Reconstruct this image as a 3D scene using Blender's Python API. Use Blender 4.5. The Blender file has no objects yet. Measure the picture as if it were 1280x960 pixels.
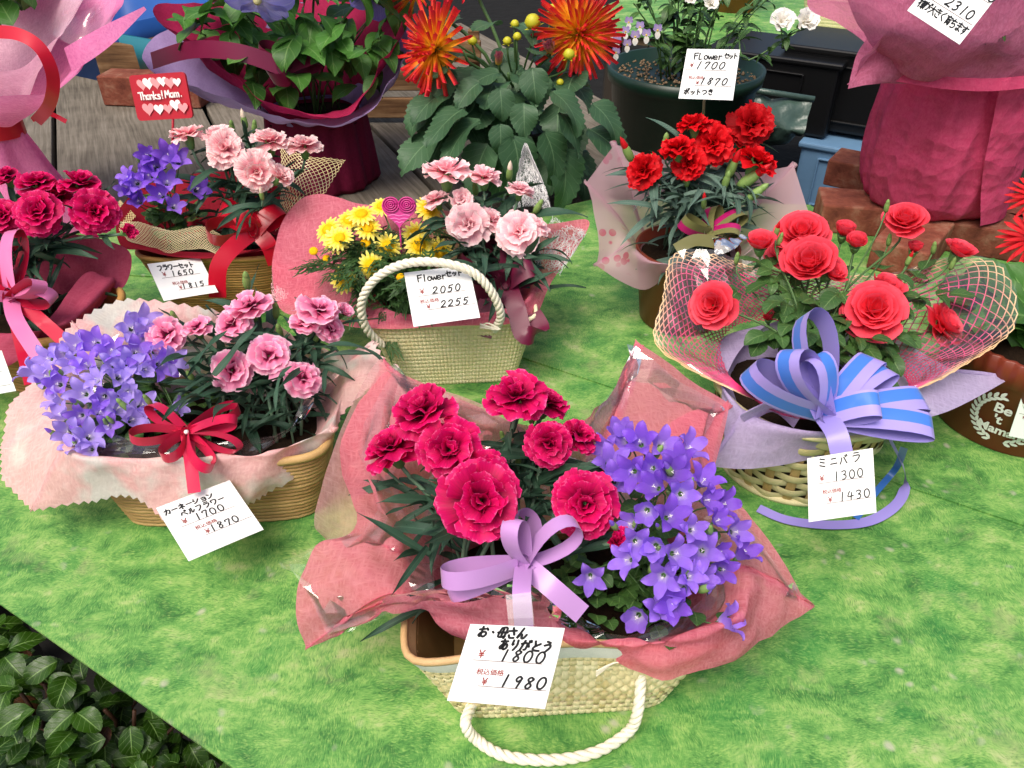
import bpy, math, random
import numpy as np
from mathutils import Vector, Matrix, noise as mnoise

# ------------------------------------------------------------------ camera, sky, sun, exposure
SC = bpy.context.scene
COL = SC.collection
W, H, F = 1280.0, 960.0, 1005.0            # reference pixel frame the layout is measured in
CAM_H, PITCH = 0.72, math.radians(36)
CP, SP = math.cos(PITCH), math.sin(PITCH)
cam_d = bpy.data.cameras.new('camera')
cam_d.sensor_fit = 'HORIZONTAL'; cam_d.sensor_width = 36.0
cam_d.lens = 36.0 * F / W
cam_d.clip_start = 0.02; cam_d.clip_end = 200
cam = bpy.data.objects.new('camera', cam_d); COL.objects.link(cam)
cam.location = (0, 0, CAM_H); cam.rotation_euler = (math.pi / 2 - PITCH, 0, 0)
SC.camera = cam

SUN_EL, SUN_AZ = math.radians(60), math.radians(-148)     # azimuth from +Y towards +X
world = bpy.data.worlds.new('World'); SC.world = world; world.use_nodes = True
wn = world.node_tree.nodes; wl = world.node_tree.links
wn.clear()
sky = wn.new('ShaderNodeTexSky'); sky.sky_type = 'NISHITA'; sky.sun_disc = False
sky.sun_elevation = SUN_EL; sky.sun_rotation = SUN_AZ
sky.air_density = 1.0; sky.dust_density = 6.0; sky.ozone_density = 1.0
bg = wn.new('ShaderNodeBackground'); bg.inputs['Strength'].default_value = 0.125
wo = wn.new('ShaderNodeOutputWorld')
wl.new(sky.outputs[0], bg.inputs[0]); wl.new(bg.outputs[0], wo.inputs[0])
sun_d = bpy.data.lights.new('sun', 'SUN'); sun_d.energy = 1.7; sun_d.angle = math.radians(32)
sun_d.color = (1.0, 0.95, 0.87)
sun = bpy.data.objects.new('sun', sun_d); COL.objects.link(sun)
sun.rotation_euler = (math.pi / 2 - SUN_EL, 0, -SUN_AZ + math.pi)
SC.view_settings.view_transform = 'Standard'; SC.view_settings.look = 'None'
SC.view_settings.exposure = 0.5; SC.view_settings.gamma = 1.0
SC.view_settings.use_curve_mapping = False
SC.cycles.use_denoising = True
SC.cycles.max_bounces = 6; SC.cycles.transparent_max_bounces = 20
SC.cycles.diffuse_bounces = 3; SC.cycles.glossy_bounces = 2; SC.cycles.transmission_bounces = 4
SC.cycles.caustics_reflective = False; SC.cycles.caustics_refractive = False

# ------------------------------------------------------------------ measuring helpers
def ray(px, py):
    x = (px - W / 2) / F; v = (H / 2 - py) / F
    return Vector((x, CP + v * SP, -SP + v * CP))
CAM = Vector((0, 0, CAM_H))
def G(px, py, z=0.0):                       # point at height z
    d = ray(px, py); return CAM + d * ((z - CAM_H) / d.z)
def Yp(px, py, y):                          # point on the upright plane at depth y
    d = ray(px, py); return CAM + d * (y / d.y)
def D(px, py, t):                           # point at distance t along the view axis
    return CAM + ray(px, py) * t
def depth(p): return (p - CAM).dot(Vector((0, CP, -SP)))
def to_cam(p): return (CAM - p).normalized()
UP = Vector((0, 0, 1))
rnd = random.Random(7)
def U(a, b): return rnd.uniform(a, b)

# ------------------------------------------------------------------ objects
def mesh(verts, faces, uvs=None, smooth=True, mats=None, midx=None, name='mesh'):
    m = bpy.data.meshes.new(name)
    m.from_pydata([tuple(v) for v in verts], [], [tuple(f) for f in faces])
    if uvs is not None:
        lay = m.uv_layers.new(name='UVMap')
        li = np.empty(len(m.loops), dtype=np.int32); m.loops.foreach_get('vertex_index', li)
        lay.data.foreach_set('uv', np.asarray(uvs, dtype=np.float32)[li].ravel())
    if smooth: m.polygons.foreach_set('use_smooth', np.ones(len(m.polygons), dtype=bool))
    for mt in (mats or []): m.materials.append(mt)
    if midx is not None: m.polygons.foreach_set('material_index', np.asarray(midx, dtype=np.int32))
    m.update()
    return m
def obj(name, me, parent=None, mat=None, M=None):
    o = bpy.data.objects.new(name, me); COL.objects.link(o)
    if mat is not None and me is not None and not me.materials: me.materials.append(mat)
    if parent is not None: o.parent = parent
    if M is not None: o.matrix_local = M
    return o
def tag(o, label, cat, group=None):
    o['label'] = label; o['category'] = cat
    if group: o['group'] = group
    return o
def thing(name, label, cat, loc=(0, 0, 0), group=None, rz=0):
    o = bpy.data.objects.new(name, None); COL.objects.link(o)
    o.empty_display_size = 0.02
    o.location = loc; o.rotation_euler = (0, 0, rz)
    return tag(o, label, cat, group)
def wmesh(o, verts):                        # world verts -> local to thing at o.location (z-rotation only)
    L = Vector(o.location); c, s = math.cos(-o.rotation_euler.z), math.sin(-o.rotation_euler.z)
    out = []
    for v in verts:
        x, y, z = v[0] - L.x, v[1] - L.y, v[2] - L.z
        out.append((c * x - s * y, s * x + c * y, z))
    return out
def frame(axis, roll=0.0):                  # rotation matrix whose Z is axis
    z = Vector(axis).normalized()
    a = Vector((1, 0, 0)) if abs(z.x) < 0.9 else Vector((0, 1, 0))
    x = (a - z * a.dot(z)).normalized(); y = z.cross(x)
    M = Matrix((x, y, z)).transposed().to_4x4()
    return M @ Matrix.Rotation(roll, 4, 'Z')
def TRS(loc, R=None, s=1.0):
    M = Matrix.Translation(Vector(loc))
    if R is not None: M = M @ R
    return M @ (Matrix.Diagonal((s, s, s, 1)) if not hasattr(s, '__len__') else Matrix.Diagonal((*s, 1)))

def catmull(P, n, closed=False):
    P = [np.asarray(p, float) for p in P]; out = []; k = len(P)
    for i in range(n):
        t = i / n * k if closed else i / (n - 1) * (k - 1)
        j = int(t); 
        if not closed: j = min(j, k - 2)
        f = t - j
        if closed: p0, p1, p2, p3 = P[(j - 1) % k], P[j % k], P[(j + 1) % k], P[(j + 2) % k]
        else: p0, p1, p2, p3 = P[max(j - 1, 0)], P[j], P[j + 1], P[min(j + 2, k - 1)]
        out.append(0.5 * ((2 * p1) + (p2 - p0) * f + (2 * p0 - 5 * p1 + 4 * p2 - p3) * f * f + (3 * p1 - p0 - 3 * p2 + p3) * f ** 3))
    return out
def csurf(rows, nu, nv, closed=False):      # smooth surface through a grid of control points -> array nv x nu x 3
    A = [catmull(r, nu, closed) for r in rows]
    cols = [catmull([A[r][i] for r in range(len(rows))], nv) for i in range(nu)]
    return np.array(cols).transpose(1, 0, 2)
def grid_faces(nu, nv, closed=False, off=0):
    f = []
    for j in range(nv - 1):
        for i in range(nu if closed else nu - 1):
            a = j * nu + i; b = j * nu + (i + 1) % nu
            f.append((off + a, off + b, off + b + nu, off + a + nu))
    return f
def grid_uv(nu, nv, su=1, sv=1):
    return [(i / (nu - 1) * su, j / (nv - 1) * sv) for j in range(nv) for i in range(nu)]
def tube_geo(path, rad, n=6, off=0, cap=True):
    path = [Vector(p) for p in path]; k = len(path)
    rr = rad if hasattr(rad, '__len__') else [rad] * k
    V = []; Fc = []; UVs = []
    t0 = (path[1] - path[0]).normalized()
    nrm = t0.orthogonal().normalized()
    for i, p in enumerate(path):
        t = (path[min(i + 1, k - 1)] - path[max(i - 1, 0)]).normalized()
        nrm = (nrm - t * nrm.dot(t)).normalized(); b = t.cross(nrm)
        for j in range(n):
            a = 2 * math.pi * j / n
            V.append(p + (nrm * math.cos(a) + b * math.sin(a)) * rr[i]); UVs.append((j / n, i / (k - 1)))
    for i in range(k - 1):
        for j in range(n):
            a = i * n + j; b2 = i * n + (j + 1) % n
            Fc.append((off + a, off + b2, off + b2 + n, off + a + n))
    if cap:
        Fc.append(tuple(off + j for j in reversed(range(n)))); Fc.append(tuple(off + (k - 1) * n + j for j in range(n)))
    return V, Fc, UVs
class MB:                                   # collects geometry for one mesh
    def __init__(s): s.v = []; s.f = []; s.u = []; s.m = []
    def add(s, V, Fc, UV=None, mi=0):
        o = len(s.v); s.v += [tuple(x) for x in V]; s.f += [tuple(i + o for i in f) for f in Fc]
        s.u += list(UV) if UV is not None else [(0, 0)] * len(V); s.m += [mi] * len(Fc)
    def tube(s, path, rad, n=6, mi=0, cap=True): V, Fc, UV = tube_geo(path, rad, n, cap=cap); s.add(V, Fc, UV, mi)
    def box(s, lo, hi, M=None, mi=0):
        V = [Vector((x, y, z)) for z in (lo[2], hi[2]) for y in (lo[1], hi[1]) for x in (lo[0], hi[0])]
        if M is not None: V = [M @ v for v in V]
        s.add(V, [(0, 2, 3, 1), (4, 5, 7, 6), (0, 1, 5, 4), (1, 3, 7, 5), (3, 2, 6, 7), (2, 0, 4, 6)], [(v.x, v.y) for v in V], mi)
    def lathe(s, prof, n=48, c=(0, 0, 0), mi=0, wave=None):
        V = []; k = len(prof)
        for (r, z) in prof:
            for j in range(n):
                a = 2 * math.pi * j / n; q = r * (1 + (wave(a, z) if wave else 0))
                V.append((c[0] + q * math.cos(a), c[1] + q * math.sin(a), c[2] + z))
        s.add(V, grid_faces(n, k, True), [(j / n, i / max(k - 1, 1)) for i in range(k) for j in range(n)], mi)
    def mesh(s, mats=None, smooth=True, name='mesh'):
        return mesh(s.v, s.f, s.u, smooth, mats, s.m if mats and len(mats) > 1 else None, name)
    def obj(s, name, parent=None, mat=None, mats=None, smooth=True, world=True):
        v = s.v
        if world and parent is not None: s.v = wmesh(top_of(parent), v)
        o = obj(name, s.mesh(mats or [mat], smooth, name), parent); s.v = v
        return o
def top_of(o):
    while o.parent is not None: o = o.parent
    return o

# ------------------------------------------------------------------ materials
def C(h):
    h = h.lstrip('#'); c = [int(h[i:i + 2], 16) / 255 for i in (0, 2, 4)]
    return tuple(x / 12.92 if x <= 0.04045 else ((x + 0.055) / 1.055) ** 2.4 for x in c) + (1.0,)
class NT:
    def __init__(s, name):
        s.m = bpy.data.materials.new(name); s.m.use_nodes = True; s.t = s.m.node_tree; s.t.nodes.clear()
        s.out = s.n('OutputMaterial')
    def n(s, typ, **kw):
        nd = s.t.nodes.new('ShaderNode' + typ)
        for k, v in kw.items():
            if k in nd.inputs: s.set(nd, k, v)
            else: setattr(nd, k, v)
        return nd
    def set(s, nd, k, v):
        if hasattr(v, 'is_output'): s.t.links.new(v, nd.inputs[k])
        else: nd.inputs[k].default_value = v
    def link(s, a, b): s.t.links.new(a, b)
    def uv(s): return s.n('UVMap').outputs[0]
    def gen(s, kind='Object'): return s.n('TexCoord').outputs[kind]
    def sep(s, vec): return s.n('SeparateXYZ', Vector=vec).outputs
    def mapv(s, vec, scale): return s.n('Mapping', Vector=vec, Scale=scale).outputs[0]
    def noise(s, vec, scale, detail=3, rough=0.55, out=0):
        nd = s.n('TexNoise', Scale=scale, Detail=detail, Roughness=rough)
        if vec is not None: s.set(nd, 'Vector', vec)
        return nd.outputs[out]
    def ramp(s, fac, stops, interp='LINEAR'):
        r = s.n('ValToRGB'); s.set(r, 0, fac); e = r.color_ramp.elements; r.color_ramp.interpolation = interp
        while len(e) < len(stops): e.new(0.5)
        for i, (p, c) in enumerate(stops): e[i].position = p; e[i].color = C(c) if isinstance(c, str) else ((c, c, c, 1) if not hasattr(c, '__len__') else c)
        return r.outputs[0]
    def mix(s, fac, a, b, mode='MIX'):
        nd = s.n('Mix', data_type='RGBA', blend_type=mode)
        for k, v in ((0, fac), (6, a), (7, b)):
            if hasattr(v, 'is_output'): s.t.links.new(v, nd.inputs[k])
            else: nd.inputs[k].default_value = v if k == 0 else (C(v) if isinstance(v, str) else v)
        return nd.outputs[2]
    def math(s, op, a, b=0.0, clamp=False):
        nd = s.n('Math', operation=op, use_clamp=clamp)
        for k, v in ((0, a), (1, b)):
            if hasattr(v, 'is_output'): s.t.links.new(v, nd.inputs[k])
            else: nd.inputs[k].default_value = v
        return nd.outputs[0]
    def hsv(s, col, h=0.5, sat=1.0, val=1.0):
        return s.n('HueSaturation', Color=col, Hue=h, Saturation=sat, Value=val).outputs[0]
    def bump(s, hgt, dist=0.001, strength=0.6): return s.n('Bump', Height=hgt, Distance=dist, Strength=strength).outputs[0]
    def bsdf(s, col, rough=0.6, normal=None, spec=0.5, **kw):
        b = s.n('BsdfPrincipled'); s.set(b, 'Base Color', C(col) if isinstance(col, str) else col); s.set(b, 'Roughness', rough); s.set(b, 'Specular IOR Level', spec)
        if normal is not None: s.set(b, 'Normal', normal)
        for k, v in kw.items(): s.set(b, k.replace('_', ' '), v)
        return b.outputs[0]
    def mixs(s, fac, a, b):
        nd = s.n('MixShader')
        for k, v in ((0, fac), (1, a), (2, b)):
            if hasattr(v, 'is_output'): s.t.links.new(v, nd.inputs[k])
            else: nd.inputs[k].default_value = v
        return nd.outputs[0]
    def end(s, sh): s.link(sh, s.out.inputs[0]); return s.m
    def rand(s): return s.n('ObjectInfo').outputs['Random']

def petal_mat(name, stops, streak=None, trans=0.35, vary=0.12, rough=0.55, spec=0.25, vein=40.0):
    n = NT(name); uv = n.uv(); u, v, _ = n.sep(uv)
    jit = n.noise(n.mapv(uv, (9, 1.5, 1)), 1.6, 2)
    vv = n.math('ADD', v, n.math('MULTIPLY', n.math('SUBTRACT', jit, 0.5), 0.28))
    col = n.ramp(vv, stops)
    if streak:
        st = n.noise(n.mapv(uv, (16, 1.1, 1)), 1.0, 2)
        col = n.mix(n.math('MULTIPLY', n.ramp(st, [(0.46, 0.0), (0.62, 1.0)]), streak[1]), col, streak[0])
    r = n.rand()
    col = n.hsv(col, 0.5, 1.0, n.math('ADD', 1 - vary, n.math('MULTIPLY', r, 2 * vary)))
    hh = n.noise(n.mapv(uv, (vein, 2, 1)), 1.0, 2)
    b = n.bsdf(col, rough, n.bump(hh, 0.0006, 0.5), spec)
    t = n.n('BsdfTranslucent', Color=col).outputs[0]
    return n.end(n.mixs(trans, b, t))
def leaf_mat(name, a, b, rough=0.45, rib='#6f8f5a', ribw=0.04, trans=0.2, spec=0.4, veins=0.0, tip=None):
    n = NT(name); uv = n.uv(); u, v, _ = n.sep(uv)
    r = n.rand(); nz = n.noise(n.gen('Object'), 60, 2)
    col = n.mix(n.math('ADD', n.math('MULTIPLY', r, 0.6), n.math('MULTIPLY', nz, 0.4)), a, b)
    if tip: col = n.mix(n.ramp(v, [(0.55, 0.0), (1.0, 0.8)]), col, tip)
    au = n.math('ABSOLUTE', n.math('SUBTRACT', u, 0.5))
    hgt = n.noise(n.mapv(uv, (26, 1.5, 1)), 1.0, 2)
    ribm = n.math('LESS_THAN', au, ribw * 0.5)
    if veins:
        w = n.math('SINE', n.math('MULTIPLY', n.math('SUBTRACT', v, n.math('MULTIPLY', au, 0.55)), veins))
        vm = n.ramp(w, [(0.9, 0.0), (1.0, 1.0)])
        ribm = n.math('MAXIMUM', ribm, n.math('MULTIPLY', vm, 0.45)); hgt = n.math('SUBTRACT', hgt, n.math('MULTIPLY', vm, 0.8))
    col = n.mix(n.math('MULTIPLY', ribm, 0.6), col, rib)
    bs = n.bsdf(col, rough, n.bump(hgt, 0.0008, 0.5), spec)
    return n.end(n.mixs(trans, bs, n.n('BsdfTranslucent', Color=col).outputs[0]))
def paper_mat(name, col, col2=None, alpha=0.75, trans=0.45, fibre=1.0, rough=0.8, patch=None, scale=1.0, crumple=1.0):
    n = NT(name); ob = n.gen('Object')
    warp = n.noise(ob, 6 * scale, 2, out=1)
    wv = n.mix(0.06, ob, warp)
    f1 = n.noise(n.mapv(wv, (420 * scale, 60 * scale, 160 * scale)), 1.0, 4, 0.6)
    f2 = n.noise(n.mapv(wv, (80 * scale, 480 * scale, 180 * scale)), 1.0, 4, 0.6)
    fb = n.math('MAXIMUM', f1, f2)
    cl = n.noise(ob, 14 * scale, 3)
    c = n.mix(n.ramp(fb, [(0.40, 0.0), (0.85, 0.8)]), col, col2 or col)
    if patch: c = n.mix(n.ramp(cl, [(0.5, 0.0), (0.62, 0.85)]), c, patch)
    vor = n.n('TexVoronoi', Vector=n.mix(.10, ob, warp), Scale=16.0 * scale).outputs[0]; vor2 = n.n('TexVoronoi', Vector=n.mix(.05, ob, warp), Scale=47.0 * scale).outputs[0]
    hgt = n.math('ADD', n.math('MULTIPLY', vor, 8.0), n.math('ADD', n.math('MULTIPLY', vor2, 2.2), n.math('MULTIPLY', fb, .35)))
    nrm = n.bump(hgt, 0.0009 * crumple, 0.5)
    bs = n.bsdf(c, rough, nrm, 0.25)
    sh = n.mixs(trans, bs, n.n('BsdfTranslucent', Color=c, Normal=nrm).outputs[0])
    if alpha < 1:
        a = n.math('ADD', alpha - 0.09 * fibre, n.math('MULTIPLY', n.ramp(fb, [(0.4, 0.0), (0.8, 1.0)]), 0.2 * fibre), True)
        sh = n.mixs(a, n.n('BsdfTransparent').outputs[0], sh)
    return n.end(sh)
def cello_mat(name, tint='#ffffff', haze=0.04):
    n = NT(name)
    fr = n.n('Fresnel', IOR=1.65).outputs[0]
    gl = n.n('BsdfGlossy', Color=(1, 1, 1, 1), Roughness=0.05).outputs[0]
    tr = n.n('BsdfTransparent', Color=C(tint)).outputs[0]
    df = n.n('BsdfDiffuse', Color=(0.85, 0.85, 0.85, 1)).outputs[0]
    return n.end(n.mixs(fr, n.mixs(haze, tr, df), gl))
def satin_mat(name, col, rough=0.32, stripe=None):
    n = NT(name); uv = n.uv(); u, v, _ = n.sep(uv)
    c = C(col)
    if stripe: c = n.ramp(u, stripe, 'CONSTANT')
    w = n.noise(n.mapv(uv, (3, 400, 1)), 1.0, 2)
    nrm = n.bump(w, 0.0002, 0.35)
    b = n.n('BsdfPrincipled', Roughness=rough, Normal=nrm); n.set(b, 'Base Color', c)
    n.set(b, 'Specular IOR Level', 0.6); n.set(b, 'Anisotropic', 0.6); n.set(b, 'Sheen Weight', 0.2); n.set(b, 'Sheen Roughness', 0.4)
    t = n.n('BsdfTranslucent'); n.set(t, 'Color', c)
    return n.end(n.mixs(0.18, b.outputs[0], t.outputs[0]))
def plain(name, col, rough=0.6, spec=0.4, nscale=0, namt=0.25, bump=0.0, **kw):
    n = NT(name); c = C(col); nrm = None
    if nscale:
        nz = n.noise(n.gen('Object'), nscale, 4)
        c = n.hsv(c, 0.5, 1.0, n.math('ADD', 1 - namt, n.math('MULTIPLY', nz, 2 * namt)))
        if bump: nrm = n.bump(nz, bump, 0.7)
    return n.end(n.bsdf(c, rough, nrm, spec, **kw))
def straw_mat(name, a, b, sc=(6, 900, 1), rough=0.55):
    n = NT(name); uv = n.uv()
    f = n.noise(n.mapv(uv, (30, 5, 1)), 1.0, 3); nz = n.noise(n.gen('Object'), 55, 3)
    k = n.math('ADD', n.math('MULTIPLY', n.rand(), 0.35), n.math('ADD', n.math('MULTIPLY', f, 0.35), n.math('MULTIPLY', nz, 0.4)))
    col = n.mix(n.ramp(k, [(0.3, 0.0), (0.8, 1.0)]), a, b)
    return n.end(n.bsdf(col, rough, n.bump(f, 0.0008, 0.6), 0.35))
# ------------------------------------------------------------------ flower and leaf shapes
def carn_petal(seed, frill=1.0):
    r = random.Random(seed); nu, nv = 11, 7; V = []
    ph = r.uniform(0, 6.28); k = r.uniform(4.5, 6.5); A = r.uniform(0.05, 0.11) * frill; dome = r.uniform(.04, .14); sk = r.uniform(-0.12, 0.12)
    curl = r.uniform(-0.10, 0.22)
    for j in range(nv):
        v = j / (nv - 1)
        w = 0.07 + 0.60 * (v ** 0.95) * (1 - 0.12 * v)
        for i in range(nu):
            u = i / (nu - 1) * 2 - 1
            L = v * (1 - 0.20 * u * u * v)
            if j == nv - 1: L += 0.022 * (1 if i % 2 else -1) * frill + r.uniform(-0.03, 0.02)
            x = u * w + sk * v * v; y = L
            z = A * v ** 1.5 * math.sin(k * u + ph) + 0.10 * v * v * u * u - curl * max(0, v - 0.55) ** 2 * 1.6 + dome * math.sin(math.pi * v) * (1 - u * u)
            V.append((x, y, z))
    return mesh(V, grid_faces(nu, nv), grid_uv(nu, nv), name='petal')
CARN_RINGS = [(6, 98, .96), (6, 84, .94), (5, 64, .84), (5, 44, .72), (4, 24, .58), (3, 8, .46)]
OPEN_RINGS = [(6, 94, 1.0), (6, 80, .95), (4, 62, .72), (3, 30, .46)]
SOFT_RINGS = [(7, 94, 1.0), (6, 76, .92), (5, 54, .74), (4, 28, .56), (3, 8, .45)]
CARN_P = {}
def carn_meshes(key, mat, frill=1.0):
    if key not in CARN_P:
        ms = [carn_petal(i * 13 + 5, frill) for i in range(6)]
        for m in ms: m.materials.append(mat)
        CARN_P[key] = ms
    return CARN_P[key]
def calyx_mesh(r, L, mat):
    b = MB(); b.lathe([(0.0, -L), (r * 0.55, -L * 0.98), (r * 0.8, -L * 0.7), (r, -L * 0.25), (r * 1.12, 0.0), (r * 0.9, 0.0), (0.0, -L * 0.1)], 10)
    for k in range(5):
        a = k * 1.2566; c, s = math.cos(a), math.sin(a)
        b.add([(c * r - s * r * .45, s * r + c * r * .45, -L * .15), (c * r + s * r * .45, s * r - c * r * .45, -L * .15), (c * r * 1.6, s * r * 1.6, L * .35)], [(0, 1, 2)])
    return b.mesh([mat], name='calyx')
def join_meshes(items, mat, name='petals'):
    b = MB()
    for me, M in items:
        V = [M @ v.co for v in me.vertices]
        uvl = me.uv_layers[0].data; UV = [(0, 0)] * len(V)
        for lp, d in zip(me.loops, uvl): UV[lp.vertex_index] = tuple(d.uv)
        b.add(V, [tuple(p.vertices) for p in me.polygons], UV)
    return b.mesh([mat], name=name)
CALYX = {}
def carnation(parent, loc, axis, R, key, mat, green, open_=1.0, split=True, frill=1.0, rings=None):
    """loc in the parent's space; flower > petals"""
    ms = carn_meshes(key, mat, frill)
    ck = (key, round(open_, 1))
    if ck not in CALYX: CALYX[ck] = calyx_mesh(0.24 + 0.05 * open_, 0.75, green)
    Rm = frame(axis, U(0, 6.28))
    fl = obj('flower', CALYX[ck], parent, M=TRS(loc, Rm, R))
    items = []
    for ri, (n, ang, s) in enumerate(rings or CARN_RINGS):
        a0 = U(0, 6.28)
        for k in range(n):
            an = math.radians(ang * open_ + U(-13, 13)); a = a0 + 2 * math.pi * k / n + U(-.16, .16)
            M = Matrix.Rotation(a, 4, 'Z') @ Matrix.Translation((0, 0.05, 0.02 * ri)) @ Matrix.Rotation(math.pi / 2 - an, 4, 'X') @ Matrix.Rotation(U(-.25, .25), 4, 'Y')
            sc = s * U(0.84, 1.08)
            M = M @ Matrix.Diagonal((sc * U(.9, 1.15) * (0.55 if open_ < .5 else 1), sc, sc, 1))
            items.append((rnd.choice(ms), M))
    if split:
        for me, M in items: obj('petal', me, fl, M=M)
    else:
        obj('petals', join_meshes(items, mat), fl)
    return fl

def bell_mesh(seed, openness=1.0):
    r = random.Random(seed); V = []; Fc = []; UV = []
    nu, nv = 7, 9
    for k in range(5):
        a0 = k * 2 * math.pi / 5 + r.uniform(-.06, .06); rec = r.uniform(0.8, 1.25)
        off = len(V)
        for j in range(nv):
            t = j / (nv - 1)
            rad = 0.10 + 0.30 * min(t / 0.5, 1) ** 0.8 + (0.66 * openness * max(0, t - 0.45) / 0.55 if t > .45 else 0)
            z = 0.78 * min(t / 0.6, 1) + 0.16 * math.sin(max(0, t - .5) / .5 * 2.2 * rec) * openness + (1 - openness) * 0.7 * max(0, t - .45)
            tube = rad * math.tan(math.pi / 5)
            if t <= 0.5: wd = tube
            else:
                q = (t - 0.5) / 0.5; wd = 0.285 * (1 + .62 * q) * max(0, 1 - q ** 1.45) ** 1.0 * (0.6 + .4 * openness)
            for i in range(nu):
                u = i / (nu - 1) * 2 - 1
                lat = u * wd; rr = rad - (0.06 * u * u * rad if t < .5 else 0) 
                zz = z + 0.07 * (1 - u * u) * (-1 if t > .5 else 0) + 0.02 * r.uniform(-1, 1) * t
                c, s = math.cos(a0), math.sin(a0)
                V.append((c * rr - s * lat, s * rr + c * lat, zz)); UV.append((i / (nu - 1), t))
        Fc += grid_faces(nu, nv, off=off)
    return mesh(V, Fc, UV, name='bell')
def bell_core(green, white):
    b = MB(); b.lathe([(0.0, -0.16), (0.10, -0.14), (0.13, 0.0), (0.10, 0.06)], 8)
    for k in range(5):
        a = k * 1.2566 + .6; c, s = math.cos(a), math.sin(a)
        b.add([(c * .11 - s * .05, s * .11 + c * .05, 0), (c * .11 + s * .05, s * .11 - c * .05, 0), (c * .30, s * .30, .22)], [(0, 1, 2)])
    b.tube([(0, 0, 0), (0, 0, .55)], .022, 5, 1)
    for k in range(3):
        a = k * 2.094; b.tube([(0, 0, .54), (.05 * math.cos(a), .05 * math.sin(a), .60), (.09 * math.cos(a), .09 * math.sin(a), .58)], .018, 5, 1)
    return b.mesh([green, white], name='calyx')

def leaf_mesh(prof, bend, fold=0.15, nu=5, nv=10, seed=0, teeth=0.0, nteeth=8, wav=0.0, droop=0.0):
    """leaf along +Y, unit length; prof(v)=half width; bend = total downward bend (rad)"""
    r = random.Random(seed); V = []; UV = []
    y = z = 0.0; ang = 0.0; ph = r.uniform(0, 6); tw = r.uniform(-.25, .25)
    for j in range(nv):
        v = j / (nv - 1)
        if j: 
            ang = -bend * (v - .5 / (nv - 1)); y += math.cos(ang) / (nv - 1); z += math.sin(ang) / (nv - 1)
        w = prof(v)
        for i in range(nu):
            u = i / (nu - 1) * 2 - 1
            e = 0; fy = 0
            if teeth and abs(u) == 1 and 0 < j < nv - 1:
                e = teeth * (1 if j % 2 else -.6); fy = .35 * teeth * (1 if j % 2 else -1)
            x = u * w + (math.copysign(e, u) if u else 0)
            zz = fold * abs(x) + wav * math.sin(v * 9 + ph + u) * abs(u) + tw * x * v
            V.append((x, y + fy * math.cos(ang) - zz * math.sin(ang) , z + zz * math.cos(ang))); UV.append((i / (nu - 1), v))
    return mesh(V, grid_faces(nu, nv), UV, name='leaf')
def strap(v): return 0.055 * (math.sin(math.pi * min(1, v * .8 + .2)) ** .6) * (1.0 if v < .7 else max(0.03, 1 - ((v - .7) / .3) ** 1.6)) + .003
def ovate(w, k=.42):
    def f(v):
        a = .75; b = a * (1 - k) / k; return max(.003, w * (v / k) ** a * max(0, (1 - v) / (1 - k)) ** b)
    return f
def leaf_set(mat, n, fn):
    out = []
    for i in range(n):
        m = fn(i); m.materials.append(mat); out.append(m)
    return out
def put_leaf(parent, me, loc, dirv, L, roll=0.0, name='leaf', wid=1.0):
    """leaf grows along dirv, upper side as far up as possible"""
    y = Vector(dirv).normalized(); z = UP - y * UP.dot(y)
    if z.length < .05: z = Vector((0, -1, 0)) - y * Vector((0, -1, 0)).dot(y)
    z.normalize(); x = y.cross(z)
    R = Matrix((x, y, z)).transposed().to_4x4() @ Matrix.Rotation(roll, 4, 'Y')
    return obj(name, me, parent, M=TRS(loc, R, (L * wid, L, L)))
def stem_path(a, b, axis=None, n=7, bow=0.15):
    a = Vector(a); b = Vector(b); d = (b - a).length
    m = a + UP * d * .5 + (b - a) * .22
    c = b - (Vector(axis).normalized() * d * .25 if axis is not None else UP * d * .2)
    out = []
    for i in range(n):
        t = i / (n - 1); out.append(a * (1 - t) ** 3 + m * 3 * t * (1 - t) ** 2 + c * 3 * t * t * (1 - t) + b * t ** 3)
    return out
def loc_of(p, L): return Vector(p) - Vector(L)

# ------------------------------------------------------------------ ribbons, wraps, nets
def strip_geo(path, side, w, mb, mi=0, mi2=1, back=True, thick=0.0004, n=None, w_end=None):
    """ribbon along a path; side = width direction (one vector or one per point)"""
    k = len(path); P = [Vector(p) for p in path]
    S = [Vector(s) for s in side] if hasattr(side[0], '__len__') else [Vector(side)] * k
    A = []; B = []; UV = []; acc = 0
    for i in range(k):
        t = (P[min(i + 1, k - 1)] - P[max(i - 1, 0)]).normalized()
        s = S[i] - t * S[i].dot(t)
        s = s.normalized() if s.length > 1e-6 else t.orthogonal()
        nn = t.cross(s); ww = w if w_end is None else w + (w_end - w) * i / (k - 1)
        if i: acc += (P[i] - P[i - 1]).length
        for q in (-.5, -.17, .17, .5):
            A.append(P[i] + s * ww * q + nn * thick); B.append(P[i] + s * ww * q); UV.append((q + .5, acc))
    mb.add(A, grid_faces(4, k), UV, mi)
    if back: mb.add(B, [tuple(reversed(f)) for f in grid_faces(4, k)], UV, mi2)
def loop_path(K, d, L, n, Hh, k=22, start=0.0):
    d = Vector(d).normalized(); n = Vector(n); n = (n - d * n.dot(d)).normalized(); out = []
    for i in range(k):
        t = 2 * math.pi * i / (k - 1)
        out.append(Vector(K) + d * (L * (1 - math.cos(t)) / 2) + n * (Hh * math.sin(t) * max(0.0, math.sin(t / 2)) ** 1.2))
    return out
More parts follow.
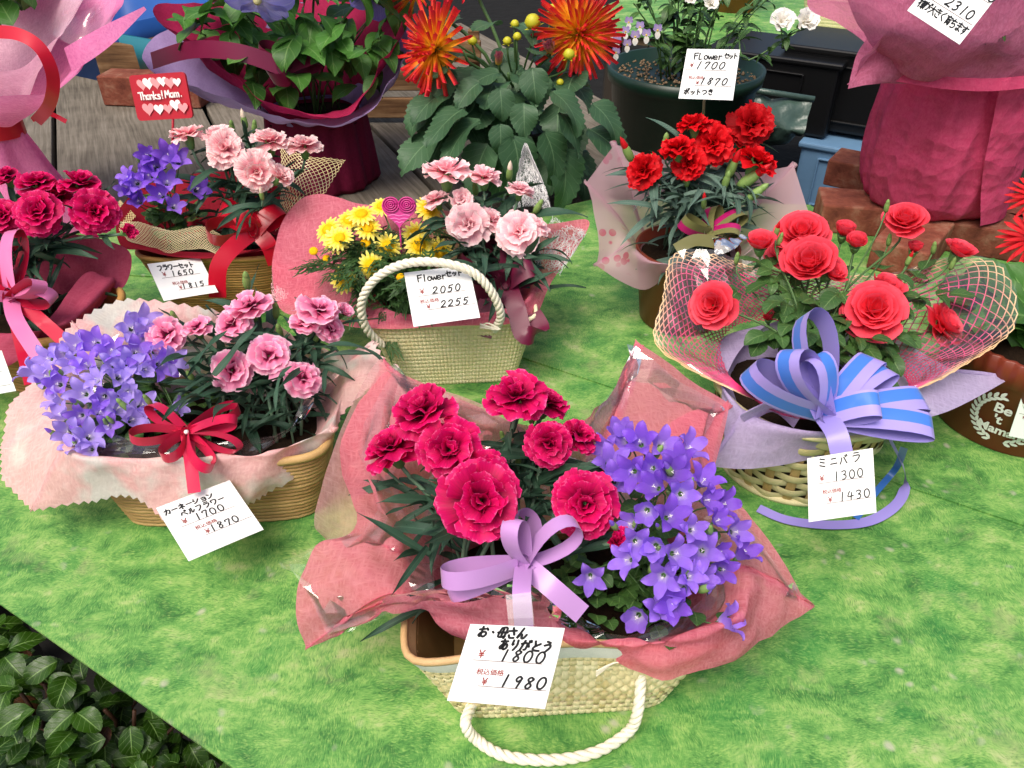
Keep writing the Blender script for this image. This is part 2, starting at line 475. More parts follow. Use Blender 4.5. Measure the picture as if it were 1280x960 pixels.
def bow_loop(parent, K, tip, w, Hh, mats, toward=None, name='loop', side=None):
    K = Vector(K); tip = Vector(tip); d = tip - K; dn = d.normalized()
    s = to_cam(K); s = (s - dn * s.dot(dn)).normalized()
    al = side if side is not None else U(.7, 1.1) * rnd.choice((-1, 1))
    s = s * math.cos(al) + dn.cross(s) * math.sin(al)
    n = d.cross(s).normalized()
    p = loop_path(K, d, d.length, n, Hh)
    mb = MB(); strip_geo(p, s, w, mb); return mb.obj(name, parent, mats=mats)
def ribbon(parent, pts, w, mats, name='tail', side=None, k=24, w_end=None):
    p = [Vector(x) for x in catmull(pts, k)]
    if side is None:
        S = []
        for i in range(k):
            t = (p[min(i + 1, k - 1)] - p[max(i - 1, 0)]).normalized(); S.append(t.cross(to_cam(p[i])))
    else: S = side if hasattr(side[0], '__len__') else [side] * k
    mb = MB(); strip_geo(p, S, w, mb, w_end=w_end); return mb.obj(name, parent, mats=mats)
def knot(parent, K, r, mats, axis=(0, -0.6, .5)):
    mb = MB(); R = frame(axis)
    p = [Vector(K) + R @ Vector((r * math.cos(a) * .55, r * math.sin(a), 0)) for a in np.linspace(0, 2 * math.pi, 14)]
    strip_geo(p, R @ Vector((0, 0, 1)), r * 1.6, mb); return mb.obj('knot', parent, mats=mats)

def fold_noise(p, f, seed=0.0):
    q = Vector((p[0] * f + seed, p[1] * f + seed * 1.7, p[2] * f))
    a = mnoise.noise(q); b = mnoise.noise(q * 2.3 + Vector((5, 1, 3)))
    return (1 - abs(a) * 2.2) * .6 + b * .4
def sheet_obj(name, parent, rows, mat, nu=90, nv=24, closed=False, wr=0.004, wf=14, seed=1.0, zig=0.0, pin0=True, keep_edge=False, thick=0.0, smooth=True):
    S = csurf(rows, nu, nv, closed)
    du = np.roll(S, -1, 1) - np.roll(S, 1, 1)
    if not closed: du[:, 0] = S[:, 1] - S[:, 0]; du[:, -1] = S[:, -1] - S[:, -2]
    dv = np.zeros_like(S); dv[1:-1] = S[2:] - S[:-2]; dv[0] = S[1] - S[0]; dv[-1] = S[-1] - S[-2]
    N = np.cross(du, dv); N /= np.linalg.norm(N, axis=2, keepdims=True) + 1e-9
    V = []
    for j in range(nv):
        e = j / (nv - 1)
        am = wr * (min(1, e * 1.6) if pin0 else 1)
        for i in range(nu):
            p = S[j, i] + N[j, i] * am * fold_noise(S[j, i], wf, seed)
            if zig and j == nv - 1:
                t = dv[j, i] / (np.linalg.norm(dv[j, i]) + 1e-9); p = p + t * zig * (1 if i % 2 else -1)
            V.append(p)
    UV = [(i / (nu - 1), j / (nv - 1)) for j in range(nv) for i in range(nu)]
    fc = grid_faces(nu, nv, closed)
    if parent is not None: V = wmesh(top_of(parent), V)
    o = obj(name, mesh(V, fc, UV, smooth, [mat], name=name), parent)
    if thick:
        md = o.modifiers.new('thickness', 'SOLIDIFY'); md.thickness = thick; md.offset = 0
    return o
def corners(P, idx):                        # sharpen the outline at these control points
    out = []
    for i, p in enumerate(P):
        out.append(p)
        if i in idx: out.append(Vector(p) + Vector((.0004, .0004, 0)))
    return out
def super_pt(c, a, b, th, rz=0, e=2.6):
    ct, st = math.cos(th - rz), math.sin(th - rz)
    r = (abs(ct / a) ** e + abs(st / b) ** e) ** (-1 / e)
    x, y = r * ct, r * st; cr, sr = math.cos(rz), math.sin(rz)
    return (c[0] + x * cr - y * sr, c[1] + x * sr + y * cr)
def wrap_rows(c, inner, rim, outer, rz=0, sag=0.0, midk=0.5, e=2.6, inside=()):
    """inner/rim = (a, b, z); outer = list of world points round the centre"""
    r0 = []; r1 = []; rm = []; r2 = []
    for k_, p in enumerate(outer):
        th = math.atan2(p[1] - c[1], p[0] - c[0])
        x, y = super_pt(c, inner[0], inner[1], th, rz); r0.append(Vector((x, y, inner[2])))
        f_ = .86 if k_ in inside else 1.0; x, y = super_pt(c, rim[0] * f_, rim[1] * f_, th, rz, e); q = Vector((x, y, rim[2] * (.93 if k_ in inside else 1))); r1.append(q)
        p = Vector(p); m = q.lerp(p, midk); m.z += sag * (p - q).length; rm.append(m); r2.append(p)
    return [r0, r1, rm, r2]
def net_obj(name, parent, rows, mat, nA=22, nB=22, width=0.0011, nu=60, nv=60, lift=0.0006, closed=False, wr=0.0, seed=0, diag=True):
    """netting: two families of flat strands woven over a smooth surface"""
    S = csurf(rows, nu, nv, closed); V = []; Fc = []; UV = []
    if wr:
        for j in range(nv):
            for i in range(nu): S[j, i, 2] += wr * fold_noise(S[j, i], 16, seed)
    def ev(u, v):
        u = min(max(u, 0), 1) * (nu - 1); v = min(max(v, 0), 1) * (nv - 1); i = min(int(u), nu - 2); j = min(int(v), nv - 2); a = u - i; b = v - j
        return (S[j, i] * (1 - a) + S[j, i + 1] * a) * (1 - b) + (S[j + 1, i] * (1 - a) + S[j + 1, i + 1] * a) * b
    def strand(u0, v0, u1, v1, lf):
        n = max(6, int(44 * max(abs(u1 - u0), abs(v1 - v0))))
        P = [ev(u0 + (u1 - u0) * k / n, v0 + (v1 - v0) * k / n) for k in range(n + 1)]
        if np.linalg.norm(P[0] - P[-1]) < 1e-4: return
        for k in range(n + 1):
            t = P[min(k + 1, n)] - P[max(k - 1, 0)]; t /= np.linalg.norm(t) + 1e-9
            u = u0 + (u1 - u0) * k / n; v = v0 + (v1 - v0) * k / n
            a = ev(u + .02, v) - ev(u - .02, v); b = ev(u, v + .02) - ev(u, v - .02)
            nn = np.cross(a, b); nn /= np.linalg.norm(nn) + 1e-9
            s = np.cross(nn, t) * width * .5
            o = len(V); V.append(P[k] + s + nn * lf); V.append(P[k] - s + nn * lf); UV.extend([(u, v), (u, v)])
            if k: Fc.append((o - 2, o - 1, o + 1, o))
    m = max(nA, nB)
    if diag:
        for k in range(1, nA + nB):
            u0 = k / nA; v0 = 0.0
            if u0 > 1: v0 = (k - nA) / nB; u0 = 1.0
            v1 = k / nB; u1 = 0.0
            if v1 > 1: u1 = (k - nB) / nA; v1 = 1.0
            strand(u0, v0, u1, v1, lift); strand(1 - u0, v0, 1 - u1, v1, -lift)
    else:
        for k in range(nA + 1): strand(k / nA, 0, k / nA, 1, lift)
        for k in range(nB + 1): strand(0, k / nB, 1, k / nB, -lift)
    if parent is not None: V = wmesh(top_of(parent), V)
    return obj(name, mesh(V, Fc, UV, True, [mat], name=name), parent)

# ------------------------------------------------------------------ baskets
class Tub:                                   # rounded box or round tub, flared; local to its own thing
    def __init__(s, w0, d0, w1, d1, h, e=5.0, sag=0.0, pinch=0.0):
        s.pinch = pinch
        s.w0, s.d0, s.w1, s.d1, s.h, s.e, s.sag = w0, d0, w1, d1, h, e, sag
        # equal-arc table
        T = np.linspace(0, 2 * math.pi, 721); P = np.array([s._raw(t, .5) for t in T]); L = np.r_[0, np.cumsum(np.linalg.norm(np.diff(P, axis=0), axis=1))]
        s.T, s.L = T, L / L[-1]; s.len = L[-1]
    def _raw(s, th, h):
        a = (s.w0 + (s.w1 - s.w0) * h) / 2; b = (s.d0 + (s.d1 - s.d0) * h) / 2
        c, q = math.cos(th), math.sin(th); r = (abs(c / a) ** s.e + abs(q / b) ** s.e) ** (-1 / s.e)
        if s.pinch: r *= 1 - s.pinch * h * max(0, abs(q) - .35) ** 2
        return (r * c, r * q)
    def pt(s, f, h, off=0.0):
        th = float(np.interp(f % 1.0, s.L, s.T)); x, y = s._raw(th, h); x2, y2 = s._raw(th + .02, h); x1, y1 = s._raw(th - .02, h)
        t = Vector((x2 - x1, y2 - y1, 0)).normalized(); n = Vector((t.y, -t.x, 0))
        z = s.h * h
        if s.sag: z -= s.sag * h * (2 * abs(x) / s.w1) ** 3
        return Vector((x, y, z)) + n * off, n, t
def liner(tub, mat, parent, off=-0.003, n=80, top=0.98, floor=True):
    mb = MB(); V = []
    for h in (0.0, .33, .66, top): V += [tub.pt(i / n, h, off)[0] for i in range(n)]
    mb.add(V, grid_faces(n, 4, True), None)
    if floor: mb.add([tub.pt(i / n, 0.02, off)[0] for i in range(n)], [tuple(range(n))])
    return mb.obj('liner', parent, mat=mat, world=False)
def ring_strip(tub, h, w, amp, ncol, ph, N, th=0.0008):
    V = []; UV = []; hw = w / tub.h / 2
    for i in range(N):
        f = i / N; o = amp * math.sin(math.pi * ncol * f + ph)
        for (q, t) in ((-hw, 0), (-hw * .5, th), (hw * .5, th), (hw, 0)):
            V.append(tub.pt(f, h + q, o + t)[0]); UV.append((q / hw / 2 + .5, f * 40))
    Fc = []
    for i in range(N):
        j = (i + 1) % N
        for q in range(3): Fc.append((i * 4 + q, j * 4 + q, j * 4 + q + 1, i * 4 + q + 1))
    return V, Fc, UV
def stake_strip(tub, f, w, amp, nrow, ph, M=24, th=0.0008, h0=0.0, h1=1.0):
    V = []; UV = []
    for i in range(M):
        h = h0 + (h1 - h0) * i / (M - 1); o = amp * math.sin(math.pi * (h * nrow) + ph)
        p, n, t = tub.pt(f, h, o)
        for q, tt in ((-.5, 0), (-.25, th), (.25, th), (.5, 0)): V.append(p + t * w * q + n * tt); UV.append((q + .5, h * 8))
    return V, grid_faces(4, M), UV
def woven_basket(th, tub, nrow, ncol, mat, split=True, liner_mat=None, top=1.0, amp=0.0011):
    lw = tub.len / ncol; hw = tub.h * top / nrow
    al = MB(); al2 = MB()
    for r in range(nrow):
        h = (r + .5) / nrow * top
        g = ring_strip(tub, h, hw * .96, amp, ncol, math.pi * (r % 2), ncol * 4 if split else ncol * 3)
        if split: obj('straw_strip', mesh(*g, mats=[mat], name='straw'), th)
        else: al.add(*g)
    for c in range(ncol):
        f = (c + .5) / ncol
        g = stake_strip(tub, f, lw * .92, -amp * (-1) ** c , nrow, 0.0 if True else 0, M=nrow * 3, h1=top)
        if split: obj('straw_strip', mesh(*g, mats=[mat], name='straw'), th)
        else: al.add(*g)
    if not split:
        o = obj('weave', al.mesh([mat]), th); o['kind'] = 'stuff'
    liner(tub, liner_mat or mat, th, -0.0035, top=top)
def rim_roll(th, tub, h, r, mat, name='rim', n=90, off=0.0):
    mb = MB(); p = [tub.pt(i / n, h, off)[0] for i in range(n)]
    V = []; m = 8
    for i in range(n):
        q, nn, t = tub.pt(i / n, h, off)
        for j in range(m):
            a = 2 * math.pi * j / m; V.append(q + nn * math.cos(a) * r + UP * math.sin(a) * r * 1.1)
    Fc = []
    for i in range(n):
        for j in range(m):
            Fc.append((i * m + j, ((i + 1) % n) * m + j, ((i + 1) % n) * m + (j + 1) % m, i * m + (j + 1) % m))
    mb.add(V, Fc, [(j / m, i / n * 60) for i in range(n) for j in range(m)])
    return mb.obj(name, th, mat=mat, world=False)
def rope(parent, pts, r, mat, name='handle', turns=None, k=160, world=True):
    P = [Vector(x) for x in catmull(pts, k)]
    L = sum((P[i + 1] - P[i]).length for i in range(k - 1)); turns = turns or L / (r * 4.4)
    mb = MB(); nrm = (P[1] - P[0]).orthogonal().normalized(); Fm = []
    for i in range(k):
        t = (P[min(i + 1, k - 1)] - P[max(i - 1, 0)]).normalized(); nrm = (nrm - t * nrm.dot(t)).normalized(); Fm.append((t, nrm, t.cross(nrm)))
    for s in range(3):
        path = []
        for i in range(k):
            a = 2 * math.pi * (turns * i / (k - 1) + s / 3); t, n, b = Fm[i]
            path.append(P[i] + (n * math.cos(a) + b * math.sin(a)) * r * .52)
        mb.tube(path, r * .56, 7)
    return mb.obj(name, parent, mat=mat, world=world)

# ------------------------------------------------------------------ writing (stroke letters on a 0..10 grid, y down)
def circ(cx, cy, rx, ry, a0=0, a1=360, n=12):
    return [(cx + rx * math.cos(math.radians(a0 + (a1 - a0) * i / n)), cy + ry * math.sin(math.radians(a0 + (a1 - a0) * i / n))) for i in range(n + 1)]
GL = {
 '0': [circ(5, 5, 3.2, 4.6, -90, 270)], '1': [[(5.5, .3), (4.8, 9.7)]], '2': [[(2, 2.5), (4, .6), (7, 1), (7.4, 3.5), (5, 6.5), (1.8, 9.2), (4, 8.8), (8.6, 9.2)]],
 '3': [[(2.2, 1.4), (5, .4), (7.4, 1.6), (6.6, 3.8), (4.4, 4.6), (7, 5.4), (7.6, 7.6), (5.4, 9.6), (3, 9.4)]], '4': [[(3.8, .6), (1.8, 6.2), (8.6, 5.6)], [(6.4, 2.2), (5.6, 9.8)]],
 '5': [[(3.6, .8), (2.8, 4.4), (5.6, 3.8), (7.4, 5.4), (6.6, 8.4), (3.8, 9.6), (2, 8.8)], [(3.6, .8), (8.4, .4)]], '6': [[(6.6, .4), (3.4, 3.6), (2.4, 7), (4.2, 9.5), (7, 8.6), (7.2, 6.2), (5, 5.4), (2.6, 7)]],
 '7': [[(2.2, 3), (2.4, 1.2), (7.6, .9), (6.4, 4.4), (4.6, 9.7)]], '8': [[(7.2, 1.8), (5, .5), (3, 2.2), (5, 4.6), (7.2, 7.2), (5, 9.6), (2.8, 7.6), (4.8, 4.8), (7.4, 2.4), (7.2, 1.4)]],
 '9': [[(7.4, 2), (5, .6), (3, 2.8), (4.6, 4.8), (7, 3.2), (7.4, 1.6), (6.8, 5), (5.8, 9.6)]],
 'Y': [[(1.5, .5), (5, 4.6), (8.5, .5)], [(5, 4.6), (5, 9.8)], [(2, 5), (8, 5)], [(2, 7.2), (8, 7.2)]],
 'カ': [[(1, 3.2), (8.4, 2.8), (7.4, 8.6), (6, 8)], [(4.6, .6), (4, 4.8), (1, 9.4)]], 'ー': [[(1, 5), (9, 4.8)]],
 'ネ': [[(4.8, .4), (5.6, 1.6)], [(1.6, 3), (8.2, 2.8), (1, 7.6)], [(5, 5), (5, 9.8)], [(6.4, 5.6), (8.8, 7.6)]],
 'シ': [[(1.4, 1.6), (3, 2.6)], [(.8, 4.4), (2.6, 5.2)], [(1.6, 9), (5.4, 7.4), (9, 3)]], 'ョ': [[(2.4, 4), (7.6, 4), (7.4, 9.4), (2.2, 9.4)], [(2.6, 6.6), (7.4, 6.6)]],
 'ン': [[(1.4, 2), (3.6, 3.4)], [(1.6, 9), (5.6, 7.4), (9, 3)]], 'ベ': [[(.6, 7), (3.4, 3), (9.2, 8.4)], [(6.2, 1), (7.2, 2.6)], [(7.8, .4), (8.8, 2)]],
 'ル': [[(3, 1.6), (2.8, 6), (.8, 9)], [(5.6, 1), (5.6, 8.8), (9.2, 5.4)]], 'フ': [[(1.4, 1.6), (8.2, 1.4), (7, 6), (3, 9.6)]],
 'ラ': [[(2.4, 1), (7.8, .9)], [(1.2, 3.8), (8.6, 3.6), (7, 7.4), (3.4, 9.8)]], 'ワ': [[(1.6, 5), (1.4, 1.8), (8.4, 1.6), (7.4, 6.4), (4, 9.6)]],
 'セ': [[(1, 4.2), (8.6, 2.8), (6.8, 5.6)], [(3.4, .8), (3.4, 8.2), (5, 9.2), (8.6, 9)]], 'ッ': [[(2, 5), (2.8, 6.6)], [(4.6, 4.4), (5.2, 6)], [(8, 4.6), (7, 7.6), (4.2, 9.4)]],
 'ト': [[(3.6, .6), (3.6, 9.8)], [(3.8, 4), (7.8, 6)]], 'ミ': [[(2.2, 1), (7.6, 2.4)], [(2.4, 4.2), (7.2, 5.6)], [(1.8, 7.6), (7.8, 9.4)]], 'ニ': [[(2.4, 2.8), (7.6, 2.6)], [(1.2, 7.8), (8.8, 7.6)]],
 'バ': [[(3, 3), (2.4, 6), (.8, 9)], [(5.4, 2.6), (8.8, 8.8)], [(6.8, .8), (7.6, 2.4)], [(8.4, .2), (9.2, 1.8)]], 'ポ': [[(1, 3.6), (8.6, 3.4)], [(4.8, 1), (4.8, 9.4), (3.4, 8.6)], [(2.6, 5.4), (1, 8.4)], [(7, 5.2), (8.8, 8.2)], circ(8.6, 1, 1, 1)],
 'つ': [[(1, 4), (5.6, 2.6), (8.6, 4.2), (8, 7.2), (4, 9)]], 'き': [[(2, 2.2), (8, 1.6)], [(2, 4.4), (8.2, 3.8)], [(4.6, .4), (7, 6.4)], [(2.6, 7), (4, 9.2), (7.6, 9.4)]],
 'お': [[(.8, 3), (6, 2.4)], [(3.4, .6), (3.4, 8.8), (1.4, 8), (2.8, 6), (6.4, 5), (8.4, 6.8), (6.8, 9.2), (5, 9)], [(7.6, 1.8), (9, 3.2)]],
 '母': [[(3, 1), (1.8, 8.6), (8.2, 8.4)], [(3, 1), (8.2, 1), (7.4, 9.8)], [(.6, 5), (9.6, 4.8)], [(5.2, 2), (5, 4)], [(4.8, 6), (4.6, 8)]],
 'さ': [[(1.4, 3.4), (8, 2.8)], [(4.4, .6), (7, 6.4)], [(2.2, 7), (3.6, 9.2), (7.4, 9.2)]], 'ん': [[(4.8, .6), (1, 9.4), (3.6, 5.8), (5, 6.4), (5.4, 9), (7.2, 9), (9.2, 6)]],
 'あ': [[(1.6, 2.4), (7.8, 2)], [(4.2, .4), (4, 5.6), (5, 9)], [(6.6, 4), (3.4, 8.8), (1.6, 7.4), (4.6, 4.6), (8, 5.2), (8.2, 8), (6, 9.6)]], 'り': [[(2.8, 1), (2.6, 5), (3.6, 4.4)], [(7, .8), (7.2, 5.4), (4.8, 9.6)]],
 'が': [[(.8, 3.6), (6, 3), (6, 8), (4.4, 8.8)], [(3.4, .8), (1, 9.2)], [(7, 3), (8.4, 6)], [(7.6, .8), (8.2, 2.2)], [(9, .4), (9.6, 1.8)]],
 'と': [[(2.8, .8), (4, 4.6)], [(8.2, 3), (3, 6), (3, 8.6), (8.4, 9.2)]], 'う': [[(3.6, .6), (6.6, 1.6)], [(2, 4.2), (6.4, 3.2), (7.4, 5.8), (4, 9.8)]],
 '様': [[(.4, 3), (4.4, 2.8)], [(2.4, .4), (2.4, 9.8)], [(2.3, 3.4), (.4, 6.6)], [(5, 1.6), (9.6, 1.4)], [(5.2, 3), (9.2, 2.9)], [(4.6, 4.6), (9.8, 4.4)], [(7.2, 1.4), (7.2, 9.6), (6.2, 9)], [(4.8, 6.2), (6.4, 6.2), (4.8, 8.8)], [(9.4, 5.4), (7.6, 6.8), (9.8, 9.2)]],
 '大': [[(1, 3.8), (9, 3.6)], [(5, .6), (4.6, 5), (1, 9.6)], [(5, 4.4), (9.2, 9.4)]], 'く': [[(7, .8), (2.8, 5), (7.2, 9.4)]],
 '育': [[(1, 1.8), (9, 1.7)], [(5, .3), (5, 1.6)], [(4.4, 1.8), (2.4, 4), (8, 3.8)], [(3, 5.2), (3, 9.8)], [(3, 5.2), (7.4, 5.2), (7.4, 9.6), (6.4, 9.4)], [(3, 6.7), (7.4, 6.7)], [(3, 8.2), (7.4, 8.2)]],
 'ち': [[(1.4, 2.6), (8, 2.2)], [(4.8, .6), (2.8, 6), (6.4, 4.8), (8, 6.8), (6.6, 9.2), (3.6, 9.4)]], 'ま': [[(2, 2.2), (8, 2)], [(2, 4.6), (8, 4.4)], [(5.2, .6), (5.2, 8.6), (3, 9.2), (2.6, 7.8), (5.2, 7.6), (8.2, 9.2)]],
 'す': [[(1, 2.6), (9, 2.2)], [(5.6, .6), (5.8, 5.4), (4, 6.6), (3.2, 5), (5, 4), (6, 6), (4, 9.8)]], '・': [[(4.6, 4.6), (5.6, 5.4)]],
 'F': [[(2, .6), (2.4, 9.6)], [(2, .8), (8, .4)], [(2.2, 4.6), (7, 4.2)]], 'l': [[(4.8, .2), (5, 9.6)]], 'o': [circ(5, 6.8, 2.6, 2.8, -90, 270)], 'w': [[(1, 4.4), (3, 9.4), (5, 5), (7, 9.4), (9, 4)]],
 'e': [[(2.2, 7), (7.4, 6.4), (6.4, 4.2), (3.6, 4.4), (2.2, 7.4), (4, 9.6), (7.6, 8.6)]], 'r': [[(3, 4), (3.2, 9.6)], [(3.2, 6.4), (5, 4.4), (7.4, 4.6)]], 'L': [[(3, .6), (2.4, 9.2), (6, 9)]],
 'T': [[(1, 1), (9, .8)], [(5, 1), (4.8, 9.4)]], 'h': [[(2.6, .4), (2.6, 9.6)], [(2.6, 6.4), (5, 4.4), (7, 5.6), (7.2, 9.6)]], 'a': [circ(4.8, 7, 2.4, 2.5, -60, 300), [(7.4, 4.4), (7.6, 9.6)]],
 'n': [[(2.6, 4.4), (2.6, 9.6)], [(2.6, 6.4), (5, 4.4), (7, 5.6), (7.2, 9.6)]], 'k': [[(2.8, .4), (2.8, 9.6)], [(7, 4.2), (3, 7), (7.4, 9.6)]], 's': [[(7.2, 4.8), (4.4, 4.4), (3.4, 5.8), (6.8, 7.6), (6.4, 9.4), (2.8, 9.2)]],
 '!': [[(5.2, .4), (5, 6.8)], [(5, 9), (5, 9.5)]], 'M': [[(1.4, 9.6), (2.2, .8), (5, 6.4), (7.8, .8), (8.6, 9.6)]], 'm': [[(1.6, 4.4), (1.6, 9.6)], [(1.6, 6), (3.4, 4.4), (5, 5.8), (5, 9.6)], [(5, 6), (7, 4.4), (8.6, 5.8), (8.6, 9.6)]], '.': [[(5, 9), (5, 9.5)]],
}
def stroke_poly(pts, w):
    """round-ended marker stroke as quads in 2D"""
    V = []; Fc = []; P = [np.array(p, float) for p in pts]
    if len(P) > 2:
        n = (len(P) - 1) * 4 + 1; P = catmull(P, n)
    for i in range(len(P)):
        t = P[min(i + 1, len(P) - 1)] - P[max(i - 1, 0)]; t = t / (np.linalg.norm(t) + 1e-9)
        s = np.array((-t[1], t[0])) * w / 2
        o = len(V); V += [P[i] + s, P[i] - s]
        if i: Fc.append((o - 2, o - 1, o + 1, o))
    for p, ex in ((P[0], P[0] - P[1]), (P[-1], P[-1] - P[-2])):
        o = len(V); V += [p + np.array((math.cos(a), math.sin(a))) * w / 2 for a in np.linspace(0, 2 * math.pi, 8, endpoint=False)]; Fc.append(tuple(range(o, o + 8)))
    return V, Fc
def write(text, x, y, h, adv, w, slant=0.0, jit=0.0, rise=0.0):
    """2D mesh of handwritten text; x,y top-left; h glyph height; adv step; y down"""
    V = []; Fc = []
    for k, ch in enumerate(text):
        if ch not in GL: continue
        jx, jy = U(-jit, jit), U(-jit, jit)
        for st in GL[ch]:
            pts = [(x + k * adv + (px / 10 * h * .86) - slant * (py / 10) * h + jx, y + py / 10 * h + jy + rise * k) for px, py in st]
            v, f = stroke_poly(pts, w); o = len(V); V += v; Fc += [tuple(i + o for i in q) for q in f]
    return V, Fc
_txt = {}
def font_mesh(s, size=1.0, bold=0.0):
    cu = bpy.data.curves.new('lettering', 'FONT'); cu.body = s; cu.size = size; cu.resolution_u = 3; cu.offset = bold
    o = bpy.data.objects.new('lettering', cu); COL.objects.link(o)
    dg = bpy.context.evaluated_depsgraph_get(); me = bpy.data.meshes.new_from_object(o.evaluated_get(dg))
    V = [tuple(v.co) for v in me.vertices]; Fc = [tuple(p.vertices) for p in me.polygons]
    bpy.data.objects.remove(o); bpy.data.curves.remove(cu); bpy.data.meshes.remove(me)
    return V, Fc
KAKAKU = None
def price_tag(label, corners, t0, dz1, items, mats, curl=0.0, dz2=None, nu=9, Hn=90.0):
    """corners: pixel TL, TR, BL; a true rectangle at view distance t0, turned by dz1 along its top edge.
       items: list of (kind, geometry2D in tag units: width 100, y down)"""
    global KAKAKU
    tl, tr, bl = [np.array(c, float) for c in corners]
    a = tr - tl; b = bl - tl
    if dz2 is None: dz2 = -(a @ b) / dz1 if abs(dz1) > 1e-3 else 0.0
    k = t0 / F
    P0 = D(tl[0], tl[1], t0)
    A = D(tr[0], tr[1], t0 + dz1 * k) - P0; B = D(bl[0], bl[1], t0 + dz2 * k) - P0
    th = tag(obj('price_tag', None), label, 'price tag', 'handwritten price tags')
    th.location = P0 + B
    n = A.cross(B).normalized()
    if n.dot(to_cam(P0)) < 0: n = -n
    wid = 100.0; sc = A.length / wid; hgt = B.length / sc
    def place(x, y, lift): 
        q = y / hgt; bx = curl * math.sin(math.pi * .5 * max(0, q - .35) / .65 * (.4 + .6 * x / wid)) ** 2 if curl else 0
        return P0 + A * (x / wid) + B * (y / hgt) + n * (lift + bx * B.length) - Vector(th.location)
    V = [place(wid * i / (nu - 1), hgt * j / (nu - 1), 0) for j in range(nu) for i in range(nu)]
    V += [place(wid * i / (nu - 1), hgt * j / (nu - 1), -.0004) for j in range(nu) for i in range(nu)]
    Fc = grid_faces(nu, nu) + [tuple(reversed(f)) for f in grid_faces(nu, nu, off=nu * nu)]
    obj('paper', mesh(V, Fc, None, True, [mats['tag']], name='paper'), th)
    for kind, mname, (v2, f2) in items:
        obj(kind, mesh([place(x, y * hgt / Hn, .00035) for x, y in v2], f2, None, False, [mats[mname]], name=kind), th)
    return th, hgt
def kakaku(x, y, s):
    global KAKAKU
    if KAKAKU is None: KAKAKU = font_mesh('税込価格', 1.0, 0.012)
    return [(x + vx * s, y - vy * s) for vx, vy, _ in KAKAKU[0]], KAKAKU[1]
def line2(x0, y0, x1, y1, w=.8): return stroke_poly([(x0, y0), (x1, y1)], w)
def tag_std(title, p1, p2, red='print', y1=45, y2=78, extra=None, slant=.1, inkw=2.4, x1=30, k1=(22, 66), adv=11.5, h=15, ysc=1.0):
    it = [('lettering', 'ink', t) for t in title]
    it += [('lettering', red, write('Y', 18, y1 - 12, 9, 9, 1.3)), ('ruled_line', 'line', line2(15, y1, 86, y1, .7)),
           ('lettering', 'ink', write(p1, x1 + 12, y1 - h - .5, h, adv, inkw, slant, .5)),
           ('lettering', red, kakaku(k1[0], k1[1], 7.2)), ('lettering', red, write('Y', k1[0] + 8, y2 - 9.5, 8, 8, 1.2)),
           ('ruled_line', 'line', line2(k1[0] + 6, y2, 97, y2, .7)), ('lettering', 'ink', write(p2, x1 + 20, y2 - h - .5, h, adv, inkw, slant, .5))]
    return it + [('lettering', 'ink', t) for t in (extra or [])]
# ------------------------------------------------------------------ shared materials
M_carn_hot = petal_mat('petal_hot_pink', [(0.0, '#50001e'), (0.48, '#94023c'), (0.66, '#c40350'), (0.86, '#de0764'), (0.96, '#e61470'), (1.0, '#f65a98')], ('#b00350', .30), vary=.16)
M_carn_pink = petal_mat('petal_pink_maroon_eye', [(0.0, '#6d0f33'), (0.36, '#94204e'), (0.46, '#f67aa8'), (0.85, '#fd9cc2'), (1.0, '#fed4e2')])
M_carn_blush = petal_mat('petal_blush', [(0.0, '#e0567e'), (0.35, '#f39aac'), (0.7, '#fbc9c9'), (1.0, '#fff0ea')], ('#e8567a', .55))
M_carn_pale = petal_mat('petal_pale_pink', [(0.0, '#f06a90'), (0.35, '#f8b4c0'), (0.8, '#fbcdd2'), (1.0, '#ffe9e6')], ('#f2809c', .25))
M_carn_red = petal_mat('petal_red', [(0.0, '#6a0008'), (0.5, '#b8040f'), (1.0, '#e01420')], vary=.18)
M_rose = petal_mat('petal_rose_coral', [(0.0, '#d6222e'), (0.5, '#ee3347'), (1.0, '#f4566a')], vary=.10, vein=12)
M_bell = petal_mat('petal_violet', [(0.0, '#e4d6fa'), (0.3, '#aa84ec'), (0.7, '#9a6ce6'), (1.0, '#ae88f0')], None, vein=18)
M_bell_light = petal_mat('petal_lavender', [(0.0, '#ece4ff'), (0.3, '#c4aef6'), (0.7, '#b49af2'), (1.0, '#c4b0f8')], None, vein=18)
M_bell_dark = petal_mat('petal_deep_violet', [(0.0, '#b49ae8'), (0.3, '#9064da'), (0.7, '#8450d4'), (1.0, '#9a70e2')], None, vein=18)
M_white = plain('pistil_white', '#f2efe6', .5)
M_leaf_carn = leaf_mat('leaf_carnation', '#1c3626', '#42644e', .5, '#4f7058', .05)
M_leaf_carn_grey = leaf_mat('leaf_carnation_grey', '#3d5a4c', '#6b8577', .55, '#7f9888', .05)
M_leaf_bell = leaf_mat('leaf_bellflower', '#23401a', '#4a7230', .5, '#6e8f4e', .06, veins=30)
M_leaf_rose = leaf_mat('leaf_rose', '#2c4a22', '#4a7035', .4, '#7d9a5d', .05, veins=36)
M_leaf_dahlia = leaf_mat('leaf_dahlia', '#2e4d33', '#486b48', .5, '#6f8f68', .04, veins=42)
M_leaf_clem = leaf_mat('leaf_clematis', '#2f5a20', '#548a38', .45, '#7ea55e', .05, veins=22)
M_leaf_dark = leaf_mat('leaf_glossy', '#152e06', '#385c16', .32, '#86a860', .05, spec=.35, veins=34, trans=.15)
M_leaf_daisy = leaf_mat('leaf_daisy', '#24401f', '#41652f', .5, '#55703f', .08)
M_stem = plain('stem_green', '#4f6f3e', .5, nscale=40)
M_stem_grey = plain('stem_greygreen', '#5c7a60', .5, nscale=40)
M_calyx = plain('calyx_green', '#5f8a4a', .5, nscale=60)
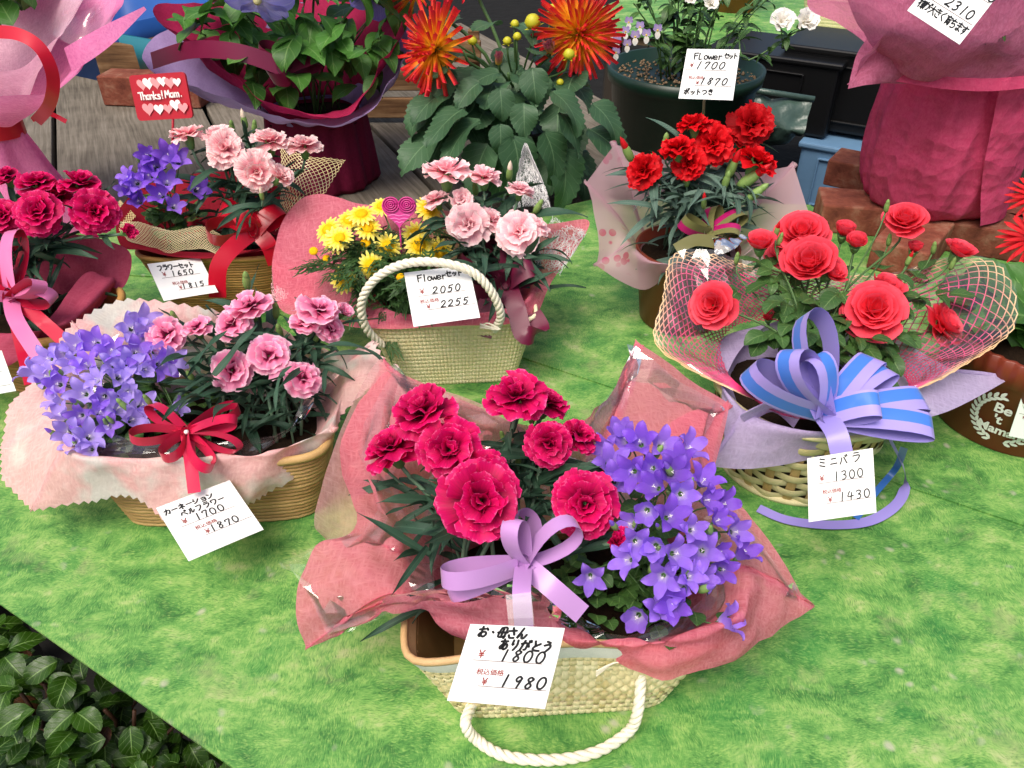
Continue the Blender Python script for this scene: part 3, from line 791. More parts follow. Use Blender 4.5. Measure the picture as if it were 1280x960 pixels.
M_bud = plain('bud_green', '#7d9c55', .45, nscale=60)
M_soil = plain('soil', '#241a12', .95, .1, 120, .5, .004)
M_wire = plain('dark_stick', '#20201e', .5)

# ------------------------------------------------------------------ setting: ground, tables, boards
def cloth_mat():
    n = NT('grass_print_sheet'); o = n.gen('Object')
    w = n.noise(o, 9, 3, out=1); ow = n.mix(.05, o, w); w2 = n.noise(o, 40, 2, out=1); of = n.mix(.005, ow, w2)
    big = n.noise(ow, 6, 3, .6); mid = n.noise(n.mapv(ow, (1, 1.5, 1)), 22, 6, .72)
    f1 = n.noise(n.mapv(of, (900, 210, 1)), 1.0, 3, .65); f2 = n.noise(n.mapv(of, (260, 820, 1)), 1.0, 3, .65)
    fib = n.mix(n.ramp(n.noise(o, 13, 2), [(.45, 0.0), (.55, 1.0)]), f1, f2)
    k = n.math('ADD', n.math('MULTIPLY', mid, .72), n.math('ADD', n.math('MULTIPLY', big, .20), n.math('MULTIPLY', fib, .10)))
    col = n.ramp(k, [(.36, '#33682f'), (.44, '#4d8a3c'), (.51, '#6ba44a'), (.57, '#88b45a'), (.64, '#adc079'), (.72, '#c8c6a6')])
    dry = n.noise(ow, 15, 4, .65); col = n.mix(n.ramp(dry, [(.58, 0.0), (.72, .55)]), col, '#9aa070')
    cool = n.noise(n.mapv(ow, (1.3, 1, 1)), 10, 3); col = n.mix(n.ramp(cool, [(.52, 0.0), (.68, .5)]), col, '#2f8a3c')
    col = n.mix(n.ramp(fib, [(.52, 0.0), (.72, .5)]), col, '#b8d470')
    col = n.mix(n.ramp(fib, [(.30, .6), (.47, 0.0)]), col, '#265e28')
    sp = n.n('TexVoronoi', Vector=of, Scale=48.0).outputs[0]; sps = n.noise(o, 21, 3)
    spot = n.math('MULTIPLY', n.ramp(sp, [(.10, 1.0), (.30, 0.0)]), n.ramp(sps, [(.54, 0.0), (.66, .75)]))
    col = n.mix(spot, col, '#c2bfa8')
    col = n.hsv(col, .502, .96, .84)
    return n.end(n.bsdf(col, .5, n.bump(fib, .0003, .3), .3))
M_cloth = cloth_mat()
M_dirt = plain('ground_dark', '#171614', .95, .2, 9, .5, .02)
mb = MB(); mb.add([(-40, -20, -.78), (40, -20, -.78), (40, 60, -.78), (-40, 60, -.78)], [(0, 1, 2, 3)])
g = mb.obj('ground', mat=M_dirt); g['kind'] = 'structure'
E1 = Vector((math.cos(math.radians(-31)), math.sin(math.radians(-31)), 0)); E2 = Vector((-E1.y, E1.x, 0))
def T(a, b, z=0.0): return E1 * a + E2 * b + UP * z
def slab(name, parent, P, z0, z1, mat):
    n = len(P); mb = MB()
    V = [(p[0], p[1], z1) for p in P] + [(p[0], p[1], z0) for p in P]
    mb.add(V, [tuple(range(n)), tuple(reversed(range(n, 2 * n)))] + [(i, i + n, (i + 1) % n + n, (i + 1) % n) for i in range(n)], [(v[0], v[1]) for v in V])
    return mb.obj(name, parent, mat=mat, smooth=False)
M_ply = plain('table_board', '#6d5a44', .8, .2, 12, .4)
M_leg = plain('table_leg', '#3b342c', .7)
tb = thing('display_table', 'long display table covered in grass print sheeting under the flower baskets', 'table', T(0, .9, -.75))
near = [T(-1.7, .203), T(1.35, .203)]
front = near
back_px = [(1330, 330), (1062, 288), (1012, 257), (742, 250), (690, 262), (330, 330), (-140, 330)]
P = [T(-1.6, .203), T(1.3, .203)] + [G(x, y) for x, y in back_px]
slab('board', tb, [T(-1.58, .215), T(1.28, .215)] + [G(x, y) - E2 * .03 for x, y in back_px], -.03, -.004, M_ply)
for a, b in ((-1.4, .35), (1.1, .35), (-1.2, .8), (.4, 1.3)):
    m_ = MB(); m_.box((-.025, -.025, -.78), (.025, .025, -.03), Matrix.Translation(T(a, b))); m_.obj('leg', tb, mat=M_leg, smooth=False)
# two overlapping sheets: the nearer one lies under the farther one along the seam
SEAM = .918
slab('grass_sheet', tb, [T(-1.6, .203), T(1.3, .203), T(1.3, SEAM + .05), T(-1.6, SEAM + .05)], -.004, -.0005, M_cloth)
Q = [T(-1.0, SEAM), T(1.3, SEAM)] + [G(x, y) for x, y in back_px if True]
slab('grass_sheet', tb, Q, 0.0004, .0022, M_cloth)

def wood_mat(name, a, b, c):
    n = NT(name); o = n.gen('Object'); uv = n.uv()
    w = n.noise(o, 3, 2, out=1); ov = n.mix(.02, o, w)
    gr = n.noise(n.mapv(ov, (7, 160, 110)), 1.0, 4, .55); st = n.noise(ov, 9, 4, .6)
    col = n.ramp(n.math('ADD', n.math('MULTIPLY', gr, .6), n.math('MULTIPLY', st, .4)), [(.33, a), (.5, b), (.68, c)])
    col = n.hsv(col, .5, 1, n.math('ADD', .8, n.math('MULTIPLY', n.rand(), .4)))
    return n.end(n.bsdf(col, .85, n.bump(gr, .002, .6), .2))
M_plank = wood_mat('weathered_boards', '#4c463d', '#676055', '#7d756a')
M_plank2 = wood_mat('old_brown_boards', '#4a3423', '#76583c', '#9a7d5c')
def box_obj(name, parent, size, M, mat, bevel=.003, world=False):
    mb = MB(); x, y, z = [s / 2 for s in size]; mb.box((-x, -y, -z), (x, y, z))
    o = mb.obj(name, None, mat=mat, smooth=False); o.parent = parent; o.matrix_local = M
    if bevel: md = o.modifiers.new('bevel', 'BEVEL'); md.width = bevel; md.segments = 2
    return o
bt = thing('board_stand', 'low stand of grey weathered boards behind the baskets at left', 'stand', (-.8, 1.9, -.75))
g0, g1 = G(67, 130, -.02), G(68, 225, -.02)
ang = math.atan2((g0 - g1).y, (g0 - g1).x)
dv_ = (g0 - g1).normalized(); pv_ = Vector((dv_.y, -dv_.x, 0))
for k, (o0, o1) in enumerate([(-.62, -.325), (-.31, -.006), (.006, .40), (.412, .80), (.812, 1.18), (1.192, 1.52)]):
    c = g1 + pv_ * (o0 + o1) / 2 + dv_ * .28 - Vector(bt.location); c.z = -.035 + .75
    box_obj('board', bt, (1.75, o1 - o0, .03), TRS(c, Matrix.Rotation(ang, 4, 'Z')), M_plank)
for a, b in ((-1.4, 1.7), (-.2, 1.75), (-1.5, 2.6), (.1, 2.3)):
    m_ = MB(); m_.box((a - .03, b - .03, -.78), (a + .03, b + .03, -.05)); m_.obj('leg', bt, mat=M_leg, smooth=False)

def brick_mat():
    n = NT('old_brick'); o = n.gen('Object'); a = n.noise(o, 18, 4, .65); b = n.noise(o, 140, 3)
    col = n.ramp(a, [(.3, '#5b2f25'), (.5, '#7d4636'), (.72, '#97715c')])
    col = n.hsv(col, .5, 1, n.math('ADD', .75, n.math('MULTIPLY', n.rand(), .5)))
    return n.end(n.bsdf(col, .9, n.bump(n.math('ADD', a, b), .003, .6), .2))
M_brick = brick_mat()
def brick(label, p, rz, size=(.21, .10, .06), mat=None):
    o = box_obj('brick', None, size, TRS((p[0], p[1], p[2] + size[2] / 2), Matrix.Rotation(rz, 4, 'Z')), mat or M_brick, .004)
    return tag(o, label, 'brick', 'bricks propping up the pots')
# ------------------------------------------------------------------ plant builders
LS_carn = leaf_set(M_leaf_carn, 8, lambda i: leaf_mesh(strap, (.3, .8, 1.3, .6, 1.5, -.3, 1.0, .1)[i], .45, 5, 12, i, wav=.02))
LS_carn_grey = leaf_set(M_leaf_carn_grey, 5, lambda i: leaf_mesh(strap, (.3, .7, 1.1, .5, 1.4)[i], .3, 5, 10, i + 9))
LS_bell = leaf_set(M_leaf_bell, 3, lambda i: leaf_mesh(ovate(.44, .42), .5 + .2 * i, .12, 7, 13, i, .03, wav=.03))
LS_rose = leaf_set(M_leaf_rose, 4, lambda i: leaf_mesh(ovate(.30, .45), .5 + .25 * i, .2, 7, 13, i, .018, wav=.02))
LS_clem = leaf_set(M_leaf_clem, 4, lambda i: leaf_mesh(ovate(.33, .38), .4 + .3 * i, .18, 7, 10, i, wav=.04))
LS_dahlia = leaf_set(M_leaf_dahlia, 4, lambda i: leaf_mesh(ovate(.30, .36), .5 + .25 * i, .15, 9, 21, i, .055, wav=.05))
LS_dark = leaf_set(M_leaf_dark, 4, lambda i: leaf_mesh(ovate(.32, .48), .3 + .25 * i, .26, 7, 19, i, .030, wav=.04))
def feather(i):
    r = random.Random(i + 3); b = MB()
    def seg(x0, y0, ang, L, w, bend):
        n = 4; V = []
        for j in range(n):
            t = j / (n - 1); a = ang + bend * t; x = x0 + math.sin(a) * L * t; y = y0 + math.cos(a) * L * t; ww = w * (1 - t * .75)
            z = -.25 * (y * y) + .03 * r.uniform(-1, 1)
            V += [(x - ww * math.cos(a), y + ww * math.sin(a), z), (x + ww * math.cos(a), y - ww * math.sin(a), z)]
        b.add(V, grid_faces(2, n), [(i % 2, i / 8) for i in range(2 * n)])
    seg(0, 0, 0, 1, .045, r.uniform(-.2, .2))
    for k in range(4):
        y = .3 + .17 * k
        for s in (-1, 1):
            seg(0, y, s * r.uniform(.6, .95), .42 - .05 * k, .045, -s * .3); seg(s * .14, y + .13, s * .15, .2, .035, 0)
    return b.mesh(None, name='leaf')
LS_daisy = leaf_set(M_leaf_daisy, 3, feather)

def bud_mesh(green, tipm, tip=.35):
    b = MB(); b.lathe([(0, 0), (.16, .03), (.21, .25), (.22, .5), (.19, .75), (.14, .9)], 10, mi=0); b.lathe([(.15, .82), (.17, .95), (.11, 1.0 + tip * .5), (0, 1 + tip)], 10, mi=1)
    return b.mesh([green, tipm], name='bud')
M_hotbud = plain('bud_pink_tip', '#d0215f', .5); M_redbud = plain('bud_red_tip', '#c3101c', .5); M_palebud = plain('bud_pale_tip', '#f2dfc6', .5)
BUD = {}
def bud(parent, loc, axis, L, kind):
    if kind not in BUD: BUD[kind] = bud_mesh(M_bud, {'green': M_bud, 'hot': M_hotbud, 'red': M_redbud, 'pale': M_palebud, 'violet': M_bell}[kind], .25 if kind == 'green' else .5)
    return obj('bud', BUD[kind], parent, M=TRS(loc, frame(axis, U(0, 6)), L))
def facing(p, f, side=0.0, jit=.12):         # between straight up (0) and towards the viewer's side (1), leaning sideways
    a = UP.lerp(to_cam(p), f) + Vector((side, 0, 0)) + Vector((U(-jit, jit), U(-jit, jit), 0))
    return a.normalized()
def carnation_plant(name, label, base, flowers, key, mat, buds=(), nleaf=40, leafset=None, spread=(.06, .05), leafL=(.06, .11), split=True, lz=(0.0, .12), stem_mat=None, group='carnation plants', rings=None, frill=1.0, leaf_up=.6, keepout=()):
    """flowers: (px, py, z, radius_px, facing, side[, open])"""
    L0 = Vector(base); th = thing(name, label, 'plant', L0, group)
    leafset = leafset or LS_carn; sm = stem_mat or M_stem_grey
    stems = []; keep = list(keepout)
    for fl in flowers:
        px, py, z, rp, fc, sd = fl[:6]; fc = fc if fc >= .6 else max(-.1, fc - .4); op = fl[6] if len(fl) > 6 else 1.0
        p = G(px, py, z); R = rp * depth(p) / F; ax = facing(p, fc, sd)
        carnation(th, p - L0, ax, R, key, mat, M_calyx, op, split, frill, rings); keep.append((p + ax * R * .3, R * .95)); keep.append((p + to_cam(p) * R * 1.2, R * .9))
        foot = L0 + Vector((U(-1, 1) * spread[0] * .5, U(-1, 1) * spread[1] * .5, 0))
        path = stem_path(foot, p - ax * R * .7, ax); stems.append(path)
        mb = MB(); mb.tube(path, .0022, 6); mb.obj('stem', th, mat=sm)
    for (px, py, z, Lp, kind, sd) in buds:
        p = G(px, py, z); Lb = Lp * depth(p) / F; ax = facing(p, .25, sd)
        bud(th, p - L0 - ax * Lb * .6, ax, Lb, kind)
        foot = L0 + Vector((U(-1, 1) * spread[0] * .5, U(-1, 1) * spread[1] * .5, 0)); path = stem_path(foot, p - ax * Lb * .6, ax); stems.append(path)
        mb = MB(); mb.tube(path, .0016, 6); mb.obj('stem', th, mat=sm)
    i = -1; tries = 0
    while i < nleaf and tries < nleaf * 4:
        i += 1; tries += 1
        if stems and i % 3:
            path = rnd.choice(stems); k = rnd.randrange(2, len(path) - 1); p = path[k]
        else:
            a = U(0, 6.28); q = math.sqrt(U(0, 1)); p = L0 + Vector((math.cos(a) * q * spread[0], math.sin(a) * q * spread[1], U(*lz)))
        a = U(0, 6.28) if i % 2 else U(3.4, 6.0)
        d = Vector((math.cos(a), math.sin(a), U(leaf_up - .45, leaf_up + .55)))
        Lf = U(*leafL); dn = d.normalized(); pts = [p + dn * Lf * .5, p + dn * Lf * .9]
        if any((q - c).length < r for q in pts for c, r in keep): i -= 1; continue
        put_leaf(th, rnd.choice(leafset), p - L0, d, Lf, U(-.9, .9), wid=U(.7, 1.5))
    return th
BM = {}
def bellflower_plant(label, base, flowers, mats, nleaf=40, rpx=20, spread=(.07, .06), leafL=(.012, .024), lz=(0, .1), nbud=8, group='bellflower plants', name='bellflower_plant', extra_leaf=()):
    """flowers: (px, py, z, facing, side)"""
    L0 = Vector(base); th = thing(name, label, 'plant', L0, group)
    for m in mats:
        if m.name not in BM:
            BM[m.name] = [bell_mesh(i, o) for i, o in ((1, 1.0), (2, .8), (3, .62), (4, .35))]
            for q in BM[m.name]: q.materials.append(m)
    if 'core' not in BM: BM['core'] = bell_core(M_calyx, M_white)
    stems = []
    for fl in flowers:
        px, py, z, fc, sd = fl[:5]
        p = G(px, py, z); R = rpx * U(.80, 1.12) * depth(p) / F; ax = facing(p, fc, sd, .38)
        ms = BM[rnd.choice(mats).name]; me = rnd.choice(ms[:3] * 3 + ms[3:]) if len(fl) < 6 else ms[fl[5]]
        Rm = frame(ax, U(0, 6.28)); o = obj('flower', me, th, M=TRS(p - L0 - ax * R * .5, Rm, R))
        obj('calyx', BM['core'], o)
        foot = L0 + Vector((U(-1, 1) * spread[0] * .4, U(-1, 1) * spread[1] * .4, 0))
        path = stem_path(foot, p - ax * R * .66, ax); stems.append(path); mb = MB(); mb.tube(path, .0009, 5); mb.obj('stem', th, mat=M_stem)
    for i in range(nbud):
        path = rnd.choice(stems); p = path[-2] + Vector((U(-.02, .02), U(-.02, .0), U(0, .015)))
        bud(th, p - L0, (U(-.5, .5), U(-.6, .1), 1), U(.010, .018), rnd.choice(('green', 'violet')))
    for i in range(nleaf):
        path = rnd.choice(stems)
        if i % 2: p = path[rnd.randrange(1, 4)] + Vector((U(-.01, .01), U(-.015, .01), 0))
        else:
            a = U(0, 6.28); q = math.sqrt(U(0, 1)); p = L0 + Vector((math.cos(a) * q * spread[0], math.sin(a) * q * spread[1], U(*lz)))
        a = U(0, 6.28); put_leaf(th, rnd.choice(LS_bell), p - L0, (math.cos(a), math.sin(a), U(-.2, .7)), U(*leafL), U(-.5, .5))
    for (px, py, z, Lp) in extra_leaf:
        p = G(px, py, z); L = Lp * depth(p) / F; put_leaf(th, rnd.choice(LS_bell), p - L0, (U(-.3, .3), -.6, U(.2, .6)), L, U(-.3, .3), wid=1.15)
    return th
def filler(px_poly_c, n, spread_px, zr): return [(px_poly_c[0] + rnd.gauss(0, spread_px[0]), px_poly_c[1] + rnd.gauss(0, spread_px[1]), U(*zr)) for _ in range(n)]
# ------------------------------------------------------------------ front basket: woven straw, coral pink wrap
M_straw = straw_mat('straw_natural', '#cdbb80', '#f6ebbe')
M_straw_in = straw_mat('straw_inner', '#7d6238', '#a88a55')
M_rim_tan = straw_mat('rim_braid_tan', '#b48c58', '#d9b98a')
M_band_white = straw_mat('rim_band_white', '#c9cac2', '#eceae2')
M_rope = plain('cotton_rope', '#e9e2cc', .8, .2, 300, .18, .0006)
TAGM = {'tag': plain('tag_card', '#e2e3e0', .55, .35, 25, .03), 'ink': plain('marker_ink', '#141414', .5), 'print': plain('red_print', '#8c2f2a', .6), 'line': plain('ruled_line', '#6b5650', .6)}
c1 = (G(562, 900) + G(825, 885)) / 2; rz1 = .06
cen = Vector((c1.x + .002, c1.y + .075, 0))
bk = thing('woven_basket', 'flared straw basket with braided rope handle at the very front', 'basket', cen, 'gift baskets', rz1)
t1 = Tub(.215, .150, .295, .172, .112, 7.0, sag=.018, pinch=.28)
woven_basket(bk, t1, 13, 118, M_straw, True, M_straw_in, top=.84)
mbb = MB(); N = 120; V = []
for h, o in ((.83, .0016), (.90, .0026), (.99, .0024)): V += [t1.pt(i / N, h, o)[0] for i in range(N)]
mbb.add(V, grid_faces(N, 3, True), [(i / N * 60, j / 2) for j in range(3) for i in range(N)])
mbb.obj('white_band', bk, mat=M_band_white, world=False)
mbb = MB(); V = []
for h, o in ((.80, -.0035), (1.0, -.003)): V += [t1.pt(i / N, h, o)[0] for i in range(N)]
mbb.add(V, grid_faces(N, 2, True), [(i / N * 60, j) for j in range(2) for i in range(N)]); mbb.obj('lining', bk, mat=M_rim_tan, world=False)
rim_roll(bk, t1, 1.0, .0036, M_rim_tan)
hp = [Yp(592, 862, .455), Yp(590, 880, .44), G(582, 905, .030), G(596, 925, .012), G(632, 945, .008), G(690, 950, .008), G(745, 940, .008), G(785, 915, .012), G(797, 890, .035), Yp(801, 850, .445), Yp(800, 830, .452)]
rope(bk, hp, .0052, M_rope, 'handle', k=240)
rope(bk, [G(740, 590, .10) + Vector((0, .03, 0)), G(735, 585, .17), G(680, 570, .19), G(620, 580, .17), G(612, 590, .10) + Vector((0, .03, 0))], .0058, M_rope, 'handle', k=120)
for q in (.2, .7, 1.2): ribbon(bk, [Yp(795, 832, .447), Yp(770, 828, .440 + .003 * q), Yp(745, 838 + 6 * q, .437)], .0012, [M_rope, M_rope], 'loose_thread', k=10)

M_wrapA = paper_mat('coral_wrap_paper', '#f88298', '#fcb4be', alpha=.88, trans=.55)
M_wrapA2 = paper_mat('pale_wrap_paper', '#f4aeb2', '#fad2ce', alpha=.55, trans=.5)
M_cello = cello_mat('cellophane')
wp = thing('wrapping_paper', 'coral pink wrapping paper spreading wide around the front straw basket', 'wrapping paper', cen, 'wrapping papers')
cw = Vector((cen.x + .01, cen.y + .01, 0))
# outer outline going round: front-left corner, left, back-left lobe, back, back-right lobe, right, front-right, front
O = [G(383, 808, .085), G(371, 747, .125), G(398, 680, .15), G(445, 655, .165), G(425, 560, .175), G(478, 458, .20), G(580, 500, .20), G(660, 530, .20), G(735, 520, .20),
     G(800, 434, .205), G(908, 505, .165), G(893, 590, .15), G(940, 650, .13), G(1010, 758, .08), G(930, 812, .075), G(838, 846, .080), G(768, 818, .088), G(715, 772, .105),
     Yp(690, 758, .452), Yp(640, 752, .455), Yp(570, 752, .455), Yp(500, 766, .455), G(440, 785, .10)]
O = corners(O, (0, 5, 9, 10, 13)); nO = len(O)
rows = wrap_rows(cw, (.10, .06, .06), (.150, .094, .121), O, rz1, sag=.17, midk=.35, e=6, inside=range(nO - 5, nO))
sheet_obj('paper_sheet', wp, rows, M_wrapA, 210, 30, True, .009, 24, 2.3)
# paler second sheet standing up behind the flowers, and folded flap on the back right
back = [G(400, 665, .145), G(392, 640, .15), G(425, 535, .18), G(470, 452, .205), G(500, 470, .20), G(590, 500, .205), G(660, 540, .20)]
low = [Vector((-.115 + .02 * i, .50 + .02 * i, .10)) for i in range(7)]
sheet_obj('paper_sheet', wp, [low, [a.lerp(b, .55) + Vector((0, .0, -.008)) for a, b in zip(low, back)], [b + Vector((0.002, -.004, .002)) for b in back]], M_wrapA2, 70, 20, False, .005, 17, 5.0)
fl = [[G(912, 506, .166), G(905, 540, .160), G(892, 588, .15)], [G(870, 512, .176), G(866, 545, .172), G(875, 590, .16)], [G(838, 528, .182), G(840, 550, .178), G(858, 580, .17)]]
sheet_obj('folded_flap', wp, fl, M_wrapA, 14, 14, False, .001, 20, 1.0)
# cellophane over the inside of the paper
Oc = [p.lerp(cw + UP * .12, .08) + UP * .014 for p in O]
Oc[3] = G(352, 700, .13); Oc[2] = G(380, 735, .135)
rowsc = wrap_rows(cw, (.095, .055, .075), (.130, .082, .118), Oc, rz1, sag=-.03)
o = sheet_obj('cellophane', wp, rowsc[1:], M_cello, 96, 12, True, .013, 38, 8.1, pin0=False, smooth=False)

# contents
soil = MB(); N = 40; soil.add([Vector(super_pt(cw, .12, .075, 6.2832 * i / N, rz1) + (.085,)) for i in range(N)], [tuple(range(N))])
pk = thing('growing_pots', 'dark potting soil hidden inside the front straw basket', 'soil', cen); soil.obj('soil', pk, mat=M_soil)
K = G(655, 705, .18); K1 = K
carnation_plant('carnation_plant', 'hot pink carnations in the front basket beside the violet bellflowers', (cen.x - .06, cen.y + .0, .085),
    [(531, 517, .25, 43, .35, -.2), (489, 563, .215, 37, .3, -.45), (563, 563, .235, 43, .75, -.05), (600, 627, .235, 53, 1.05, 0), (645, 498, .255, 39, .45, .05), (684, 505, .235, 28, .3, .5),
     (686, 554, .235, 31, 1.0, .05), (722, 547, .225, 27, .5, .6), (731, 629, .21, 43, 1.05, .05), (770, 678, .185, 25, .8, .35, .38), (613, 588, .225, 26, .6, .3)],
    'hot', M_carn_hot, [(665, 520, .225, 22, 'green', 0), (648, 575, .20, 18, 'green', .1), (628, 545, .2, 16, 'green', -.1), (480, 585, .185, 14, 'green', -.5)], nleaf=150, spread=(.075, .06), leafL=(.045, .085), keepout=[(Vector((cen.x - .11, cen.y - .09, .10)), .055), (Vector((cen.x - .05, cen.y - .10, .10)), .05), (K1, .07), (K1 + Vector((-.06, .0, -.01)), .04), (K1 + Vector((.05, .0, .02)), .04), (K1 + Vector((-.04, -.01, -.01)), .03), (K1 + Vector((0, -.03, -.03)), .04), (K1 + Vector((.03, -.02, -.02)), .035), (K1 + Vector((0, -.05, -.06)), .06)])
bf = [(782, 548, .22, .3, -.2), (800, 552, .225, .4, 0), (828, 555, .22, .5, .1), (765, 580, .215, .8, -.2), (790, 590, .225, .8, -.1), (815, 585, .23, .7, 0), (850, 575, .225, .6, .1), (880, 600, .215, .6, .4),
      (768, 600, .21, .9, -.3), (862, 560, .215, .4, .3), (840, 590, .23, .7, .1), (818, 608, .228, 1.0, 0), (853, 618, .225, 1.0, .1), (885, 625, .21, .9, .4), (808, 640, .222, 1.1, -.05), (866, 662, .212, 1.1, .1),
      (898, 650, .20, .9, .5), (838, 645, .218, .9, .1), (795, 678, .205, 1.1, -.1), (818, 684, .203, 1.2, 0), (900, 690, .178, .9, .5), (846, 692, .195, 1.2, .1), (878, 688, .19, 1.0, .3), (930, 690, .165, .6, .9),
      (828, 722, .18, 1.3, -.1), (862, 720, .178, 1.2, .1), (880, 722, .168, 1.2, .4), (842, 756, .155, 1.4, .05), (825, 760, .15, 1.2, -.2), (904, 712, .165, 1.1, .6), (920, 665, .18, .7, .9), (783, 700, .19, 1.2, -.4),
      (738, 722, .155, 1.2, -.1), (796, 772, .135, 1.7, -.1, 3), (910, 776, .125, .8, 1.2, 1), (756, 562, .21, .5, -.6), (775, 540, .215, .1, -.3, 3), (905, 630, .195, .7, .8), (850, 735, .165, 1.2, 0), (788, 655, .2, .9, -.3)]
bellflower_plant('violet bellflowers spilling over the right side of the front basket', (cen.x + .075, cen.y + .01, .085), bf, [M_bell, M_bell, M_bell_dark], nleaf=90, rpx=26, spread=(.07, .06), nbud=22,
    extra_leaf=[(868, 765, .13, 24), (775, 745, .13, 22), (790, 760, .125, 20), (760, 775, .12, 20), (815, 745, .14, 20), (835, 800, .11, 24), (745, 735, .14, 18), (905, 765, .12, 22), (720, 745, .125, 18), (700, 730, .13, 18), (680, 738, .12, 16)] + [(U(665, 860), U(715, 775), U(.112, .135), U(16, 24)) for _ in range(44)])
M_lilac = satin_mat('satin_lilac', '#cc9ad8'); LM = [M_lilac, M_lilac]
K = K1
bw = thing('ribbon_bow', 'shiny lilac satin bow tied in front of the hot pink carnations', 'bow', K, 'ribbon bows')
def bowloops(th, K, w, specs, mats):
    for (px, py, dep, Hh, al) in specs: bow_loop(th, K, D(px, py, depth(K) + dep), w, Hh, mats, side=al)
bowloops(bw, K, .0165, [(552, 722, -.02, .020, 1.15), (655, 640, .03, .020, .75), (722, 655, -.005, .020, .75), (640, 652, -.03, .014, .9), (560, 740, .01, .016, 1.2)], LM)
knot(bw, K, .009, LM)
ribbon(bw, [K, D(690, 735, depth(K) - .015), D(728, 768, depth(K) - .01)], .018, LM, k=16)
ribbon(bw, [K, D(652, 740, depth(K) - .04), D(655, 784, depth(K) - .045)], .0155, LM, k=16)
M_tape = cello_mat('clear_tape', haze=.12)
ribbon(bw, [D(648, 742, depth(K) - .045), D(652, 783, depth(K) - .050)], .021, [M_tape, M_tape], 'tape', k=6)
it = tag_std([write('お・母さん', 12, 2, 13, 10.5, 2.6, .1), write('ありがとう', 38, 15.5, 12.5, 11.2, 2.6, .1)], '1800', '1980', y1=41, y2=69, x1=30, k1=(22, 56), adv=12, h=13.5, inkw=2.2, slant=.15)
price_tag('price tag reading 1800 and 1980 hanging on the front straw basket', [(588, 780), (706, 785), (559, 876)], depth(K) - .062, -55, it, TAGM, Hn=87, curl=.03)
# ------------------------------------------------------------------ left basket: corded tan basket, pale pink pinked-edge paper
M_cord = straw_mat('paper_cord_tan', '#967444', '#c6a46c'); M_cord2 = straw_mat('paper_cord_honey', '#9a7038', '#c89a58')
def corded_basket(name, label, cen, rz, tub, nrow, mat, rim_mat, top=1.0):
    th = thing(name, label, 'basket', cen, 'gift baskets', rz); n = 130; r = tub.h * top / nrow * .54
    for k in range(nrow):
        h = (k + .5) / nrow * top; V = []; m = 6
        for i in range(n):
            tw = .12 * r * math.sin(i * 2.1 + k * 1.3)
            q, nn, t = tub.pt(i / n, h, tw)
            V += [q + nn * math.cos(a) * r + UP * math.sin(a) * r for a in np.linspace(0, 2 * math.pi, m, endpoint=False)]
        Fc = [(i * m + j, ((i + 1) % n) * m + j, ((i + 1) % n) * m + (j + 1) % m, i * m + (j + 1) % m) for i in range(n) for j in range(m)]
        obj('cord', mesh(V, Fc, [(j / m, i * .5) for i in range(n) for j in range(m)], mats=[mat], name='cord'), th)
    liner(tub, mat, th, -.003, top=.99 * top); rim_roll(th, tub, top, r * 1.5, rim_mat)
    return th
cen2 = Vector((-.362, .775, 0)); rz2 = .07; t2 = Tub(.235, .15, .285, .175, .105, 6.0)
corded_basket('corded_basket', 'tan corded basket under pale pink paper at the left', cen2, rz2, t2, 17, M_cord, M_cord)
M_wrapB = paper_mat('pale_pink_paper', '#f6bcbc', '#fadcd6', alpha=.93, trans=.35, patch='#dfe2da')
wp2 = thing('wrapping_paper', 'pale pink paper with zigzag cut edges around the left basket', 'wrapping paper', cen2, 'wrapping papers')
O2 = [G(42, 636, .055), G(6, 600, .07), G(4, 560, .09), G(14, 512, .115), G(48, 470, .14), G(90, 405, .19), G(150, 375, .20), G(240, 382, .20), G(330, 402, .19), G(405, 436, .17), G(468, 430, .165), G(490, 464, .15),
      G(430, 515, .12), G(408, 555, .10), G(345, 610, .07), G(300, 632, .06), G(215, 652, .058), G(165, 622, .08), G(110, 625, .065)]
O2 = corners(O2, (0, 2, 5, 10, 11, 13))
rows2 = wrap_rows(cen2, (.10, .06, .06), (.147, .093, .122), O2, rz2, sag=.14, midk=.35, e=5)
sheet_obj('paper_sheet', wp2, rows2, M_wrapB, 260, 24, True, .008, 17, 4.4, zig=.0022)
Oc = [p.lerp(cen2 + UP * .13, .3) + UP * .012 for p in O2]
sheet_obj('cellophane', wp2, wrap_rows(cen2, (.095, .055, .075), (.120, .070, .125), Oc, rz2, sag=.02)[1:], M_cello, 60, 9, True, .010, 30, 3.1, pin0=False, smooth=False)
def soil_patch(label, c, a, b, z, rz=0, name='potting_soil'):
    th = thing(name, label, 'soil', (c[0], c[1], z)); m_ = MB(); N = 40; V = []
    for k, f in enumerate((.0, .5, 1.0)):
        for i in range(N):
            x, y = super_pt(c, max(a * f, .001), max(b * f, .001), 6.2832 * i / N, rz); V.append((x, y, z + .006 * (1 - f) + U(-.002, .002)))
    m_.add(V, grid_faces(N, 3, True)); m_.obj('soil', th, mat=M_soil); return th
soil_patch('dark soil between the plants in the left basket', cen2, .12, .07, .085, rz2)
def zfall(py, y0, z0, y1, z1): return z0 + (z1 - z0) * (py - y0) / (y1 - y0)
bl2 = [(60, 448), (36, 464), (78, 440), (95, 432), (118, 428), (140, 438), (165, 410), (180, 402), (196, 440), (202, 456), (182, 462), (160, 455), (150, 470), (120, 474), (104, 492), (72, 480), (68, 500), (90, 455), (130, 496), (148, 510),
       (160, 490), (125, 515), (100, 520), (85, 540), (94, 556), (112, 545), (75, 518), (166, 524), (135, 532), (112, 562), (182, 420), (216, 450), (178, 506), (222, 508), (108, 455), (142, 455), (170, 440), (58, 470)]
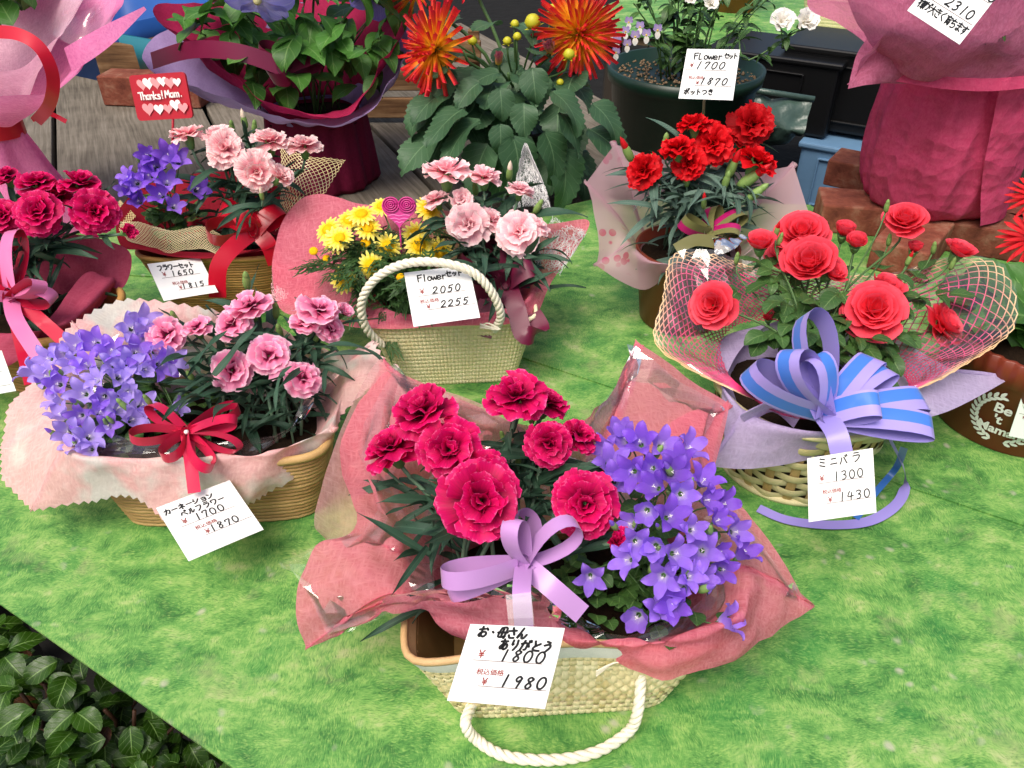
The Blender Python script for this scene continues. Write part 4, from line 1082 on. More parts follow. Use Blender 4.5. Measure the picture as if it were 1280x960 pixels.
bellflower_plant('pale lavender bellflowers at the left end of the pale pink basket', (cen2.x - .075, cen2.y + .0, .085),
    [(x, y, zfall(y, 400, .205, 560, .125), .75 + U(-.2, .3), (x - 125) / 110) for x, y in bl2], [M_bell_light, M_bell_light, M_bell], nleaf=170, rpx=21, spread=(.085, .065), nbud=14, leafL=(.014, .026), lz=(-.01, .045))
K = G(233, 540, .14); K2 = K
carnation_plant('carnation_plant', 'clear pink carnations with maroon eyes in the left basket', (cen2.x + .055, cen2.y + .005, .085),
    [(313, 383, .22, 28, .35, 0), (291, 405, .205, 23, .6, -.3), (246, 410, .20, 20, .3, -.1), (208, 419, .195, 24, .8, -.3), (398, 388, .215, 28, .4, .25), (384, 406, .20, 22, .3, .1), (413, 412, .19, 17, .6, .4), (290, 463, .185, 26, .9, -.1),
     (336, 445, .195, 28, .6, .05), (379, 473, .175, 24, .6, .25), (428, 392, .195, 14, .5, .7, .5)], 'pink', M_carn_pink,
    [(218, 397, .205, 20, 'green', 0), (349, 413, .19, 20, 'green', 0), (308, 350, .235, 24, 'green', 0), (345, 388, .2, 20, 'green', .1), (320, 412, .185, 16, 'green', -.1), (238, 470, .16, 18, 'green', -.2), (396, 422, .18, 16, 'green', .3)],
    nleaf=170, spread=(.10, .06), leafL=(.05, .09), rings=OPEN_RINGS, keepout=[(K2, .05)])
M_crim = satin_mat('satin_crimson', '#d81a4e'); CM = [M_crim, M_crim]
bw = thing('ribbon_bow', 'crimson satin bow with a pearl pin on the left basket', 'bow', K, 'ribbon bows')
bowloops(bw, K, .0135, [(162, 545, -.02, .014, .75), (186, 508, .015, .012, -.7), (296, 526, .0, .011, .8), (298, 508, .03, .016, -.9), (206, 573, -.03, .015, .75), (262, 586, -.03, .015, -.7), (300, 560, -.01, .012, .5)], CM)
knot(bw, K, .007, CM)
ribbon(bw, [K, D(238, 575, depth(K) - .02), D(243, 616, depth(K) - .03)], .0135, CM, k=14)
pm = MB(); pm.lathe([(.0001, -.003), (.002, -.002), (.003, 0), (.002, .002), (.0001, .003)], 10, c=tuple(K + to_cam(K) * .009)); pm.obj('pearl_pin', bw, mat=plain('pearl', '#f4ece6', .15, .8))
it = tag_std([write('カーネーション', 5, 8, 10, 9.5, 1.9, 0, .3), write('ベルフラワー', 22, 20, 10, 10, 1.9, 0, .3)], '1700', '1870', y1=45, y2=72, x1=22, k1=(28, 58), adv=10, h=12, inkw=1.8, slant=0)
price_tag('price tag reading 1700 hanging tilted from the left basket', [(195, 635), (287, 600), (236, 702)], depth(K) - .035, 38, it, TAGM, Hn=100, curl=.03)

# ------------------------------------------------------------------ far-left basket: hot pink carnations, dusty rose paper
cen0 = Vector((-.735, 1.045, 0)); t0_ = Tub(.22, .14, .29, .19, .11, 3.0)
corded_basket('corded_basket', 'honey coloured oval basket cut off by the left edge', cen0, -.30, t0_, 15, M_cord2, M_cord2)
M_wrapC = paper_mat('dusty_rose_paper', '#b0405e', '#c8607a', alpha=1, trans=.35)
wp0 = thing('wrapping_paper', 'dusty rose paper lining the basket at the left edge', 'wrapping paper', cen0, 'wrapping papers')
O0 = [G(30, 445, .10), G(68, 392, .13), G(110, 340, .15), G(152, 360, .115), G(163, 318, .15), G(130, 300, .17), G(60, 290, .19), G(-30, 290, .19), G(-110, 330, .17), G(-120, 430, .12), G(-40, 470, .1)]
sheet_obj('paper_sheet', wp0, wrap_rows(cen0, (.09, .06, .07), (.140, .092, .124), O0, -.3, sag=-.02), M_wrapC, 120, 18, True, .004, 14, 9.9)
soil_patch('dark soil in the basket at the left edge', cen0, .115, .07, .09, -.3)
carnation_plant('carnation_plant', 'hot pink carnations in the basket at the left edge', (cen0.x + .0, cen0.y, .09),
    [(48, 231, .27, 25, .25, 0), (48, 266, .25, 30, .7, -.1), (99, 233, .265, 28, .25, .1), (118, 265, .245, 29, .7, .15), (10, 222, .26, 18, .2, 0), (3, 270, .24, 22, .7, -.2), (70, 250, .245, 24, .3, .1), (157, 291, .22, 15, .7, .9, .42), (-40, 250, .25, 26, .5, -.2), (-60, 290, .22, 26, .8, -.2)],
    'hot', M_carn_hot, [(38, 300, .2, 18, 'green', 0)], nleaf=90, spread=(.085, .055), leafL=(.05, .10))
M_pinkR = satin_mat('satin_pink', '#e07ab0'); M_redR = satin_mat('satin_red', '#c8143c'); PR = [M_pinkR, M_redR]
K = G(14, 372, .165)
bw = thing('ribbon_bow', 'two tone pink and red bow at the left edge', 'bow', K, 'ribbon bows')
bowloops(bw, K, .020, [(20, 288, .02, .02, .8), (66, 372, -.02, .018, .7), (-30, 350, .0, .02, .8), (50, 355, -.04, .014, -.6)], PR)
bowloops(bw, K, .016, [(8, 300, .03, .02, .5), (-30, 320, .0, .02, .8)], [M_redR, M_redR])
ribbon(bw, [K, D(20, 400, depth(K) - .03), D(52, 450, depth(K) - .05)], .02, [M_pinkR, M_pinkR], k=14)
ribbon(bw, [K, D(45, 395, depth(K) - .01), D(90, 435, depth(K) - .03)], .018, [M_redR, M_redR], k=14)
ribbon(bw, [K, D(25, 420, depth(K) + .0), D(40, 480, depth(K) - .04)], .018, [M_redR, M_redR], k=14); knot(bw, K, .012, PR)
TAGG = dict(TAGM); TAGG['tag'] = plain('tag_card_greenish', '#dfe8df', .55, .35, 25, .03)
price_tag('blank looking price tag corner at the left edge', [(-62, 448), (2, 438), (-45, 500)], depth(K) - .06, 24, [('ruled_line', 'line', line2(15, 75, 94, 75, .8)), ('ruled_line', 'line', line2(15, 45, 86, 45, .8))], TAGG)

# ------------------------------------------------------------------ basket with blush carnations, red ribbon, gold netting
cen3 = Vector((-.50, 1.265, 0)); t3 = Tub(.18, .13, .25, .18, .115, 4.5)
corded_basket('corded_basket', 'brown basket with a red ribbon and blush carnations', cen3, 0.02, t3, 22, M_cord2, M_cord2)
soil_patch('dark soil in the basket with the red ribbon', cen3, .10, .065, .095)
wp3 = thing('wrapping_paper', 'deep red paper and gold netting lining the red ribbon basket', 'wrapping paper', cen3, 'wrapping papers')
M_redpaper = paper_mat('red_wrap_paper', '#8e1226', '#b02038', alpha=1, trans=.2)
O3 = [G(150, 305, .14), G(180, 312, .135), G(230, 322, .13), G(300, 318, .13), G(350, 300, .15), G(370, 240, .17), G(300, 215, .19), G(200, 225, .18), G(150, 260, .17)]
sheet_obj('paper_sheet', wp3, wrap_rows(cen3, (.08, .055, .07), (.112, .078, .122), O3, 0, 0), M_redpaper, 90, 12, True, .002, 14, 1.9)
M_gold = plain('gold_netting', '#d8c48c', .35, .7)
M_goldm = plain('pale_gold_netting', '#cbbd92', .5, .4)
net_obj('gold_net', wp3, [[G(150, 278, .155), G(175, 280, .16), G(215, 290, .16), G(250, 285, .165), G(278, 295, .15)], [G(152, 290, .148), G(185, 296, .145), G(215, 303, .15), G(248, 298, .155), G(276, 306, .14)], [G(160, 303, .135), G(190, 310, .13), G(215, 318, .132), G(250, 312, .14), G(272, 320, .13)]], M_goldm, 34, 10, .0008, wr=.006)
net_obj('gold_net', wp3, [[G(345, 290, .15), G(362, 275, .15), G(385, 275, .15)], [G(352, 225, .20), G(376, 225, .20), G(408, 240, .19)], [G(350, 180, .24), G(385, 195, .23), G(432, 200, .21)]], M_gold, 13, 14, .0011, wr=.004)
net_obj('gold_net', wp3, [[G(138, 262, .16), G(150, 250, .16)], [G(150, 290, .15), G(170, 270, .16)]], M_gold, 8, 9, .0011)
bl3 = [(184, 194), (210, 194), (160, 221), (186, 219), (156, 236), (173, 251), (209, 227), (200, 243), (218, 257), (247, 236), (193, 208), (170, 228), (222, 200), (165, 243)]
bellflower_plant('violet bellflowers in the red ribbon basket by the sign', (cen3.x - .07, cen3.y, .095), [(x, y, zfall(y, 194, .275, 257, .20), .7, (x - 195) / 90) for x, y in bl3], [M_bell, M_bell_dark], nleaf=90, rpx=18, spread=(.06, .05), leafL=(.014, .026), lz=(0, .08), nbud=6)
carnation_plant('carnation_plant', 'white carnations streaked with pink in the red ribbon basket', (cen3.x + .045, cen3.y, .095),
    [(235, 170, .30, 22, .3, -.2), (274, 172, .295, 22, .35, 0), (282, 187, .285, 26, .6, 0), (338, 177, .285, 24, .5, .1), (320, 214, .265, 25, .9, 0), (350, 222, .255, 18, .5, .8, .7), (381, 183, .275, 22, .35, .2)],
    'blush', M_carn_blush, [(305, 150, .30, 18, 'pale', 0), (290, 158, .285, 16, 'green', 0), (327, 243, .235, 14, 'pale', 0), (318, 158, .29, 16, 'green', .2)], nleaf=95, spread=(.075, .05), leafL=(.05, .10), split=False, rings=SOFT_RINGS)
K = G(318, 288, .165)
bw = thing('ribbon_bow', 'glossy red ribbon bow on the basket of blush carnations', 'bow', K, 'ribbon bows')
M_red = satin_mat('satin_scarlet', '#cc0c2c', .28); RM = [M_red, M_red]
bowloops(bw, K, .030, [(278, 258, .02, .020, 1.1), (352, 262, .02, .016, 1.0), (258, 290, -.02, .024, .6), (300, 262, -.01, .015, 1.2)], RM)
knot(bw, K, .012, RM); ribbon(bw, [K, D(290, 310, depth(K) - .03), D(273, 335, depth(K) - .035), D(272, 372, depth(K) - .02)], .026, RM, k=16); ribbon(bw, [K, D(335, 305, depth(K)), D(345, 330, depth(K) + .02)], .026, RM, k=12)
it = tag_std([write('フラワーセット', 14, 6, 11, 9.8, 2.2, 0, .3)], '1650', '1815', y1=32, y2=60, x1=22, k1=(28, 48), adv=11, h=11, inkw=2.0, slant=.1)
price_tag('price tag reading 1650 on the basket with the red ribbon', [(184, 330), (250, 322), (205, 377)], depth(G(217, 345, .1)) - .03, 25, it, TAGM, Hn=76, curl=.04)
# the pick sign
M_signred = plain('sign_red', '#b31a2c', .35, .5); M_signpk = plain('sign_pink', '#f2989a', .5); M_signwh = plain('sign_white', '#f4f0ea', .5)
sg0 = Yp(201, 121, 1.30)
sg = thing('pick_sign', 'small red pick sign with hearts reading Thanks!Mam.', 'sign', Yp(216, 200, 1.30))
ax_x = (Yp(242, 117, 1.30) - Yp(163, 122, 1.32)).normalized(); nrm_ = to_cam(sg0); nrm_ = (nrm_ - ax_x * nrm_.dot(ax_x)).normalized(); ax_y = nrm_.cross(ax_x)
SGU = depth(sg0) / F
def sgp(x, y, l): return sg0 + ax_x * x * SGU + ax_y * (-y) * SGU + nrm_ * l     # pixels, y down
def rrect(w, h, r, n=6): return [(sx * (w - r) + r * math.cos(a), sy * (h - r) + r * math.sin(a)) for sx, sy, a0 in ((1, 1, 0), (-1, 1, 90), (-1, -1, 180), (1, -1, 270)) for a in [math.radians(a0 + 90 * i / n) for i in range(n + 1)]]
R_ = rrect(39, 27, 5); m_ = MB(); k = len(R_); m_.add([sgp(x, y, 0) for x, y in R_] + [sgp(x, y, -.004) for x, y in R_], [tuple(reversed(range(k))), tuple(range(k, 2 * k))] + [(i, (i + 1) % k, (i + 1) % k + k, i + k) for i in range(k)]); m_.obj('plate', sg, mat=M_signred, smooth=False)
def heart2(cx, cy, s, n=20):
    return [(cx + s * (16 * math.sin(t) ** 3) / 17, cy - s * (13 * math.cos(t) - 5 * math.cos(2 * t) - 2 * math.cos(3 * t) - math.cos(4 * t)) / 17) for t in np.linspace(0, 2 * math.pi, n, endpoint=False)]
for i, (x, y, s, mt) in enumerate([(-22, -16, 8, 0), (-13, -17, 8.5, 1), (-2, -17, 8.5, 0), (7, -18, 7, 1), (17, -16, 8, 0), (27, -16, 6, 1), (-20, 13, 9, 0), (-5, 14, 7.5, 1), (8, 14, 7, 0), (19, 10, 8, 1), (29, 14, 7.5, 0)]):
    hp_ = heart2(x, y, s); m_ = MB(); m_.add([sgp(a, b, .0006 + .0002 * i) for a, b in hp_], [tuple(reversed(range(len(hp_))))]); m_.obj('heart', sg, mat=(M_signpk, M_signwh)[mt], smooth=False)
v2, f2 = write('Thanks!', -30, -7, 9.5, 5.0, 1.7, 0, .2); m_ = MB(); m_.add([sgp(a, b, .0032) for a, b in v2], f2); m_.obj('lettering', sg, mat=M_signwh, smooth=False)
v2, f2 = write('Mam.', 7, -8, 9.5, 6.4, 1.7, 0, .2); m_ = MB(); m_.add([sgp(a, b, .0032) for a, b in v2], f2); m_.obj('lettering', sg, mat=M_signwh, smooth=False)
m_ = MB(); m_.tube([sgp(10, 26, -.002), Yp(216, 185, 1.30), G(222, 240, .1)], .0022, 6); m_.obj('stick', sg, mat=M_signred)
# ------------------------------------------------------------------ middle basket with yellow daisies
cen4 = Vector((-.09, 1.055, 0)); t4 = Tub(.185, .125, .245, .150, .112, 7.0)
bk = thing('woven_basket', 'straw basket of yellow daisies with its rope handle standing up', 'basket', cen4, 'gift baskets', .08)
M_straw4 = straw_mat('straw_greenish', '#dccc92', '#faf0ca')
woven_basket(bk, t4, 16, 120, M_straw4, False, M_straw_in, top=1.0, amp=.0013); rim_roll(bk, t4, 1.0, .003, M_straw4)
hy = .955
rope(bk, [Yp(478, 432, .972), Yp(458, 410, .96), Yp(452, 378, hy), Yp(470, 348, hy), Yp(505, 330, hy), Yp(548, 328, hy), Yp(590, 340, hy), Yp(615, 366, hy), Yp(626, 394, .96), Yp(618, 412, .972)], .0060, M_rope, 'handle', k=220)
for q in (0, 1): ribbon(bk, [Yp(600, 408, .967), Yp(610, 404 + 4 * q, .955), Yp(625, 412, .953), Yp(600, 405 + 4 * q, .952)], .0022, [M_rope, M_rope], 'loose_thread', k=12)
soil_patch('dark soil in the yellow daisy basket', cen4, .10, .055, .095, .08)
wp4 = thing('wrapping_paper', 'rose pink paper rising behind the yellow daisy basket', 'wrapping paper', cen4, 'wrapping papers')
M_wrapD = paper_mat('rose_pink_paper', '#ea6a86', '#f6a4b2', alpha=.9, trans=.45)
O4 = [G(350, 385, .08), G(342, 320, .14), G(362, 262, .19), G(400, 243, .21), G(450, 255, .20), G(540, 262, .20), G(620, 270, .2), G(680, 280, .19), G(733, 275, .19), G(728, 300, .17), G(690, 352, .13), G(668, 395, .10), Yp(640, 405, .985), Yp(560, 408, .975), Yp(470, 412, .97), G(400, 400, .09)]
sheet_obj('paper_sheet', wp4, wrap_rows(cen4, (.08, .05, .06), (.116, .068, .124), O4, .08, sag=.06), M_wrapD, 150, 20, True, .005, 15, 6.2)
M_fibre_pink = plain('pink_fibre_mesh', '#f0b8c0', .6); M_fibre_white = plain('white_fibre_mesh', '#e6e4e2', .6)
def fibre_mesh(parent, rows, mat, n, w=.0007, seed=0):
    """tangled fibre web: many short wavy strands over a smooth patch"""
    S = csurf(rows, 24, 24); r = random.Random(seed); mb = MB()
    for k in range(n):
        u, v = r.uniform(1, 22), r.uniform(1, 22); a = r.uniform(0, 6.28); P = []
        for q in range(9):
            i, j = min(max(int(u), 0), 22), min(max(int(v), 0), 22); fu, fv = min(max(u - i, 0), 1), min(max(v - j, 0), 1)
            P.append(Vector((S[j, i] * (1 - fu) + S[j, i + 1] * fu) * (1 - fv) + (S[j + 1, i] * (1 - fu) + S[j + 1, i + 1] * fu) * fv) + Vector((0, 0, r.uniform(-.001, .002))))
            a += r.uniform(-.9, .9); u += math.cos(a) * .8; v += math.sin(a) * .8
            if not (0 < u < 23 and 0 < v < 23): break
        if len(P) > 2: mb.tube(P, w * .5, 3, cap=False)
    return mb.obj('fibre_mesh', parent, mat=mat)
fibre_mesh(wp4, [[G(338, 376, .085), G(400, 392, .085)], [G(340, 330, .13), G(400, 335, .135)]], M_fibre_pink, 420, seed=3)
fibre_mesh(wp4, [[G(668, 330, .15), G(700, 345, .15)], [G(690, 270, .19), G(735, 290, .185)]], M_fibre_white, 220, seed=4)
sp = [[G(640, 262, .19), G(665, 258, .19), G(690, 265, .185)], [G(645, 222, .22), G(665, 215, .225), G(682, 235, .21)], [G(652, 190, .255), G(657, 178, .265), G(664, 195, .25)]]
fibre_mesh(wp4, sp, M_fibre_white, 420, .0006, 5)
M_greynet = paper_mat('grey_organza', '#6c6a6e', '#a8a6aa', alpha=.5, trans=.3); sheet_obj('organza', wp4, sp, M_greynet, 16, 16, False, .002, 30, 2.0)

M_yel = petal_mat('petal_yellow', [(0.0, '#f2cc10'), (0.4, '#f9e030'), (1.0, '#fcf08a')], trans=.3, vary=.06); M_disc = plain('daisy_disc', '#eeb404', .8, .2, 900, .25, .0008)
def daisy_mesh(seed):
    r = random.Random(seed); b = MB()
    for ring in range(2):
        n = 17 if ring == 0 else 13
        for k in range(n):
            a = 2 * math.pi * (k + .5 * ring) / n + r.uniform(-.06, .06); L = r.uniform(.9, 1.04) * (1 - .2 * ring); V = []
            for j in range(5):
                t = j / 4; w = .085 * (.55 + .75 * math.sin(math.pi * min(1, t * .75 + .12))) * (1 if j < 4 else .55); rr = .28 + (L - .28) * t; z = .05 * ring + .10 * t - .18 * t * t 
                for u in (-1, 0, 1): V.append((math.cos(a) * rr - math.sin(a) * w * u, math.sin(a) * rr + math.cos(a) * w * u, z - .015 * (u == 0)))
            b.add(V, grid_faces(3, 5), [(i / 2, j / 4) for j in range(5) for i in range(3)])
    return b.mesh([M_yel], name='petals')
DAI = [daisy_mesh(i) for i in range(3)]
b = MB(); b.lathe([(.40, .02), (.38, .10), (.26, .17), (.12, .20), (.001, .20)], 16); DISC = b.mesh([M_disc], name='disc')
def daisy_plant(label, base, flowers, buds, nleaf, spread, leafL, rpx):
    L0 = Vector(base); th = thing('daisy_plant', label, 'plant', L0); paths = []
    for (px, py, z, fc, sd) in flowers:
        p = G(px, py, z); R = rpx * U(.92, 1.08) * depth(p) / F; ax = facing(p, fc, sd)
        o = obj('flower', rnd.choice(DAI), th, M=TRS(p - L0, frame(ax, U(0, 6)), R)); obj('disc', DISC, o)
        path = stem_path(L0 + Vector((U(-1, 1) * spread[0] * .4, U(-1, 1) * spread[1] * .4, 0)), p, ax); paths.append(path); mb = MB(); mb.tube(path, .0012, 5); mb.obj('stem', th, mat=M_stem)
    for (px, py, z, rp) in buds:
        p = G(px, py, z); R = rp * depth(p) / F; o = obj('bud', DISC, th, M=TRS(p - L0, frame(facing(p, .6)), R * 2.4))
        path = stem_path(L0, p, UP); paths.append(path); mb = MB(); mb.tube(path, .0010, 5); mb.obj('stem', th, mat=M_stem)
    for i in range(nleaf):
        if i % 2: path = rnd.choice(paths); p = path[rnd.randrange(2, 6)]
        else: a = U(0, 6.28); q = math.sqrt(U(0, 1)); p = L0 + Vector((math.cos(a) * q * spread[0], math.sin(a) * q * spread[1], U(.0, .09)))
        a = U(0, 6.28) if i % 3 else U(3.6, 5.8)
        put_leaf(th, rnd.choice(LS_daisy), p - L0, (math.cos(a), math.sin(a), U(-.5, .8)), U(*leafL), U(-.5, .5))
    return th
daisy_plant('yellow daisies with feathery leaves in the straw basket', (cen4.x - .075, cen4.y - .01, .095),
    [(430, 350, .165, 1.0, -.1), (485, 308, .19, .8, 0), (464, 332, .175, 1.0, 0), (425, 298, .205, .5, -.2), (410, 287, .205, .4, -.3), (460, 285, .21, .5, 0), (452, 268, .225, .3, -.1), (520, 293, .20, .6, .1), (524, 307, .19, .8, .1), (549, 314, .18, .7, .3), (478, 258, .225, .3, 0), (536, 262, .215, .4, .2), (437, 275, .21, .4, -.1), (420, 300, .2, .7, -.3)],
    [(392, 314, .18, 6), (408, 323, .175, 5), (465, 294, .195, 6), (457, 304, .19, 7), (501, 347, .16, 6)], 260, (.075, .06), (.030, .055), 19)
carnation_plant('carnation_plant', 'pale pink carnations beside the yellow daisies', (cen4.x + .075, cen4.y + .01, .095),
    [(558, 216, .27, 31, .3, -.1), (606, 222, .26, 22, .25, .1), (585, 281, .225, 27, .85, -.1), (614, 275, .225, 20, .4, .6), (649, 290, .215, 28, .85, .1), (668, 284, .215, 21, .4, .5), (576, 252, .235, 18, .7, .1, .55), (545, 250, .235, 18, .4, -.4), (650, 238, .245, 18, .3, .3)],
    'pale', M_carn_pale, [(637, 215, .26, 20, 'pale', .1), (673, 258, .23, 20, 'green', .3), (594, 235, .235, 18, 'green', 0)], nleaf=100, spread=(.07, .055), leafL=(.05, .10), split=False, rings=SOFT_RINGS)
M_burg = satin_mat('satin_burgundy', '#6a1236', .38); BU = [M_burg, M_burg]
K = G(632, 352, .15)
bw = thing('ribbon_bow', 'burgundy ribbon bow on the yellow daisy basket', 'bow', K, 'ribbon bows')
bowloops(bw, K, .034, [(575, 312, .02, .026, .7), (622, 300, .03, .022, -.7), (668, 335, -.01, .016, 1.1), (590, 360, .0, .02, .8)], BU)
knot(bw, K, .013, BU)
ribbon(bw, [K, D(645, 385, depth(K) - .02), D(655, 418, depth(K) - .03), D(675, 412, depth(K) - .02), D(665, 392, depth(K) - .005)], .028, BU, k=22, side=(.7, .4, .3)); ribbon(bw, [K, D(610, 385, depth(K)), D(600, 420, depth(K) - .01)], .034, BU, k=14)
it = tag_std([write('Flower', 17, 7, 12, 7.4, 2.0, .05, .3), write('セット', 62, 5, 11, 8.2, 2.0, 0, .3)], '2050', '2255', y1=42, y2=66, x1=26, k1=(16, 54), adv=11.5, h=12, inkw=2.0, slant=.25)
price_tag('price tag reading 2050 clipped to the rope handle', [(505, 341), (586, 331), (517, 409)], depth(Yp(545, 370, hy)) - .012, 10, it, TAGM, Hn=90, curl=.03)
# heart pick
M_mag = plain('magenta_plastic', '#c0267c', .35, .5); M_magl = plain('magenta_print', '#e878b8', .5)
hc = Yp(499, 262, 1.08); hpk = thing('heart_pick', 'magenta heart shaped plastic pick with two roses among daisies', 'pick', Yp(505, 330, 1.08)); hs = depth(hc) / F
hx = Vector((1, 0, 0)); hn = to_cam(hc); hn = (hn - hx * hn.dot(hx)).normalized(); hyv = hn.cross(hx)
def hp3(x, y, l): return hc + hx * x * hs - hyv * y * hs + hn * l
O_ = heart2(0, 1, 23, 36); k = len(O_); m_ = MB(); m_.add([hp3(x, y, .002) for x, y in O_] + [hp3(x, y, -.003) for x, y in O_], [tuple(reversed(range(k))), tuple(range(k, 2 * k))] + [(i, (i + 1) % k, (i + 1) % k + k, i + k) for i in range(k)]); m_.obj('plate', hpk, mat=M_mag, smooth=False)
for sx in (-10, 10):
    m_ = MB()
    for r_, l in ((10, .0035), (7, .0045), (4.2, .0055), (1.8, .006)): m_.tube([hp3(sx + r_ * math.cos(a), -6 + r_ * .9 * math.sin(a), l) for a in np.linspace(0, 6.2, 20)], .0012, 5)
    m_.obj('rose_relief', hpk, mat=M_mag)
for i, w_ in enumerate((26, 22, 12)): m_ = MB(); v2, f2 = stroke_poly([(-w_ / 2, 7 + i * 4.2), (-w_ / 4, 6.2 + i * 4.2), (0, 7.6 + i * 4.2), (w_ / 4, 6.4 + i * 4.2), (w_ / 2, 7 + i * 4.2)], 1.0); m_.add([hp3(x, y, .0026) for x, y in v2], f2); m_.obj('lettering', hpk, mat=M_magl, smooth=False)
m_ = MB(); m_.tube([hp3(0, 18, -.001), Yp(502, 320, 1.08), Yp(503, 345, 1.08)], .0012, 6); m_.obj('stick', hpk, mat=M_mag)

# ------------------------------------------------------------------ red carnations in a brown pot
cen5 = Vector((.285, 1.185, 0.002))
M_brown = plain('brown_plastic', '#6e2c16', .38, .45, 30, .08)
pot = thing('flower_pot', 'plain brown plastic pot holding the red carnations', 'pot', cen5, 'brown plastic pots')
m_ = MB(); m_.lathe([(.001, 0), (.062, 0), (.066, .004), (.080, .115), (.084, .118), (.084, .135), (.080, .135), (.076, .11), (.001, .105)], 56, c=tuple(cen5)); m_.obj('pot_wall', pot, mat=M_brown)
soil_patch('dark soil in the red carnation pot', cen5, .072, .072, .118)
wp5 = thing('wrapping_paper', 'milky translucent pink dotted paper around the red carnation pot', 'wrapping paper', cen5, 'wrapping papers')
def milky():
    n = NT('milky_dotted_film'); o = n.gen('Object'); dots = n.n('TexVoronoi', Vector=o, Scale=52.0).outputs[0]; z = n.noise(o, 8, 2)
    c = n.mix(n.math('MULTIPLY', n.ramp(dots, [(.30, 1.0), (.36, 0.0)]), n.ramp(z, [(.5, 0.0), (.6, .9)])), '#d8b0bc', '#d8407e')
    sh = n.mixs(.5, n.bsdf(c, .4, None, .4), n.n('BsdfTranslucent', Color=c).outputs[0]); return n.end(n.mixs(.78, n.n('BsdfTransparent').outputs[0], sh))
M_milky = milky()
O5 = [G(800, 362, .09), G(745, 332, .115), G(748, 300, .15), G(733, 228, .22), G(768, 180, .26), G(850, 205, .24), G(930, 215, .23), G(992, 207, .24), G(1012, 270, .19), G(1005, 310, .15), G(930, 330, .12), G(880, 345, .11), G(835, 345, .11)]
O5 = corners(O5, (1, 3, 4, 7, 8))
sheet_obj('film_sheet', wp5, wrap_rows(cen5, (.05, .05, .08), (.094, .094, .146), O5, 0, sag=.02), M_milky, 120, 18, True, .005, 13, 3.3)
K5 = G(884, 292, .19)
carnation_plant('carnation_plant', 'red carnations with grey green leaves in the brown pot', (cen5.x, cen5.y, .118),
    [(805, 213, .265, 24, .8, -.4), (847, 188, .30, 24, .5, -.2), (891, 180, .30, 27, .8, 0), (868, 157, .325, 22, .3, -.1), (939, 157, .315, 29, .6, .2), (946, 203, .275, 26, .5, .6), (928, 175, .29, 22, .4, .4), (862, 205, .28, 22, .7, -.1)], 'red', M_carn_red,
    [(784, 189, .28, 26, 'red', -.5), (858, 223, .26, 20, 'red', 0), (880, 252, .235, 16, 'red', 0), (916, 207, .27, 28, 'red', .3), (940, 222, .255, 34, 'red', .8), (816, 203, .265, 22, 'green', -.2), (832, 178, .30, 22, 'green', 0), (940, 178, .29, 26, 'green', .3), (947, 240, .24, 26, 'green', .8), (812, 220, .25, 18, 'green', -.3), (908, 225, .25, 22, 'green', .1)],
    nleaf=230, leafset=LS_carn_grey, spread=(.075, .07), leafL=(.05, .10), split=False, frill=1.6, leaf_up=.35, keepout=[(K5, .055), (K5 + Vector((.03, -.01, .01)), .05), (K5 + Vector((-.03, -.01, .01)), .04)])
M_olive = satin_mat('satin_olive', '#7a7848'); M_magr = satin_mat('satin_magenta', '#b01864'); OM = [M_olive, M_magr]
M_two = satin_mat('satin_olive_magenta', '#7a7848', stripe=[(0, '#b01864'), (.48, '#7a7848')])
K = K5
bw = thing('ribbon_bow', 'olive and magenta striped bow on the red carnation pot', 'bow', K, 'ribbon bows')
bowloops(bw, K, .022, [(852, 275, -.01, .014, 1.1), (930, 268, .01, .014, .7), (925, 290, -.02, .012, .7), (895, 260, .02, .014, .8)], [M_two, M_olive])
knot(bw, K, .010, [M_two, M_olive]); ribbon(bw, [D(845, 312, depth(K) - .02), D(870, 300, depth(K) - .02), D(905, 305, depth(K) - .02)], .018, [M_olive, M_olive], k=12)
sheet_obj('cellophane_fan', bw, [[K, K + Vector((.003, 0, 0)), K + Vector((.006, 0, 0))], [D(892, 300, depth(K) - .03), D(905, 298, depth(K) - .035), D(915, 290, depth(K) - .02)], [D(893, 318, depth(K) - .04), D(915, 312, depth(K) - .045), D(935, 295, depth(K) - .03)]], cello_mat('striped_cellophane', '#f6d4e4', .3), 24, 10, False, .006, 60, 1.0)
it = [('lettering', 'ink', write('FLower', 14, 8, 14, 9.2, 2.4, 0, .3)), ('lettering', 'ink', write('セット', 72, 7, 12, 8.2, 2.2, 0, .3)), ('lettering', 'print', write('Y', 10, 28, 10, 8, 1.4)), ('ruled_line', 'line', line2(4, 43, 80, 43, .8)), ('lettering', 'ink', write('1700', 24, 26, 15, 14.5, 2.4, .3, .4)),
      ('lettering', 'print', kakaku(12, 61, 7.2)), ('lettering', 'print', write('Y', 27, 64, 8, 8, 1.2)), ('ruled_line', 'line', line2(26, 74, 94, 74, .8)), ('lettering', 'ink', write('1870', 36, 58, 14, 13.5, 2.4, .3, .4)), ('lettering', 'ink', write('ポットつき', 8, 80, 12, 11, 2.3, 0, .3))]
tg, hg = price_tag('white price tag reading 1700 on a stick behind the red carnations', [(859, 61), (925, 62), (848, 123)], depth(Yp(885, 90, 1.28)), -20, it, TAGM, Hn=100)
m_ = MB(); m_.tube([Yp(884, 110, 1.305), Yp(880, 128, 1.302), G(878, 175, .24)], .0022, 6); m_.obj('stick', tg, mat=plain('wood_stick', '#8d8064', .7))
